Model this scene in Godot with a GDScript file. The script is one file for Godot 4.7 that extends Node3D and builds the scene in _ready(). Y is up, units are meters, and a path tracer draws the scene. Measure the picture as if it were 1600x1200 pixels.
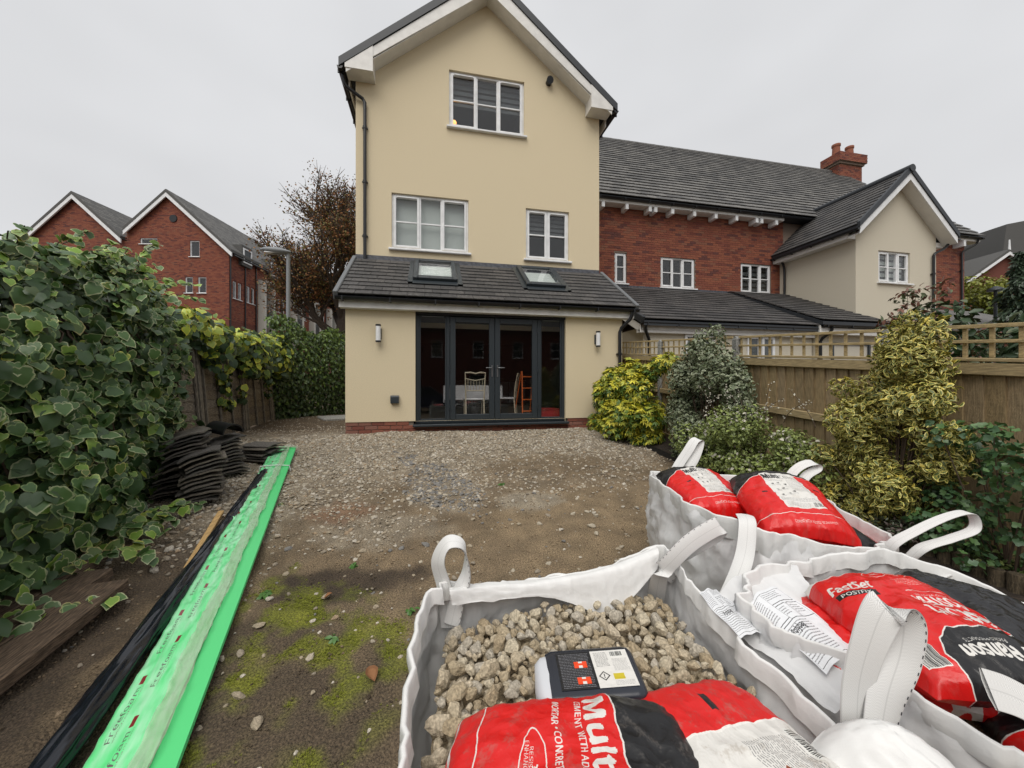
extends Node3D
# Back garden of a rendered house: builders' materials in bulk bags, ivy on the left, fence and shrubs on the right.
# World frame = the house's own frame: x along the back wall, y up, z out into the garden, metres.

const EYE := Vector3(1.537, 1.7, 7.345)
var M := {}
var taken := {}
var rng := RandomNumberGenerator.new()

class MB:
	var v := PackedVector3Array()
	var n := PackedVector3Array()
	var uv := PackedVector2Array()
	var c := PackedColorArray()
	var ix := PackedInt32Array()
	var col := Color.WHITE
	func vert(p: Vector3, nn: Vector3, u := Vector2.ZERO) -> int:
		v.append(p); n.append(nn); uv.append(u); c.append(col)
		return v.size() - 1
	func tri(a: Vector3, b: Vector3, d: Vector3) -> void:
		var nn := (b - a).cross(d - a).normalized()
		var k := vert(a, nn); vert(b, nn); vert(d, nn)
		ix.append_array([k, k + 2, k + 1])
	func quad(a: Vector3, b: Vector3, d: Vector3, e: Vector3) -> void:
		var nn := (d - a).cross(e - b).normalized()
		var k := vert(a, nn, Vector2(0, 1)); vert(b, nn, Vector2(1, 1)); vert(d, nn, Vector2(1, 0)); vert(e, nn, Vector2(0, 0))
		ix.append_array([k, k + 2, k + 1, k, k + 3, k + 2])
	func quad_c(a: Vector3, b: Vector3, d: Vector3, e: Vector3, ca: Color, cb: Color, cd: Color, ce: Color) -> void:
		quad(a, b, d, e)
		var k := c.size() - 4
		c[k] = ca; c[k + 1] = cb; c[k + 2] = cd; c[k + 3] = ce
	func box(lo: Vector3, hi: Vector3, t := Transform3D()) -> void:
		var p := []
		for k in 8:
			p.append(t * Vector3(hi.x if k & 1 else lo.x, hi.y if k & 2 else lo.y, hi.z if k & 4 else lo.z))
		quad(p[4], p[5], p[7], p[6]); quad(p[1], p[0], p[2], p[3]); quad(p[0], p[4], p[6], p[2])
		quad(p[5], p[1], p[3], p[7]); quad(p[6], p[7], p[3], p[2]); quad(p[0], p[1], p[5], p[4])
	func bev(lo: Vector3, hi: Vector3, b: float, t := Transform3D()) -> void:
		# chamfered box: every corner has three vertices, one on each face
		var s := func(k: int, ax: int) -> Vector3:
			var q := Vector3(hi.x if k & 1 else lo.x, hi.y if k & 2 else lo.y, hi.z if k & 4 else lo.z)
			var inn := Vector3(-b if k & 1 else b, -b if k & 2 else b, -b if k & 4 else b)
			if ax != 0: q.x += inn.x
			if ax != 1: q.y += inn.y
			if ax != 2: q.z += inn.z
			return t * q
		var f := [[4, 5, 7, 6, 2], [1, 0, 2, 3, 2], [0, 4, 6, 2, 0], [5, 1, 3, 7, 0], [6, 7, 3, 2, 1], [0, 1, 5, 4, 1]]
		for q in f:
			quad(s.call(q[0], q[4]), s.call(q[1], q[4]), s.call(q[2], q[4]), s.call(q[3], q[4]))
		var mid := t * ((lo + hi) / 2)
		for ax in 3:
			var a1: int = (ax + 1) % 3
			var a2: int = (ax + 2) % 3
			for k in 8:
				if k & (1 << ax): continue
				var k2: int = k | (1 << ax)
				out4(mid, s.call(k, a1), s.call(k2, a1), s.call(k2, a2), s.call(k, a2))
		for k in 8:
			out3(mid, s.call(k, 0), s.call(k, 1), s.call(k, 2))
	func out4(mid: Vector3, a: Vector3, b: Vector3, d: Vector3, e: Vector3) -> void:
		if (d - a).cross(e - b).dot(a + d - 2 * mid) > 0: quad(a, b, d, e)
		else: quad(e, d, b, a)
	func out3(mid: Vector3, a: Vector3, b: Vector3, d: Vector3) -> void:
		if (b - a).cross(d - a).dot(a - mid) > 0: tri(a, b, d)
		else: tri(a, d, b)
	func grid(rows: Array, wrap := false, uvs := []) -> void:
		# rows of points -> smooth surface; normal = along-row x across-rows
		var h: int = rows.size()
		var w: int = rows[0].size()
		var nn := PackedVector3Array()
		nn.resize(w * h)
		for r in h - 1:
			for k in w - 1:
				var a: Vector3 = rows[r][k]
				var b: Vector3 = rows[r][k + 1]
				var d: Vector3 = rows[r + 1][k + 1]
				var e: Vector3 = rows[r + 1][k]
				var q := (d - a).cross(e - b)
				nn[r * w + k] += q; nn[r * w + k + 1] += q; nn[r * w + w + k] += q; nn[r * w + w + k + 1] += q
		if wrap:
			for r in h:
				var s := nn[r * w] + nn[r * w + w - 1]
				nn[r * w] = s; nn[r * w + w - 1] = s
		var base := v.size()
		for r in h:
			for k in w:
				vert(rows[r][k], nn[r * w + k].normalized(), uvs[r][k] if uvs else Vector2(float(k) / (w - 1), float(r) / (h - 1)))
		for r in h - 1:
			for k in w - 1:
				var q := base + r * w + k
				ix.append_array([q, q + w + 1, q + 1, q, q + w, q + w + 1])
	func tube(pts: Array, rad: Array, sides := 8, cap := true) -> void:
		var rows := []
		var up := Vector3.ZERO
		for k in pts.size():
			var d: Vector3 = (pts[mini(k + 1, pts.size() - 1)] - pts[maxi(k - 1, 0)]).normalized()
			if k == 0:
				up = d.cross(Vector3(0.31, 0.17, 0.93)).normalized()
				if up.length() < 0.5: up = d.cross(Vector3.UP).normalized()
			else:
				up = (up - d * up.dot(d)).normalized()
			var s := d.cross(up)
			var row := PackedVector3Array()
			for j in sides + 1:
				var an := TAU * j / sides
				row.append(pts[k] + (up * cos(an) + s * sin(an)) * rad[k])
			rows.append(row)
		grid(rows, true)
		if cap:
			for e in [0, pts.size() - 1]:
				for j in sides:
					var o: Vector3 = pts[e] * 2.0 - pts[1 if e == 0 else e - 1]
					out3(pts[e] * 2.0 - o, pts[e], rows[e][j], rows[e][j + 1])
	func prism(pl: Array, z0: float, z1: float, t := Transform3D()) -> void:
		# polygon (counter-clockwise, x-y) pushed from z0 to z1
		var pp := PackedVector2Array(pl)
		var sum := 0.0
		for k in pp.size(): sum += pp[k].cross(pp[(k + 1) % pp.size()])
		if sum < 0: pp.reverse()
		var q := Geometry2D.triangulate_polygon(pp)
		for k in range(0, q.size(), 3):
			var a := pp[q[k]]; var b := pp[q[k + 1]]; var d := pp[q[k + 2]]
			if (b - a).cross(d - a) < 0:
				var x := b; b = d; d = x
			tri(t * Vector3(a.x, a.y, z1), t * Vector3(b.x, b.y, z1), t * Vector3(d.x, d.y, z1))
			tri(t * Vector3(a.x, a.y, z0), t * Vector3(d.x, d.y, z0), t * Vector3(b.x, b.y, z0))
		for k in pp.size():
			var a := pp[k]; var b := pp[(k + 1) % pp.size()]
			quad(t * Vector3(a.x, a.y, z0), t * Vector3(b.x, b.y, z0), t * Vector3(b.x, b.y, z1), t * Vector3(a.x, a.y, z1))
	func smooth() -> void:
		# one normal for all corners that share a place
		var sum := {}
		for k in v.size():
			var q := (v[k] * 2000.0).round()
			sum[q] = sum.get(q, Vector3.ZERO) + n[k]
		for k in v.size():
			var q := (v[k] * 2000.0).round()
			n[k] = (sum[q] as Vector3).normalized()
	func mesh() -> ArrayMesh:
		var a := []
		a.resize(Mesh.ARRAY_MAX)
		a[Mesh.ARRAY_VERTEX] = v; a[Mesh.ARRAY_NORMAL] = n; a[Mesh.ARRAY_TEX_UV] = uv; a[Mesh.ARRAY_COLOR] = c; a[Mesh.ARRAY_INDEX] = ix
		var m := ArrayMesh.new()
		m.add_surface_from_arrays(Mesh.PRIMITIVE_TRIANGLES, a)
		return m

func numbered(s: String) -> String:
	if not taken.has(s):
		taken[s] = 0
		return s
	taken[s] += 1
	return "%s_%03d" % [s, taken[s]]

func tag(o: Node, label: String, category := "", group := "", kind := "") -> void:
	if label: o.set_meta("label", label)
	if category: o.set_meta("category", category)
	if group: o.set_meta("group", group)
	if kind: o.set_meta("kind", kind)

func thing(called: String, label: String, category: String, at := Vector3.ZERO, turn := 0.0, group := "") -> Node3D:
	var o := Node3D.new()
	o.name = numbered(called)
	add_child(o)
	o.position = at
	o.rotation.y = turn
	tag(o, label, category, group)
	return o

func part(src, called: String, mat: Material, parent: Node, t := Transform3D(), label := "") -> MeshInstance3D:
	var o := MeshInstance3D.new()
	o.mesh = src if src is Mesh else src.mesh()
	o.name = called
	o.material_override = mat
	o.transform = t
	parent.add_child(o, true)
	if label: o.set_meta("label", label)
	return o

func solo(src, called: String, mat: Material, label: String, category: String, group := "", t := Transform3D(), kind := "") -> MeshInstance3D:
	var o := part(src, numbered(called), mat, self, t)
	tag(o, label, category, group, kind)
	return o

func pieces(parent: Node, called: String, unit: Mesh, fam: Dictionary, spots: Array, limit: int, rest_name: String) -> void:
	# spots: [Transform3D, colour index]; the nearest ones become parts, the rest one mass of copies
	var inv := Transform3D()
	if parent is Node3D: inv = (parent as Node3D).transform
	spots.sort_custom(func(a, b): return (inv * a[0].origin).distance_squared_to(EYE) < (inv * b[0].origin).distance_squared_to(EYE))
	for k in mini(limit, spots.size()):
		part(unit, called, fam.mats[spots[k][1] % fam.mats.size()], parent, spots[k][0])
	if spots.size() > limit:
		var rest := spots.slice(limit)
		scatter(parent, rest_name, unit, fam.multi, rest.map(func(s): return s[0]), rest.map(func(s): return fam.colors[s[1] % fam.colors.size()]))

func scatter(parent: Node, called: String, unit: Mesh, mat: Material, xf: Array, cols: Array, stuff := true) -> MultiMeshInstance3D:
	var mm := MultiMesh.new()
	mm.transform_format = MultiMesh.TRANSFORM_3D
	mm.use_colors = true
	mm.mesh = unit
	mm.instance_count = xf.size()
	for k in xf.size():
		mm.set_instance_transform(k, xf[k])
		mm.set_instance_color(k, cols[k])
	var o := MultiMeshInstance3D.new()
	o.multimesh = mm
	o.material_override = mat
	o.name = called
	parent.add_child(o, true)
	if stuff: o.set_meta("kind", "stuff")
	return o

func at(x: float, y: float, z: float) -> Transform3D:
	return Transform3D(Basis(), Vector3(x, y, z))

func turned(x: float, y: float, z: float, rx: float, ry: float, rz: float, s := Vector3.ONE) -> Transform3D:
	return Transform3D(Basis.from_euler(Vector3(rx, ry, rz)).scaled_local(s), Vector3(x, y, z))

func spline(p: Array, per: int, closed := false) -> PackedVector3Array:
	var out := PackedVector3Array()
	var m := p.size()
	for k in (m if closed else m - 1):
		var a: Vector3 = p[(k - 1 + m) % m] if closed or k > 0 else p[0]
		var b: Vector3 = p[k]
		var d: Vector3 = p[(k + 1) % m]
		var e: Vector3 = p[(k + 2) % m] if closed or k + 2 < m else p[m - 1]
		for j in per:
			out.append(b.cubic_interpolate(d, a, e, float(j) / per))
	out.append(p[0] if closed else p[m - 1])
	return out

func ground_y(x: float, z: float) -> float:
	return 0.79 - 0.09 * clampf(z, 0.0, 8.2) + bump(x, z)

var gn := FastNoiseLite.new()
func bump(x: float, z: float) -> float:
	if absf(x - 2.0) > 14.0 or absf(z) > 14.0: return 0.0
	return gn.get_noise_2d(x, z) * 0.045 + gn.get_noise_2d(x * 5.0 + 40, z * 5.0) * 0.016

func pick(a: Array):
	return a[rng.randi() % a.size()]
func noise_tex(freq: float, octaves: int, lo: float, hi: float, sd := 1, size := 512, kind := FastNoiseLite.TYPE_SIMPLEX_SMOOTH) -> NoiseTexture2D:
	var f := FastNoiseLite.new()
	f.noise_type = kind
	f.seed = sd
	f.frequency = freq
	f.fractal_octaves = octaves
	var g := Gradient.new()
	g.set_color(0, Color(lo, lo, lo)); g.set_color(1, Color(hi, hi, hi))
	g.set_offset(0, 0.15); g.set_offset(1, 0.85)
	var t := NoiseTexture2D.new()
	t.width = size; t.height = size
	t.seamless = true
	t.noise = f
	t.color_ramp = g
	return t

func normal_tex(freq: float, octaves: int, strength: float, sd := 1, size := 512) -> NoiseTexture2D:
	var f := FastNoiseLite.new()
	f.noise_type = FastNoiseLite.TYPE_SIMPLEX_SMOOTH
	f.seed = sd
	f.frequency = freq
	f.fractal_octaves = octaves
	var t := NoiseTexture2D.new()
	t.width = size; t.height = size
	t.seamless = true
	t.noise = f
	t.as_normal_map = true
	t.bump_strength = strength
	return t

func crumple_tex(freq: float, strength: float, sd: int) -> NoiseTexture2D:
	# sharp folds of crushed cloth or plastic
	var f := FastNoiseLite.new()
	f.noise_type = FastNoiseLite.TYPE_SIMPLEX_SMOOTH
	f.fractal_type = FastNoiseLite.FRACTAL_RIDGED
	f.seed = sd
	f.frequency = freq
	f.fractal_octaves = 3
	f.domain_warp_enabled = true
	f.domain_warp_amplitude = 25.0
	f.domain_warp_frequency = 0.008
	var t := NoiseTexture2D.new()
	t.width = 1024; t.height = 1024
	t.seamless = true
	t.noise = f
	t.as_normal_map = true
	t.bump_strength = strength
	return t

func mat(color: Color, rough: float, tex: Texture2D = null, scale := Vector3.ONE, nrm: Texture2D = null, nscale := 1.0, world := true) -> StandardMaterial3D:
	var m := StandardMaterial3D.new()
	m.albedo_color = color.linear_to_srgb()
	m.roughness = rough
	m.uv1_triplanar = tex != null or nrm != null
	m.uv1_world_triplanar = world
	m.uv1_scale = scale
	if tex: m.albedo_texture = tex
	if nrm:
		m.normal_enabled = true
		m.normal_texture = nrm
		m.normal_scale = nscale
	return m

func family(colors: Array, rough: float, tex: Texture2D = null, scale := Vector3.ONE, nrm: Texture2D = null, nscale := 1.0) -> Dictionary:
	var mats := []
	for c in colors: mats.append(mat(c, rough, tex, scale, nrm, nscale))
	var w := mat(Color.WHITE, rough, tex, scale, nrm, nscale)
	w.vertex_color_use_as_albedo = true
	return {"mats": mats, "multi": w, "colors": colors}

func leaf_mat(rough := 0.5, back := 0.35) -> StandardMaterial3D:
	var m := StandardMaterial3D.new()
	m.vertex_color_use_as_albedo = true
	m.roughness = rough
	m.backlight_enabled = true
	m.backlight = Color(back, back, back * 0.6)
	return m

func glass(alpha := 0.04, tint := Color(0.1, 0.12, 0.12)) -> StandardMaterial3D:
	var m := StandardMaterial3D.new()
	m.transparency = BaseMaterial3D.TRANSPARENCY_ALPHA
	m.albedo_color = Color(tint.r, tint.g, tint.b, alpha)
	m.roughness = 0.02
	return m

func make_materials() -> void:
	var grain := noise_tex(0.05, 4, 0.80, 1.0, 3)
	var fine := noise_tex(0.16, 3, 0.74, 1.0, 5)
	var blotch := noise_tex(0.012, 5, 0.70, 1.0, 7)
	var ngrain := normal_tex(0.12, 4, 6.0, 9)
	var nrough := normal_tex(0.05, 5, 8.0, 11)
	var nsoft := normal_tex(0.02, 4, 6.0, 12)
	M.grain = grain; M.fine = fine; M.blotch = blotch; M.ngrain = ngrain; M.nrough = nrough
	M.render = mat(Color(0.70, 0.60, 0.415), 0.9, noise_tex(0.05, 6, 0.95, 1.0, 21), Vector3.ONE * 1.7, ngrain, 0.28)
	M.render_old = mat(Color(0.62, 0.57, 0.46), 0.9, noise_tex(0.05, 6, 0.93, 1.0, 22), Vector3.ONE * 1.4, ngrain, 0.28)
	M.white = mat(Color(0.78, 0.79, 0.80), 0.35, noise_tex(0.01, 4, 0.93, 1.0, 23), Vector3.ONE * 0.7)
	M.fascia = mat(Color(0.74, 0.73, 0.70), 0.45, noise_tex(0.012, 5, 0.94, 1.0, 24), Vector3.ONE * 0.6)
	M.anth = mat(Color(0.030, 0.040, 0.048), 0.42, fine, Vector3.ONE * 6.0)
	M.black = mat(Color(0.012, 0.013, 0.015), 0.32, grain, Vector3.ONE * 2.0)
	M.verge = mat(Color(0.030, 0.035, 0.042), 0.5, grain, Vector3.ONE * 2.0)
	M.verge_grey = mat(Color(0.16, 0.17, 0.18), 0.5, grain, Vector3.ONE * 2.0)
	M.lead = mat(Color(0.10, 0.105, 0.125), 0.55, blotch, Vector3.ONE * 1.3, nsoft, 0.6)
	M.glass = glass()
	M.film_white = mat(Color(0.62, 0.70, 0.68), 0.6, grain, Vector3.ONE)
	M.blind = mat(Color(0.56, 0.63, 0.60), 0.8, grain, Vector3.ONE * 3.0)
	M.blind_grey = mat(Color(0.085, 0.10, 0.105), 0.8, grain, Vector3.ONE * 3.0)
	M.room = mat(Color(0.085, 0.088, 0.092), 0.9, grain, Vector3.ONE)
	M.roomfloor = mat(Color(0.24, 0.22, 0.19), 0.5, blotch, Vector3.ONE)
	M.steel = mat(Color(0.32, 0.33, 0.34), 0.35, grain, Vector3.ONE * 4.0)
	M.steel.metallic = 0.9
	M.galv = mat(Color(0.26, 0.28, 0.30), 0.55, grain, Vector3.ONE * 2.0)
	M.tiles = family([Color(0.072, 0.069, 0.068), Color(0.088, 0.084, 0.082), Color(0.060, 0.058, 0.058), Color(0.102, 0.096, 0.092)], 0.62, noise_tex(0.02, 6, 0.66, 1.0, 31), Vector3.ONE * 1.4, ngrain, 0.35)
	M.slates = family([Color(0.155, 0.151, 0.145), Color(0.19, 0.185, 0.176), Color(0.125, 0.123, 0.12), Color(0.22, 0.213, 0.20)], 0.7, noise_tex(0.02, 6, 0.62, 1.0, 32), Vector3.ONE * 0.9, ngrain, 0.4)
	M.bricks = family([Color(0.29, 0.085, 0.05), Color(0.35, 0.112, 0.06), Color(0.22, 0.06, 0.04), Color(0.30, 0.118, 0.07), Color(0.16, 0.052, 0.042)], 0.85, noise_tex(0.06, 4, 0.72, 1.0, 33), Vector3.ONE * 3.0, nrough, 0.5)
	M.plinth = family([Color(0.30, 0.10, 0.065), Color(0.35, 0.125, 0.08), Color(0.26, 0.085, 0.06), Color(0.33, 0.15, 0.11)], 0.9, noise_tex(0.06, 4, 0.70, 1.0, 34), Vector3.ONE * 3.0, nrough, 0.6)
	M.mortar = mat(Color(0.30, 0.25, 0.20), 0.95, fine, Vector3.ONE * 4.0)
	M.mortar_dark = mat(Color(0.27, 0.205, 0.16), 0.95, fine, Vector3.ONE * 4.0)
	M.far_brick = mat(Color(0.25, 0.078, 0.052), 0.9, noise_tex(0.22, 4, 0.5, 1.0, 35), Vector3(0.7, 2.0, 0.7))
	M.far_roof = mat(Color(0.13, 0.128, 0.122), 0.8, noise_tex(0.2, 4, 0.6, 1.0, 36), Vector3(0.7, 1.6, 0.7))
	M.stone_trim = mat(Color(0.62, 0.60, 0.54), 0.8, grain, Vector3.ONE)
	M.clay = mat(Color(0.34, 0.12, 0.07), 0.85, fine, Vector3.ONE * 3.0)
	var wood_v := noise_tex(0.03, 5, 0.76, 1.0, 41)
	M.fence = family([Color(0.375, 0.275, 0.145), Color(0.43, 0.32, 0.17), Color(0.325, 0.24, 0.13), Color(0.40, 0.30, 0.175)], 0.85, wood_v, Vector3(5.0, 0.5, 5.0), ngrain, 0.25)
	M.rail = mat(Color(0.44, 0.34, 0.18), 0.85, wood_v, Vector3(5.0, 5.0, 0.5), ngrain, 0.25)
	M.trellis = mat(Color(0.48, 0.37, 0.19), 0.85, wood_v, Vector3(5.0, 3.0, 0.7), ngrain, 0.25)
	M.old_wood = family([Color(0.27, 0.225, 0.175), Color(0.31, 0.265, 0.21), Color(0.23, 0.19, 0.15), Color(0.285, 0.23, 0.165)], 0.95, noise_tex(0.03, 6, 0.45, 1.0, 42), Vector3(3.0, 5.0, 0.6), nrough, 0.7)
	M.old_post = mat(Color(0.29, 0.255, 0.205), 0.95, noise_tex(0.03, 5, 0.55, 1.0, 43), Vector3(5.0, 0.6, 5.0), nrough, 0.6)
	M.sleeper = mat(Color(0.21, 0.145, 0.095), 0.9, noise_tex(0.03, 6, 0.50, 1.0, 44), Vector3(6.0, 6.0, 0.7), nrough, 0.5)
	M.batten = mat(Color(0.68, 0.44, 0.18), 0.8, wood_v, Vector3(5.0, 5.0, 0.6))
	M.log = mat(Color(0.15, 0.115, 0.07), 0.95, noise_tex(0.03, 6, 0.5, 1.0, 45), Vector3(6.0, 1.0, 6.0), nrough, 0.7)
	M.concrete = mat(Color(0.36, 0.36, 0.34), 0.95, noise_tex(0.03, 6, 0.66, 1.0, 46), Vector3.ONE * 2.0, nrough, 0.5)
	M.concrete_dark = mat(Color(0.15, 0.15, 0.15), 0.95, noise_tex(0.03, 6, 0.6, 1.0, 47), Vector3.ONE * 2.0, nrough, 0.5)
	M.bark = mat(Color(0.075, 0.055, 0.042), 0.95, noise_tex(0.04, 5, 0.55, 1.0, 48), Vector3(2.0, 0.6, 2.0), nrough, 0.8)
	M.twig = mat(Color(0.085, 0.058, 0.04), 0.9)
	M.leaf = leaf_mat(0.44, 0.32)
	M.leaf_dry = leaf_mat(0.8, 0.25)
	M.soil = mat(Color(0.045, 0.032, 0.022), 0.98, blotch, Vector3.ONE, nrough, 1.0)
	M.edging = mat(Color(0.010, 0.010, 0.011), 0.45, grain, Vector3.ONE * 2.0)
	M.stones = family([Color(0.58, 0.51, 0.395), Color(0.49, 0.41, 0.295), Color(0.68, 0.62, 0.52), Color(0.40, 0.34, 0.26), Color(0.27, 0.26, 0.245), Color(0.46, 0.34, 0.22)], 0.92, noise_tex(0.05, 5, 0.66, 1.0, 51), Vector3.ONE * 5.0, nrough, 0.6)
	M.pebbles = family([Color(0.63, 0.53, 0.375), Color(0.55, 0.45, 0.30), Color(0.70, 0.61, 0.45), Color(0.50, 0.40, 0.26), Color(0.66, 0.56, 0.41), Color(0.58, 0.52, 0.42)], 0.92, noise_tex(0.03, 6, 0.62, 1.0, 52), Vector3.ONE * 6.0, nrough, 0.8)
	M.crumple = crumple_tex(0.0028, 26.0, 71)
	M.weave = mat(Color(0.78, 0.785, 0.79), 0.5, weave_image(), Vector3.ONE * 1.1, M.crumple, 0.3)
	M.weave.backlight_enabled = true
	M.weave.backlight = Color(0.5, 0.49, 0.48)
	M.hem = mat(Color(0.78, 0.78, 0.77), 0.5, weave_image(), Vector3.ONE * 1.3, M.crumple, 0.28)
	M.hem.backlight_enabled = true
	M.hem.backlight = Color(0.2, 0.2, 0.2)
	M.strap = mat(Color(0.72, 0.72, 0.71), 0.6, herring_image(), Vector3(2, 3, 1))
	M.strap.uv1_triplanar = false
	M.thread_dark = mat(Color(0.02, 0.02, 0.03), 0.8)
	M.cable = mat(Color(0.018, 0.022, 0.032), 0.2, noise_tex(0.03, 4, 0.5, 1.0, 53), Vector3(6, 6, 0.8))
	M.stack_tile = family([Color(0.15, 0.138, 0.12), Color(0.19, 0.17, 0.142), Color(0.115, 0.106, 0.096), Color(0.21, 0.183, 0.145)], 0.85, noise_tex(0.03, 6, 0.6, 1.0, 55), Vector3.ONE * 3.0, nrough, 0.5)

func weave_image() -> ImageTexture:
	if M.has("weave_tex"): return M.weave_tex
	var im := Image.create(256, 256, false, Image.FORMAT_RGB8)
	var f := FastNoiseLite.new()
	f.frequency = 0.03
	for y in 256:
		for x in 256:
			var v := 0.96 + (0.008 if (x + y) % 2 == 0 else -0.008) + f.get_noise_2d(x * 3.0, y * 0.25) * 0.03
			v = clampf(v, 0.0, 1.0)
			im.set_pixel(x, y, Color(v, v, v))
	M.weave_tex = ImageTexture.create_from_image(im)
	return M.weave_tex

func herring_image() -> ImageTexture:
	var im := Image.create(128, 128, false, Image.FORMAT_RGB8)
	for y in 128:
		for x in 128:
			var k := (x / 32) % 2
			var d := (y + (x % 32) if k == 0 else y + 32 - (x % 32)) % 16
			var v := 0.84 if d < 4 else 1.0
			if x < 5 or x > 122: v = 0.9
			im.set_pixel(x, y, Color(v, v, v))
	return ImageTexture.create_from_image(im)
func wall(mb: MB, x0: float, x1: float, y0: float, top: Callable, holes: Array, breaks: Array, z: float, reveal: float) -> void:
	# a wall facing +z with rectangular holes [xa, ya, xb, yb] and their reveals
	var xs := [x0, x1] + breaks
	for h in holes: xs.append_array([h[0], h[2]])
	xs.sort()
	for k in xs.size() - 1:
		var a: float = xs[k]
		var b: float = xs[k + 1]
		if b - a < 0.0005: continue
		var cuts := []
		for h in holes:
			if h[0] < (a + b) / 2 and h[2] > (a + b) / 2: cuts.append(h)
		cuts.sort_custom(func(p, q): return p[1] < q[1])
		var y := y0
		for h in cuts:
			if h[1] > y: mb.quad(Vector3(a, y, z), Vector3(b, y, z), Vector3(b, h[1], z), Vector3(a, h[1], z))
			y = h[3]
		mb.quad(Vector3(a, y, z), Vector3(b, y, z), Vector3(b, top.call(b), z), Vector3(a, top.call(a), z))
	for h in holes:
		var q := z - reveal
		mb.quad(Vector3(h[0], h[1], z), Vector3(h[0], h[1], q), Vector3(h[0], h[3], q), Vector3(h[0], h[3], z))
		mb.quad(Vector3(h[2], h[1], q), Vector3(h[2], h[1], z), Vector3(h[2], h[3], z), Vector3(h[2], h[3], q))
		mb.quad(Vector3(h[0], h[3], z), Vector3(h[0], h[3], q), Vector3(h[2], h[3], q), Vector3(h[2], h[3], z))
		mb.quad(Vector3(h[0], h[1], q), Vector3(h[0], h[1], z), Vector3(h[2], h[1], z), Vector3(h[2], h[1], q))

func frame_ring(mb: MB, x0: float, y0: float, x1: float, y1: float, w: float, z0: float, z1: float, b := 0.006) -> void:
	mb.bev(Vector3(x0, y0, z0), Vector3(x0 + w, y1, z1), b)
	mb.bev(Vector3(x1 - w, y0, z0), Vector3(x1, y1, z1), b)
	mb.bev(Vector3(x0 + w, y0, z0), Vector3(x1 - w, y0 + w, z1 - 0.0015), b)
	mb.bev(Vector3(x0 + w, y1 - w, z0), Vector3(x1 - w, y1, z1 - 0.0015), b)

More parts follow.
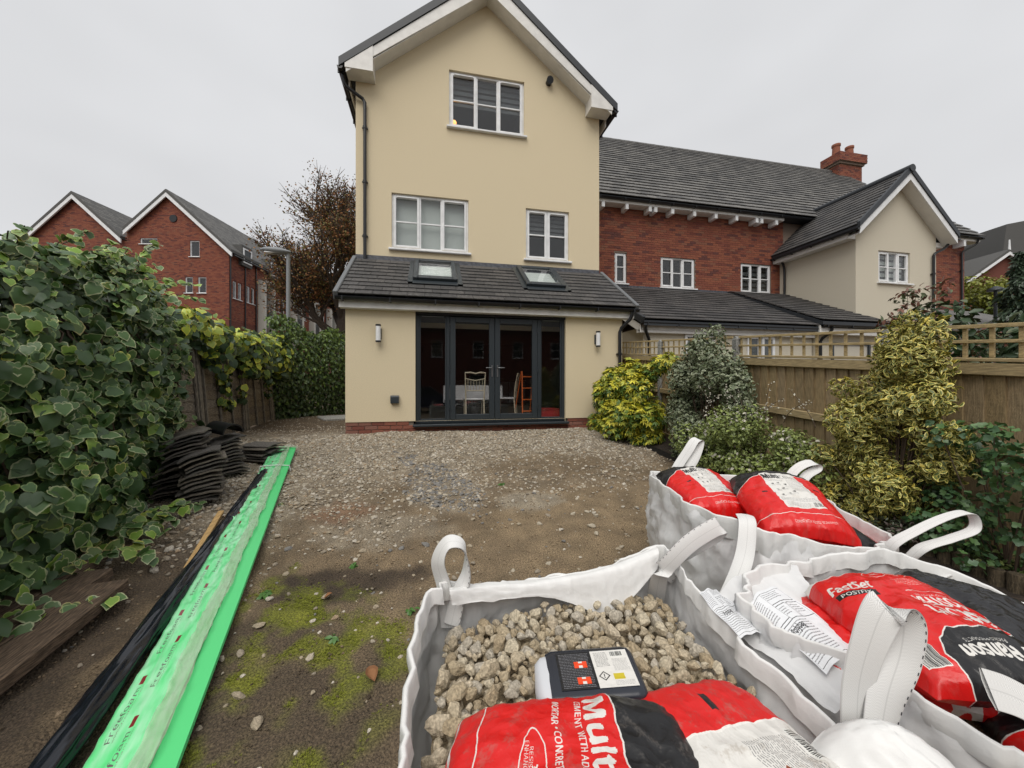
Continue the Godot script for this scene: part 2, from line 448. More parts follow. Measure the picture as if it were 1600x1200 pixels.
func add_window(parent: Node, x0: float, y0: float, x1: float, y1: float, z: float, cols: Array, o := {}) -> MeshInstance3D:
	# a white casement: outer frame, sashes that stand proud, a middle bar, two panes a cell, a sill and a shallow room behind
	var depth: float = o.get("depth", 1.2)
	var mb := MB.new()
	frame_ring(mb, x0, y0, x1, y1, 0.055, z - 0.13, z - 0.05)
	var inner := x1 - x0 - 0.11
	var xs := [x0 + 0.055]
	for w in cols: xs.append(xs[-1] + inner * absf(w))
	for k in range(1, cols.size()): mb.bev(Vector3(xs[k] - 0.025, y0 + 0.055, z - 0.128), Vector3(xs[k] + 0.025, y1 - 0.055, z - 0.052), 0.005)
	var win := part(mb, "window", M.white, parent)
	var bar: float = o.get("bar", 0.5)
	for k in cols.size():
		var a: float = xs[k] + (0.025 if k else 0.0)
		var b: float = xs[k + 1] - (0.025 if k < cols.size() - 1 else 0.0)
		var lo := y0 + 0.055
		var hi := y1 - 0.055
		var sash: bool = cols[k] > 0
		if sash:
			var s := MB.new()
			frame_ring(s, a - 0.012, lo - 0.012, b + 0.012, hi + 0.012, 0.052, z - 0.09, z - 0.034)
			if bar > 0: s.bev(Vector3(a + 0.04, lerpf(lo, hi, bar) - 0.016, z - 0.085), Vector3(b - 0.04, lerpf(lo, hi, bar) + 0.016, z - 0.045), 0.004)
			part(s, "sash", M.white, win)
			if o.get("vents", true):
				var v := MB.new()
				v.bev(Vector3(a + 0.06, hi - 0.03, z - 0.034), Vector3(b - 0.06, hi - 0.004, z - 0.016), 0.004)
				part(v, "trickle_vent", M.white, win)
			a += 0.038; b -= 0.038; lo += 0.038; hi -= 0.038
		elif bar > 0:
			var s := MB.new()
			s.bev(Vector3(a, lerpf(lo, hi, bar) - 0.016, z - 0.1), Vector3(b, lerpf(lo, hi, bar) + 0.016, z - 0.06), 0.004)
			part(s, "glazing_bar", M.white, win)
		var halves := [[lo, hi]]
		if bar > 0: halves = [[lo, lerpf(lo, hi, bar) - 0.014], [lerpf(lo, hi, bar) + 0.014, hi]]
		for h in halves:
			var g := MB.new()
			for q in [0.075, 0.095]:
				g.quad(Vector3(a - 0.004, h[0] - 0.004, z - q), Vector3(b + 0.004, h[0] - 0.004, z - q), Vector3(b + 0.004, h[1] + 0.004, z - q), Vector3(a - 0.004, h[1] + 0.004, z - q))
			part(g, "pane", M.glass, win)
	var sl := MB.new()
	sl.bev(Vector3(x0 - 0.06, y0 - 0.05, z - 0.05), Vector3(x1 + 0.06, y0 - 0.002, z + 0.075), 0.01)
	part(sl, "sill", M.white, win)
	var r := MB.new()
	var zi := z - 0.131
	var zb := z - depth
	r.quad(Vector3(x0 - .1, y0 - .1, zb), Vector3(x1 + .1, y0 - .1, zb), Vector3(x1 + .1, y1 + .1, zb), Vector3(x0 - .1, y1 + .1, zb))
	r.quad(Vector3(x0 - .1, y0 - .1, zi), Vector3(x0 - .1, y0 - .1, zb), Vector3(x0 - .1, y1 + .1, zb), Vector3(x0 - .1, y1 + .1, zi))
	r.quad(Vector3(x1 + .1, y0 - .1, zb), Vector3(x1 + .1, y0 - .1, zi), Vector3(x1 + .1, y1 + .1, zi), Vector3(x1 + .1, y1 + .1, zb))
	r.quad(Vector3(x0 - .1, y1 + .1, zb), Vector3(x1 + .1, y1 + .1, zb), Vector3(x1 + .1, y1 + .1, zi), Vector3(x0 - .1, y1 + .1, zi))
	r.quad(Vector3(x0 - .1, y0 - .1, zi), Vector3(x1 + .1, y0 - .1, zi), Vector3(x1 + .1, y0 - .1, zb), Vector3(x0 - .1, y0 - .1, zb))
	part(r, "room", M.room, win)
	if o.has("blind"):
		# roller blind hung behind the glass, down to a share of the window's height
		var bl := MB.new()
		var yb := lerpf(y1, y0, o.blind)
		if o.get("bands", false):
			var n := 5
			for k in n:
				var ya := lerpf(yb, y1, float(k) / n)
				bl.box(Vector3(x0 + .05, ya, z - 0.2), Vector3(x1 - .05, ya + (y1 - yb) / n * 0.62, z - 0.196))
		else:
			bl.box(Vector3(x0 + .03, yb, z - 0.2), Vector3(x1 - .03, y1, z - 0.196))
		part(bl, "blind", o.get("blind_mat", M.blind), win)
	return win

func roof_tiles(parent: Node, origin: Vector3, along: Vector3, up_slope: Vector3, width: float, courses: int, gauge: float, tw: float, fam: Dictionary, limit: int, holes := [], trim = null) -> void:
	# flat interlocking tiles in broken bond; each tile's tail rides on the one below
	var nrm := along.cross(up_slope).normalized()
	var unit := MB.new()
	unit.bev(Vector3(-tw / 2 + 0.002, 0.0, -gauge * 1.24), Vector3(tw / 2 - 0.002, 0.024, 0.012), 0.004)
	var mesh := unit.mesh()
	var spots := []
	for r in courses:
		var off := tw * 0.5 if r % 2 else 0.0
		var k := 0
		var x := -off
		while x < width - 0.01:
			var a := maxf(x, 0.0)
			var b := minf(x + tw, width)
			if trim != null:
				var lim: Vector2 = trim.call(r * gauge)
				a = maxf(a, lim.x); b = minf(b, lim.y)
			for q in holes:
				if r * gauge > q[2] - gauge * 0.6 and r * gauge < q[3]:
					if a < q[0] and b > q[0]: b = q[0]
					elif a < q[1] and b > q[1]: a = q[1]
					elif a >= q[0] and b <= q[1]: b = a
			if b - a > 0.03:
				var p := origin + along * ((a + b) / 2) + up_slope * (r * gauge) + nrm * 0.028
				var tl := 0.11 + rng.randf_range(-0.008, 0.008)
				spots.append([Transform3D(Basis(along * ((b - a) / tw), (nrm + up_slope * tl).normalized(), -(up_slope - nrm * tl).normalized()), p), rng.randi() % 4])
			x += tw
			k += 1
	pieces(parent, "roof_tile", mesh, fam, spots, limit, "upper_roof_tiles")

func gutter(parent: Node, a: Vector3, b: Vector3, r := 0.055, called := "gutter") -> void:
	var d := (b - a).normalized()
	var side := d.cross(Vector3.UP).normalized()
	var rows := []
	for p in [a, b]:
		var row := PackedVector3Array()
		for k in 9:
			var an := PI + PI * k / 8
			row.append(p + side * cos(an) * r + Vector3.UP * sin(an) * r)
		for k in 9:
			var an := TAU - PI * k / 8
			row.append(p + side * cos(an) * (r - 0.004) + Vector3.UP * sin(an) * (r - 0.004))
		row.append(row[0])
		rows.append(row)
	var mb := MB.new()
	mb.grid(rows)
	var n := int((b - a).length() / 0.9) + 1
	for k in n + 1:
		var p := a.lerp(b, clampf((k + 0.15) / (n + 0.3), 0, 1))
		mb.box(Vector3(-0.012, -r - 0.012, -r - 0.006), Vector3(0.012, 0.004, r + 0.006), Transform3D(Basis(d, Vector3.UP, side), p))
	for e in [[a, 1.0], [b, -1.0]]:
		for k in 8:
			var a1 := PI + PI * k / 8
			var a2 := PI + PI * (k + 1) / 8
			mb.tri(e[0], e[0] + side * cos(a1) * r + Vector3.UP * sin(a1) * r, e[0] + side * cos(a2) * r + Vector3.UP * sin(a2) * r)
	part(mb, called, M.black, parent)

func downpipe(parent: Node, pts: Array, r := 0.036) -> void:
	var mb := MB.new()
	var p := []
	for k in pts.size():
		if k == 0 or k == pts.size() - 1: p.append(pts[k])
		else:
			p.append(pts[k] + (pts[k - 1] - pts[k]).normalized() * 0.05)
			p.append(pts[k] + (pts[k + 1] - pts[k]).normalized() * 0.05)
	var rr := []
	for q in p: rr.append(r)
	mb.tube(p, rr, 10)
	for k in pts.size() - 1:
		var len: float = (pts[k + 1] - pts[k]).length()
		if len > 0.9:
			for j in int(len / 1.6) + 1:
				var q: Vector3 = pts[k].lerp(pts[k + 1], (j + 0.5) / (int(len / 1.6) + 1))
				mb.tube([q - Vector3(0, 0.03, 0), q + Vector3(0, 0.03, 0)], [r + 0.009, r + 0.009], 10)
				mb.box(q + Vector3(-r - 0.025, -0.012, -0.05), q + Vector3(r + 0.025, 0.012, -0.01))
	part(mb, "downpipe", M.black, parent)

func build_house() -> void:
	var h := thing("rendered_house", "tall cream rendered gable house with lean-to kitchen extension and dark glazed doors", "house")
	var zm := -1.5
	# main block
	var top := func(x: float) -> float: return minf(8.30 + (x + 0.35) * 0.82, 8.30 + (5.95 - x) * 0.82)
	var holes := [[1.93, 7.66, 3.72, 8.98], [0.655, 4.75, 2.38, 6.0], [3.76, 4.72, 4.86, 5.95]]
	var mb := MB.new()
	wall(mb, -0.1, 5.66, 0.7, top, holes + [[0.3, 0.9, 5.2, 3.0]], [2.8], zm, 0.13)
	mb.quad(Vector3(-0.1, .7, -10), Vector3(-0.1, .7, zm), Vector3(-0.1, 8.5, zm), Vector3(-0.1, 8.5, -10))
	mb.quad(Vector3(5.66, .7, zm), Vector3(5.66, .7, -10), Vector3(5.66, 8.5, -10), Vector3(5.66, 8.5, zm))
	mb.quad(Vector3(5.66, .7, -10), Vector3(-0.1, .7, -10), Vector3(-0.1, 8.5, -10), Vector3(5.66, 8.5, -10))
	part(mb, "wall", M.render, h)
	add_window(h, 1.93, 7.66, 3.72, 8.98, zm, [0.35, -0.3, 0.35], {"blind": 0.52, "bands": true, "blind_mat": M.blind_grey, "depth": 2.2})
	add_window(h, 0.655, 4.75, 2.38, 6.0, zm, [0.35, -0.3, 0.35], {"blind": 0.97})
	add_window(h, 3.76, 4.72, 4.86, 5.95, zm, [0.5, 0.5], {"blind": 0.45, "bands": true, "blind_mat": M.blind_grey, "depth": 2.0})
	# roof: two slabs with dark verge, white bargeboard, soffit and boxed ends
	for s in [-1, 1]:
		var ex := -0.35 if s < 0 else 5.95
		var sgn := 1.0 if s < 0 else -1.0
		var slope := Vector3(sgn, 0.82, 0)
		var e := Vector3(ex, 8.53, 0)
		var apex := Vector3(2.8, 8.53 + 3.15 * 0.82, 0)
		var sl := MB.new()
		var lo := [Vector2(ex, 8.38), Vector2(2.8, apex.y - 0.15), Vector2(2.8, apex.y - 0.03), Vector2(ex, 8.5)]
		if s > 0: lo.reverse()
		sl.prism(lo, -10.3, -1.2)
		part(sl, "roof_slope", M.tiles.mats[0], h)
		var vg := MB.new()
		var q := [Vector2(ex - sgn * 0.02, 8.36), Vector2(2.8, apex.y - 0.16), Vector2(2.8, apex.y + 0.03), Vector2(ex - sgn * 0.02, 8.54)]
		if s > 0: q.reverse()
		vg.prism(q, -1.2, -1.12)
		part(vg, "verge_trim", M.verge, h)
		var bb := MB.new()
		q = [Vector2(ex + sgn * 0.12, 8.17 + 0.12 * 0.82), Vector2(2.8, apex.y - 0.50), Vector2(2.8, apex.y - 0.165), Vector2(ex + sgn * 0.12, 8.355 + 0.12 * 0.82)]
		if s > 0: q.reverse()
		bb.prism(q, -1.17, -1.145)
		part(bb, "bargeboard", M.fascia, h)
		var sf := MB.new()
		q = [Vector2(ex + sgn * 0.3, 8.12 + 0.3 * 0.82), Vector2(2.8, apex.y - 0.49), Vector2(2.8, apex.y - 0.47), Vector2(ex + sgn * 0.3, 8.14 + 0.3 * 0.82)]
		if s > 0: q.reverse()
		sf.prism(q, -1.498, -1.171)
		part(sf, "soffit", M.fascia, h)
		var bx := MB.new()
		q = [Vector2(ex + sgn * 0.1, 8.36), Vector2(ex + sgn * 0.66, 8.36), Vector2(ex + sgn * 0.66, 8.36 + 0.545), Vector2(ex + sgn * 0.1, 8.36 + 0.085)]
		if s > 0: q.reverse()
		bx.prism(q, -1.495, -1.13)
		part(bx, "eaves_box", M.fascia, h)
		var ef := MB.new()
		ef.box(Vector3(minf(ex + sgn * 0.1, ex + sgn * 0.13), 8.2, -10.2), Vector3(maxf(ex + sgn * 0.1, ex + sgn * 0.13), 8.4, -1.5))
		part(ef, "fascia_board", M.fascia, h)
		gutter(h, Vector3(ex - sgn * 0.0, 8.38, -10.2), Vector3(ex - sgn * 0.0, 8.38, -1.14), 0.06)
	# rainwater pipe from the gutter end, round the corner and down on to the lean-to roof
	downpipe(h, [Vector3(-0.33, 8.33, -1.3), Vector3(-0.3, 8.12, -1.33), Vector3(0.10, 7.93, -1.44), Vector3(0.10, 4.36, -1.44)])
	var vent := MB.new()
	vent.tube([Vector3(4.33, 9.05, -1.5), Vector3(4.33, 9.05, -1.4)], [0.075, 0.075], 16)
	vent.tube([Vector3(4.33, 9.05, -1.42), Vector3(4.33, 9.03, -1.36)], [0.05, 0.085], 16)
	part(vent, "flue_vent", M.black, h)

	# extension
	var ex := MB.new()
	var et := func(_x: float) -> float: return 3.12
	wall(ex, 0.0, 5.485, 1.0, et, [[1.235, 0.9, 4.225, 3.075]], [], 0.0, 0.3)
	ex.quad(Vector3(0, 1.0, -1.5), Vector3(0, 1.0, 0), Vector3(0, 3.12, 0), Vector3(0, 4.2, -1.5))
	ex.quad(Vector3(5.485, 1.0, 0), Vector3(5.485, 1.0, -1.5), Vector3(5.485, 4.2, -1.5), Vector3(5.485, 3.12, 0))
	ex.quad(Vector3(0, 1.0, 0), Vector3(0, 1.0, -0.03), Vector3(5.485, 1.0, -0.03), Vector3(5.485, 1.0, 0))
	part(ex, "extension_wall", M.render, h)
	var core := MB.new()
	core.box(Vector3(0.02, 0.5, -1.5), Vector3(5.465, 0.89, -0.032))
	core.box(Vector3(0.02, 0.89, -1.5), Vector3(1.2, 0.995, -0.032))
	core.box(Vector3(4.26, 0.89, -1.5), Vector3(5.465, 0.995, -0.032))
	part(core, "plinth_core", M.mortar, h)
	var bu := MB.new()
	bu.bev(Vector3(-0.1075, -0.0325, -0.05), Vector3(0.1075, 0.0325, 0.0), 0.004)
	var spots := []
	for r in 5:
		var y := 0.995 - 0.0325 - r * 0.075
		var x := 0.0 if r % 2 == 0 else -0.1125
		while x < 5.48:
			var a := maxf(x, 0.0)
			var b := minf(x + 0.215, 5.485)
			if b - a > 0.04 and not (r == 0 and b > 1.2 and a < 4.26):
				spots.append([Transform3D(Basis().scaled(Vector3((b - a) / 0.215, 1, 1)), Vector3((a + b) / 2, y, -0.012 + rng.randf_range(-0.003, 0.002))), rng.randi() % 4])
			x += 0.225
	pieces(h, "brick", bu.mesh(), M.plinth, spots, 300, "plinth_bricks")
	# lean-to roof
	var O := Vector3(-0.1, 3.27, 0.24)
	var upv := Vector3(0, 0.688, -1.0).normalized()
	var deck := MB.new()
	deck.quad(O + Vector3(0, -0.02, 0), O + Vector3(5.8, -0.02, 0), O + Vector3(5.8, -0.02, 0) + upv * 2.11, O + Vector3(0, -0.02, 0) + upv * 2.11)
	deck.quad(O + Vector3(5.8, -0.07, 0), O + Vector3(0, -0.07, 0), O + Vector3(0, -0.07, 0) + upv * 2.11, O + Vector3(5.8, -0.07, 0) + upv * 2.11)
	part(deck, "roof_deck", M.verge, h)
	var lights := [[1.27, 2.15, 0.79, 2.0], [3.59, 4.47, 0.79, 2.0]]
	var gaps := []
	for l in lights: gaps.append([l[0] - 0.085, l[1] + 0.085, l[2] - 0.1, l[3]])
	roof_tiles(h, O, Vector3.RIGHT, upv, 5.8, 10, 0.2, 0.3, M.tiles, 300, gaps)
	var fl := MB.new()
	fl.quad(Vector3(-0.1, 4.32, -1.24), Vector3(5.66, 4.32, -1.24), Vector3(5.66, 4.47, -1.49), Vector3(-0.1, 4.47, -1.49))
	fl.quad(Vector3(-0.1, 4.47, -1.49), Vector3(5.66, 4.47, -1.49), Vector3(5.66, 4.56, -1.494), Vector3(-0.1, 4.56, -1.494))
	part(fl, "lead_flashing", M.lead, h)
	var rb := Basis(Vector3.RIGHT, Vector3.RIGHT.cross(upv) * 1.0, -upv)
	for l in lights:
		var t := Transform3D(rb, O + upv * ((l[2] + l[3]) / 2) + Vector3.RIGHT * ((l[0] + l[1]) / 2))
		var w: float = (l[1] - l[0]) / 2
		var d: float = (l[3] - l[2]) / 2
		var sk := MB.new()
		for q in [[-w, -d, -w + .1, d], [w - .1, -d, w, d], [-w + .1, d - .13, w - .1, d], [-w + .1, -d, w - .1, -d + .1]]:
			sk.bev(Vector3(q[0], -0.02, q[1]), Vector3(q[2], 0.125, q[3]), 0.012, t)
		var rw := part(sk, "roof_window", M.anth, h)
		var ap := MB.new()
		for q in [[-w - .1, -d - .05, -w, d + .1], [w, -d - .05, w + .1, d + .1], [-w, d, w, d + .17], [-w, -d - .06, w, -d]]:
			ap.box(Vector3(q[0], 0.045, q[1]), Vector3(q[2], 0.055, q[3]), t)
		part(ap, "flashing_collar", M.anth, rw)
		var gl := MB.new()
		gl.quad(t * Vector3(-w + .09, .105, d - .12), t * Vector3(w - .09, .105, d - .12), t * Vector3(w - .09, .105, -d + .09), t * Vector3(-w + .09, .105, -d + .09))
		part(gl, "pane", M.glass, rw)
		var bl := MB.new()
		bl.quad(t * Vector3(-w + .09, .02, d - .12), t * Vector3(w - .09, .02, d - .12), t * Vector3(w - .09, .02, -d + .09), t * Vector3(-w + .09, .02, -d + .09))
		part(bl, "blind", M.blind, rw)
	for s in [0, 1]:
		var vx := -0.1 if s == 0 else 5.7
		var vt := MB.new()
		var t := Transform3D(rb, O + upv * 1.02 + Vector3.RIGHT * (vx + 0.1))
		vt.bev(Vector3(-0.05, -0.09, -1.06), Vector3(0.03, 0.075, 1.04), 0.012, t)
		part(vt, "verge_trim", M.verge_grey, h)
	var fa := MB.new()
	fa.box(Vector3(-0.08, 3.07, 0.12), Vector3(5.68, 3.235, 0.145))
	fa.box(Vector3(-0.078, 3.065, -0.0), Vector3(5.678, 3.085, 0.119))
	part(fa, "fascia_board", M.fascia, h)
	for s in [[-0.08, 0.0], [5.485, 5.68]]:
		var eb := MB.new()
		eb.prism([Vector2(-0.119, 3.09), Vector2(1.4, 4.0), Vector2(1.4, 4.16), Vector2(-0.119, 3.25)], s[0], s[1] - 0.003, Transform3D(Basis(Vector3(0, 0, -1), Vector3.UP, Vector3.RIGHT), Vector3.ZERO))
		part(eb, "eaves_box", M.fascia, h)
	gutter(h, Vector3(-0.12, 3.245, 0.215), Vector3(5.74, 3.245, 0.215), 0.06)
	downpipe(h, [Vector3(5.6, 3.2, 0.215), Vector3(5.6, 3.08, 0.2), Vector3(5.40, 2.84, 0.06), Vector3(5.40, 0.80, 0.06)])
	var bv := MB.new()
	bv.bev(Vector3(0.79, 1.34, 0.0), Vector3(0.94, 1.37, 0.075), 0.006)
	bv.prism([Vector2(0, 1.37), Vector2(0.075, 1.37), Vector2(0.07, 1.46), Vector2(0.045, 1.488), Vector2(0, 1.488)], 0.79, 0.94, Transform3D(Basis(Vector3(0, 0, 1), Vector3.UP, Vector3(1, 0, 0)), Vector3.ZERO))
	part(bv, "outlet_cover", M.anth, h)
	build_doors(h)
	var lp := thing("globe_lamp", "warm lit globe lamp just inside the left pane of the top window", "lamp", Vector3(2.06, 8.0, -1.86))
	var gb := MB.new()
	var gr := []
	for j in 9:
		var row := PackedVector3Array()
		for i in 17: row.append(Vector3(cos(TAU * i / 16) * sin(PI * j / 8), cos(PI * j / 8), sin(TAU * i / 16) * sin(PI * j / 8)) * 0.065)
		gr.append(row)
	gb.grid(gr, true)
	var glow := mat(Color(0.9, 0.7, 0.4), 0.6)
	glow.emission_enabled = true
	glow.emission = Color(1.0, 0.72, 0.38)
	glow.emission_energy_multiplier = 1.1
	part(gb, "lamp_globe", glow, lp)
	var stem := MB.new()
	stem.tube([Vector3(0, -0.34, 0), Vector3(0, -0.06, 0)], [0.012, 0.012], 8)
	stem.tube([Vector3(0, -0.36, 0), Vector3(0, -0.34, 0)], [0.06, 0.05], 12)
	part(stem, "lamp_stand", M.black, lp)
	var ol := OmniLight3D.new()
	ol.name = "globe_lamp_light"
	ol.light_color = Color(1.0, 0.72, 0.38)
	ol.light_energy = 0.03
	ol.light_size = 0.06
	ol.omni_range = 4.0
	ol.omni_attenuation = 2.0
	ol.shadow_enabled = true
	lp.add_child(ol)
	build_kitchen(h)
	for x in [[0.58, "wall light with white diffuser left of the dark glazed doors"], [4.90, "wall light with white diffuser right of the dark glazed doors"]]:
		var wl := thing("wall_light", x[1], "wall light", Vector3(x[0], 2.465, 0.0), 0.0, "wall lights either side of the doors")
		var bk := MB.new()
		bk.bev(Vector3(-0.05, 0.06, 0.001), Vector3(0.05, 0.26, 0.03), 0.006)
		bk.box(Vector3(-0.03, 0.1, 0.03), Vector3(0.03, 0.22, 0.05))
		part(bk, "back_plate", M.anth, wl)
		for y in [0.0, 0.295]:
			var cp := MB.new()
			cp.tube([Vector3(0, y, 0.085), Vector3(0, y + 0.03, 0.085)], [0.048, 0.048], 20)
			part(cp, "end_cap", M.black, wl)
		var df := MB.new()
		df.tube([Vector3(0, 0.031, 0.085), Vector3(0, 0.294, 0.085)], [0.044, 0.044], 20, false)
		part(df, "diffuser", M.white, wl)

func build_doors(h: Node3D) -> void:
	var z := -0.06
	var fr := MB.new()
	frame_ring(fr, 1.24, 0.94, 4.22, 3.07, 0.06, z - 0.08, z)
	for x in [1.85, 3.67]: fr.bev(Vector3(x - 0.03, 1.0, z - 0.08), Vector3(x + 0.03, 3.01, z - 0.002), 0.006)
	var f := part(fr, "door_frame", M.anth, h)
	for s in [[1.3, 1.82], [3.7, 4.16]]:
		var sd := MB.new()
		frame_ring(sd, s[0], 1.0, s[1], 3.01, 0.03, z - 0.05, z - 0.015, 0.004)
		part(sd, "sidelight_bead", M.anth, f)
		var g := MB.new()
		for q in [0.03, 0.05]: g.quad(Vector3(s[0] + .02, 1.02, z - q), Vector3(s[1] - .02, 1.02, z - q), Vector3(s[1] - .02, 2.99, z - q), Vector3(s[0] + .02, 2.99, z - q))
		part(g, "pane", M.glass, f)
		var tv := MB.new()
		tv.bev(Vector3(s[0] + .05, 2.985, z - 0.012), Vector3(s[1] - .05, 3.005, z + 0.004), 0.003)
		part(tv, "trickle_vent", M.verge_grey, f)
	for s in [[1.885, 2.756, 1], [2.764, 3.635, -1]]:
		var d := MB.new()
		var w := 0.105
		d.bev(Vector3(s[0], 1.005, z - 0.06), Vector3(s[0] + w, 3.005, z + 0.012), 0.006)
		d.bev(Vector3(s[1] - w, 1.005, z - 0.06), Vector3(s[1], 3.005, z + 0.012), 0.006)
		d.bev(Vector3(s[0] + w, 1.005, z - 0.06), Vector3(s[1] - w, 1.005 + w, z + 0.010), 0.006)
		d.bev(Vector3(s[0] + w, 3.005 - w, z - 0.06), Vector3(s[1] - w, 3.005, z + 0.010), 0.006)
		var leaf := part(d, "door_leaf", M.anth, h)
		var g := MB.new()
		for q in [0.02, 0.04]: g.quad(Vector3(s[0] + w - .01, 1.1, z - q), Vector3(s[1] - w + .01, 1.1, z - q), Vector3(s[1] - w + .01, 2.91, z - q), Vector3(s[0] + w - .01, 2.91, z - q))
		part(g, "pane", M.glass, leaf)
		var x: float = s[1] - 0.05 if s[2] == 1 else s[0] + 0.05
		var hd := MB.new()
		hd.bev(Vector3(x - .016, 1.84, z + 0.012), Vector3(x + .016, 2.07, z + 0.022), 0.004)
		hd.tube([Vector3(x, 2.02, z + 0.02), Vector3(x, 2.02, z + 0.06), Vector3(x - 0.02 * s[2], 2.02, z + 0.068), Vector3(x - 0.13 * s[2], 2.02, z + 0.066)], [0.009, 0.009, 0.009, 0.008], 8)
		part(hd, "handle", M.steel, leaf)
		for y in [1.25, 2.0, 2.78]:
			var hg := MB.new()
			var hx: float = s[0] - 0.004 if s[2] == 1 else s[1] + 0.004
			hg.tube([Vector3(hx, y - .05, z + 0.022), Vector3(hx, y + .05, z + 0.022)], [0.014, 0.014], 10)
			part(hg, "hinge", M.anth, leaf)
	var sl := MB.new()
	sl.bev(Vector3(1.19, 0.895, -0.2), Vector3(4.27, 0.938, 0.1), 0.008)
	part(sl, "door_sill", M.anth, h)
	var sm := MB.new()
	sm.box(Vector3(1.24, 3.02, -0.04), Vector3(4.22, 3.068, -0.002))
	part(sm, "head_trim", M.black, h)

func build_kitchen(h: Node3D) -> void:
	# the room behind the glazed doors: shell of the house, then the furniture as things
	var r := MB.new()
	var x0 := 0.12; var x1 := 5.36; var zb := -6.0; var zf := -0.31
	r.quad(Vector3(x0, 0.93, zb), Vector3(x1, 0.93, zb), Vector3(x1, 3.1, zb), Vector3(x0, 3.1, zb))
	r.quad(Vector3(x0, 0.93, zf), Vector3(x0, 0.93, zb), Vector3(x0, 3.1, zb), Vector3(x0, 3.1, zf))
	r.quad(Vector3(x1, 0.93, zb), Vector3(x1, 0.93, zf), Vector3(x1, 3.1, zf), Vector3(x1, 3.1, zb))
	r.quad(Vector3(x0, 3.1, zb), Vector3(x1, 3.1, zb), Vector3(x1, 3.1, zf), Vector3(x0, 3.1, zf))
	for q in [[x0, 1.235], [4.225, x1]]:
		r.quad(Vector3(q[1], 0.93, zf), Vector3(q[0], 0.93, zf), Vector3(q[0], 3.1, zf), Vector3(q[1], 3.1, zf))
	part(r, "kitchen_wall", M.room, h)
	var fl := MB.new()
	fl.box(Vector3(0.02, 0.88, zb), Vector3(5.46, 0.93, -0.2))
	part(fl, "kitchen_floor", M.roomfloor, h)
	var cream := mat(Color(0.60, 0.54, 0.40), 0.4)
	var table := thing("dining_table", "dining table under a white cloth seen through the glazed doors", "table", Vector3(2.55, 0.93, -1.5))
	var cl := MB.new()
	cl.bev(Vector3(-0.75, 0.70, -0.42), Vector3(0.55, 0.74, 0.42), 0.015)
	cl.box(Vector3(-0.76, 0.36, -0.43), Vector3(-0.74, 0.735, 0.43))
	cl.box(Vector3(-0.75, 0.42, 0.425), Vector3(0.55, 0.735, 0.435))
	part(cl, "tablecloth", M.white, table)
	for x in [-0.66, 0.46]:
		for z in [-0.34, 0.34]:
			var lg := MB.new()
			lg.bev(Vector3(x - .025, 0, z - .025), Vector3(x + .025, 0.70, z + .025), 0.004)
			part(lg, "leg", cream, table)
	for c in [[2.42, -0.72, 0.0, "cream dining chair behind the left door leaf, its back to the garden"], [3.22, -1.15, 1.25, "cream dining chair turned sideways behind the right door leaf"]]:
		var ch := thing("dining_chair", c[3], "chair", Vector3(c[0], 0.93, c[1]), c[2], "cream dining chairs")
		var st := MB.new()
		st.bev(Vector3(-0.21, 0.43, -0.2), Vector3(0.21, 0.47, 0.2), 0.012)
		part(st, "seat", M.white, ch)
		for s in [-1, 1]:
			var bl := MB.new()
			bl.tube([Vector3(0.19 * s, 0, 0.22), Vector3(0.19 * s, 0.45, 0.19), Vector3(0.2 * s, 0.75, 0.22), Vector3(0.21 * s, 1.0, 0.27)], [0.016, 0.017, 0.015, 0.013], 8)
			part(bl, "leg", cream, ch)
			var fg := MB.new()
			fg.tube([Vector3(0.19 * s, 0, -0.19), Vector3(0.19 * s, 0.43, -0.17)], [0.014, 0.016], 8)
			part(fg, "leg", cream, ch)
		var bk := MB.new()
		bk.tube([Vector3(-.21, 1.0, .27), Vector3(-.1, 1.01, .275), Vector3(0, 0.985, .275), Vector3(.1, 1.01, .275), Vector3(.21, 1.0, .27)], [.016, .016, .016, .016, .016], 6)
		bk.tube([Vector3(-.2, .88, .245), Vector3(0, .84, .25), Vector3(.2, .88, .245)], [.01, .01, .01], 6)
		bk.tube([Vector3(-.195, .63, .21), Vector3(.195, .63, .21)], [.012, .012], 6)
		part(bk, "backrest", cream, ch)
		for k in 6:
			var sp := MB.new()
			var x := -0.15 + k * 0.06
			sp.tube([Vector3(x, .63, .21), Vector3(x, .86, .245)], [.007, .007], 6)
			part(sp, "spindle", cream, ch)
	var ld := thing("stepladder", "orange stepladder behind the glass of the right door leaf", "ladder", Vector3(3.62, 0.93, -0.75), 0.25)
	var orange := mat(Color(0.62, 0.13, 0.02), 0.5)
	for s in [-1, 1]:
		var st := MB.new()
		st.tube([Vector3(0.2 * s, 0, 0.12), Vector3(0.15 * s, 1.05, 0)], [.016, .016], 6)
		st.tube([Vector3(0.2 * s, 0, -0.3), Vector3(0.15 * s, 1.05, -0.03)], [.013, .013], 6)
		part(st, "stile", orange, ld)
	for k in 4:
		var sp := MB.new()
		var y := 0.18 + k * 0.25
		sp.bev(Vector3(-.19 + k * .01, y - .012, .06 - k * .02), Vector3(.19 - k * .01, y + .012, .13 - k * .03), .004)
		part(sp, "step", orange, ld)
	var cr := thing("storage_crate", "red storage crate on the kitchen floor behind right sidelight", "crate", Vector3(3.98, 0.93, -0.62))
	var cb := MB.new()
	for q in [[-.26, 0, -.18, .26, .02, .18], [-.26, .02, -.18, -.245, .22, .18], [.245, .02, -.18, .26, .22, .18], [-.245, .02, -.18, .245, .22, -.165], [-.245, .02, .165, .245, .22, .18]]:
		cb.box(Vector3(q[0], q[1], q[2]), Vector3(q[3], q[4], q[5]))
	part(cb, "tub", mat(Color(0.38, 0.03, 0.035), 0.45), cr)
	var rm := MB.new()
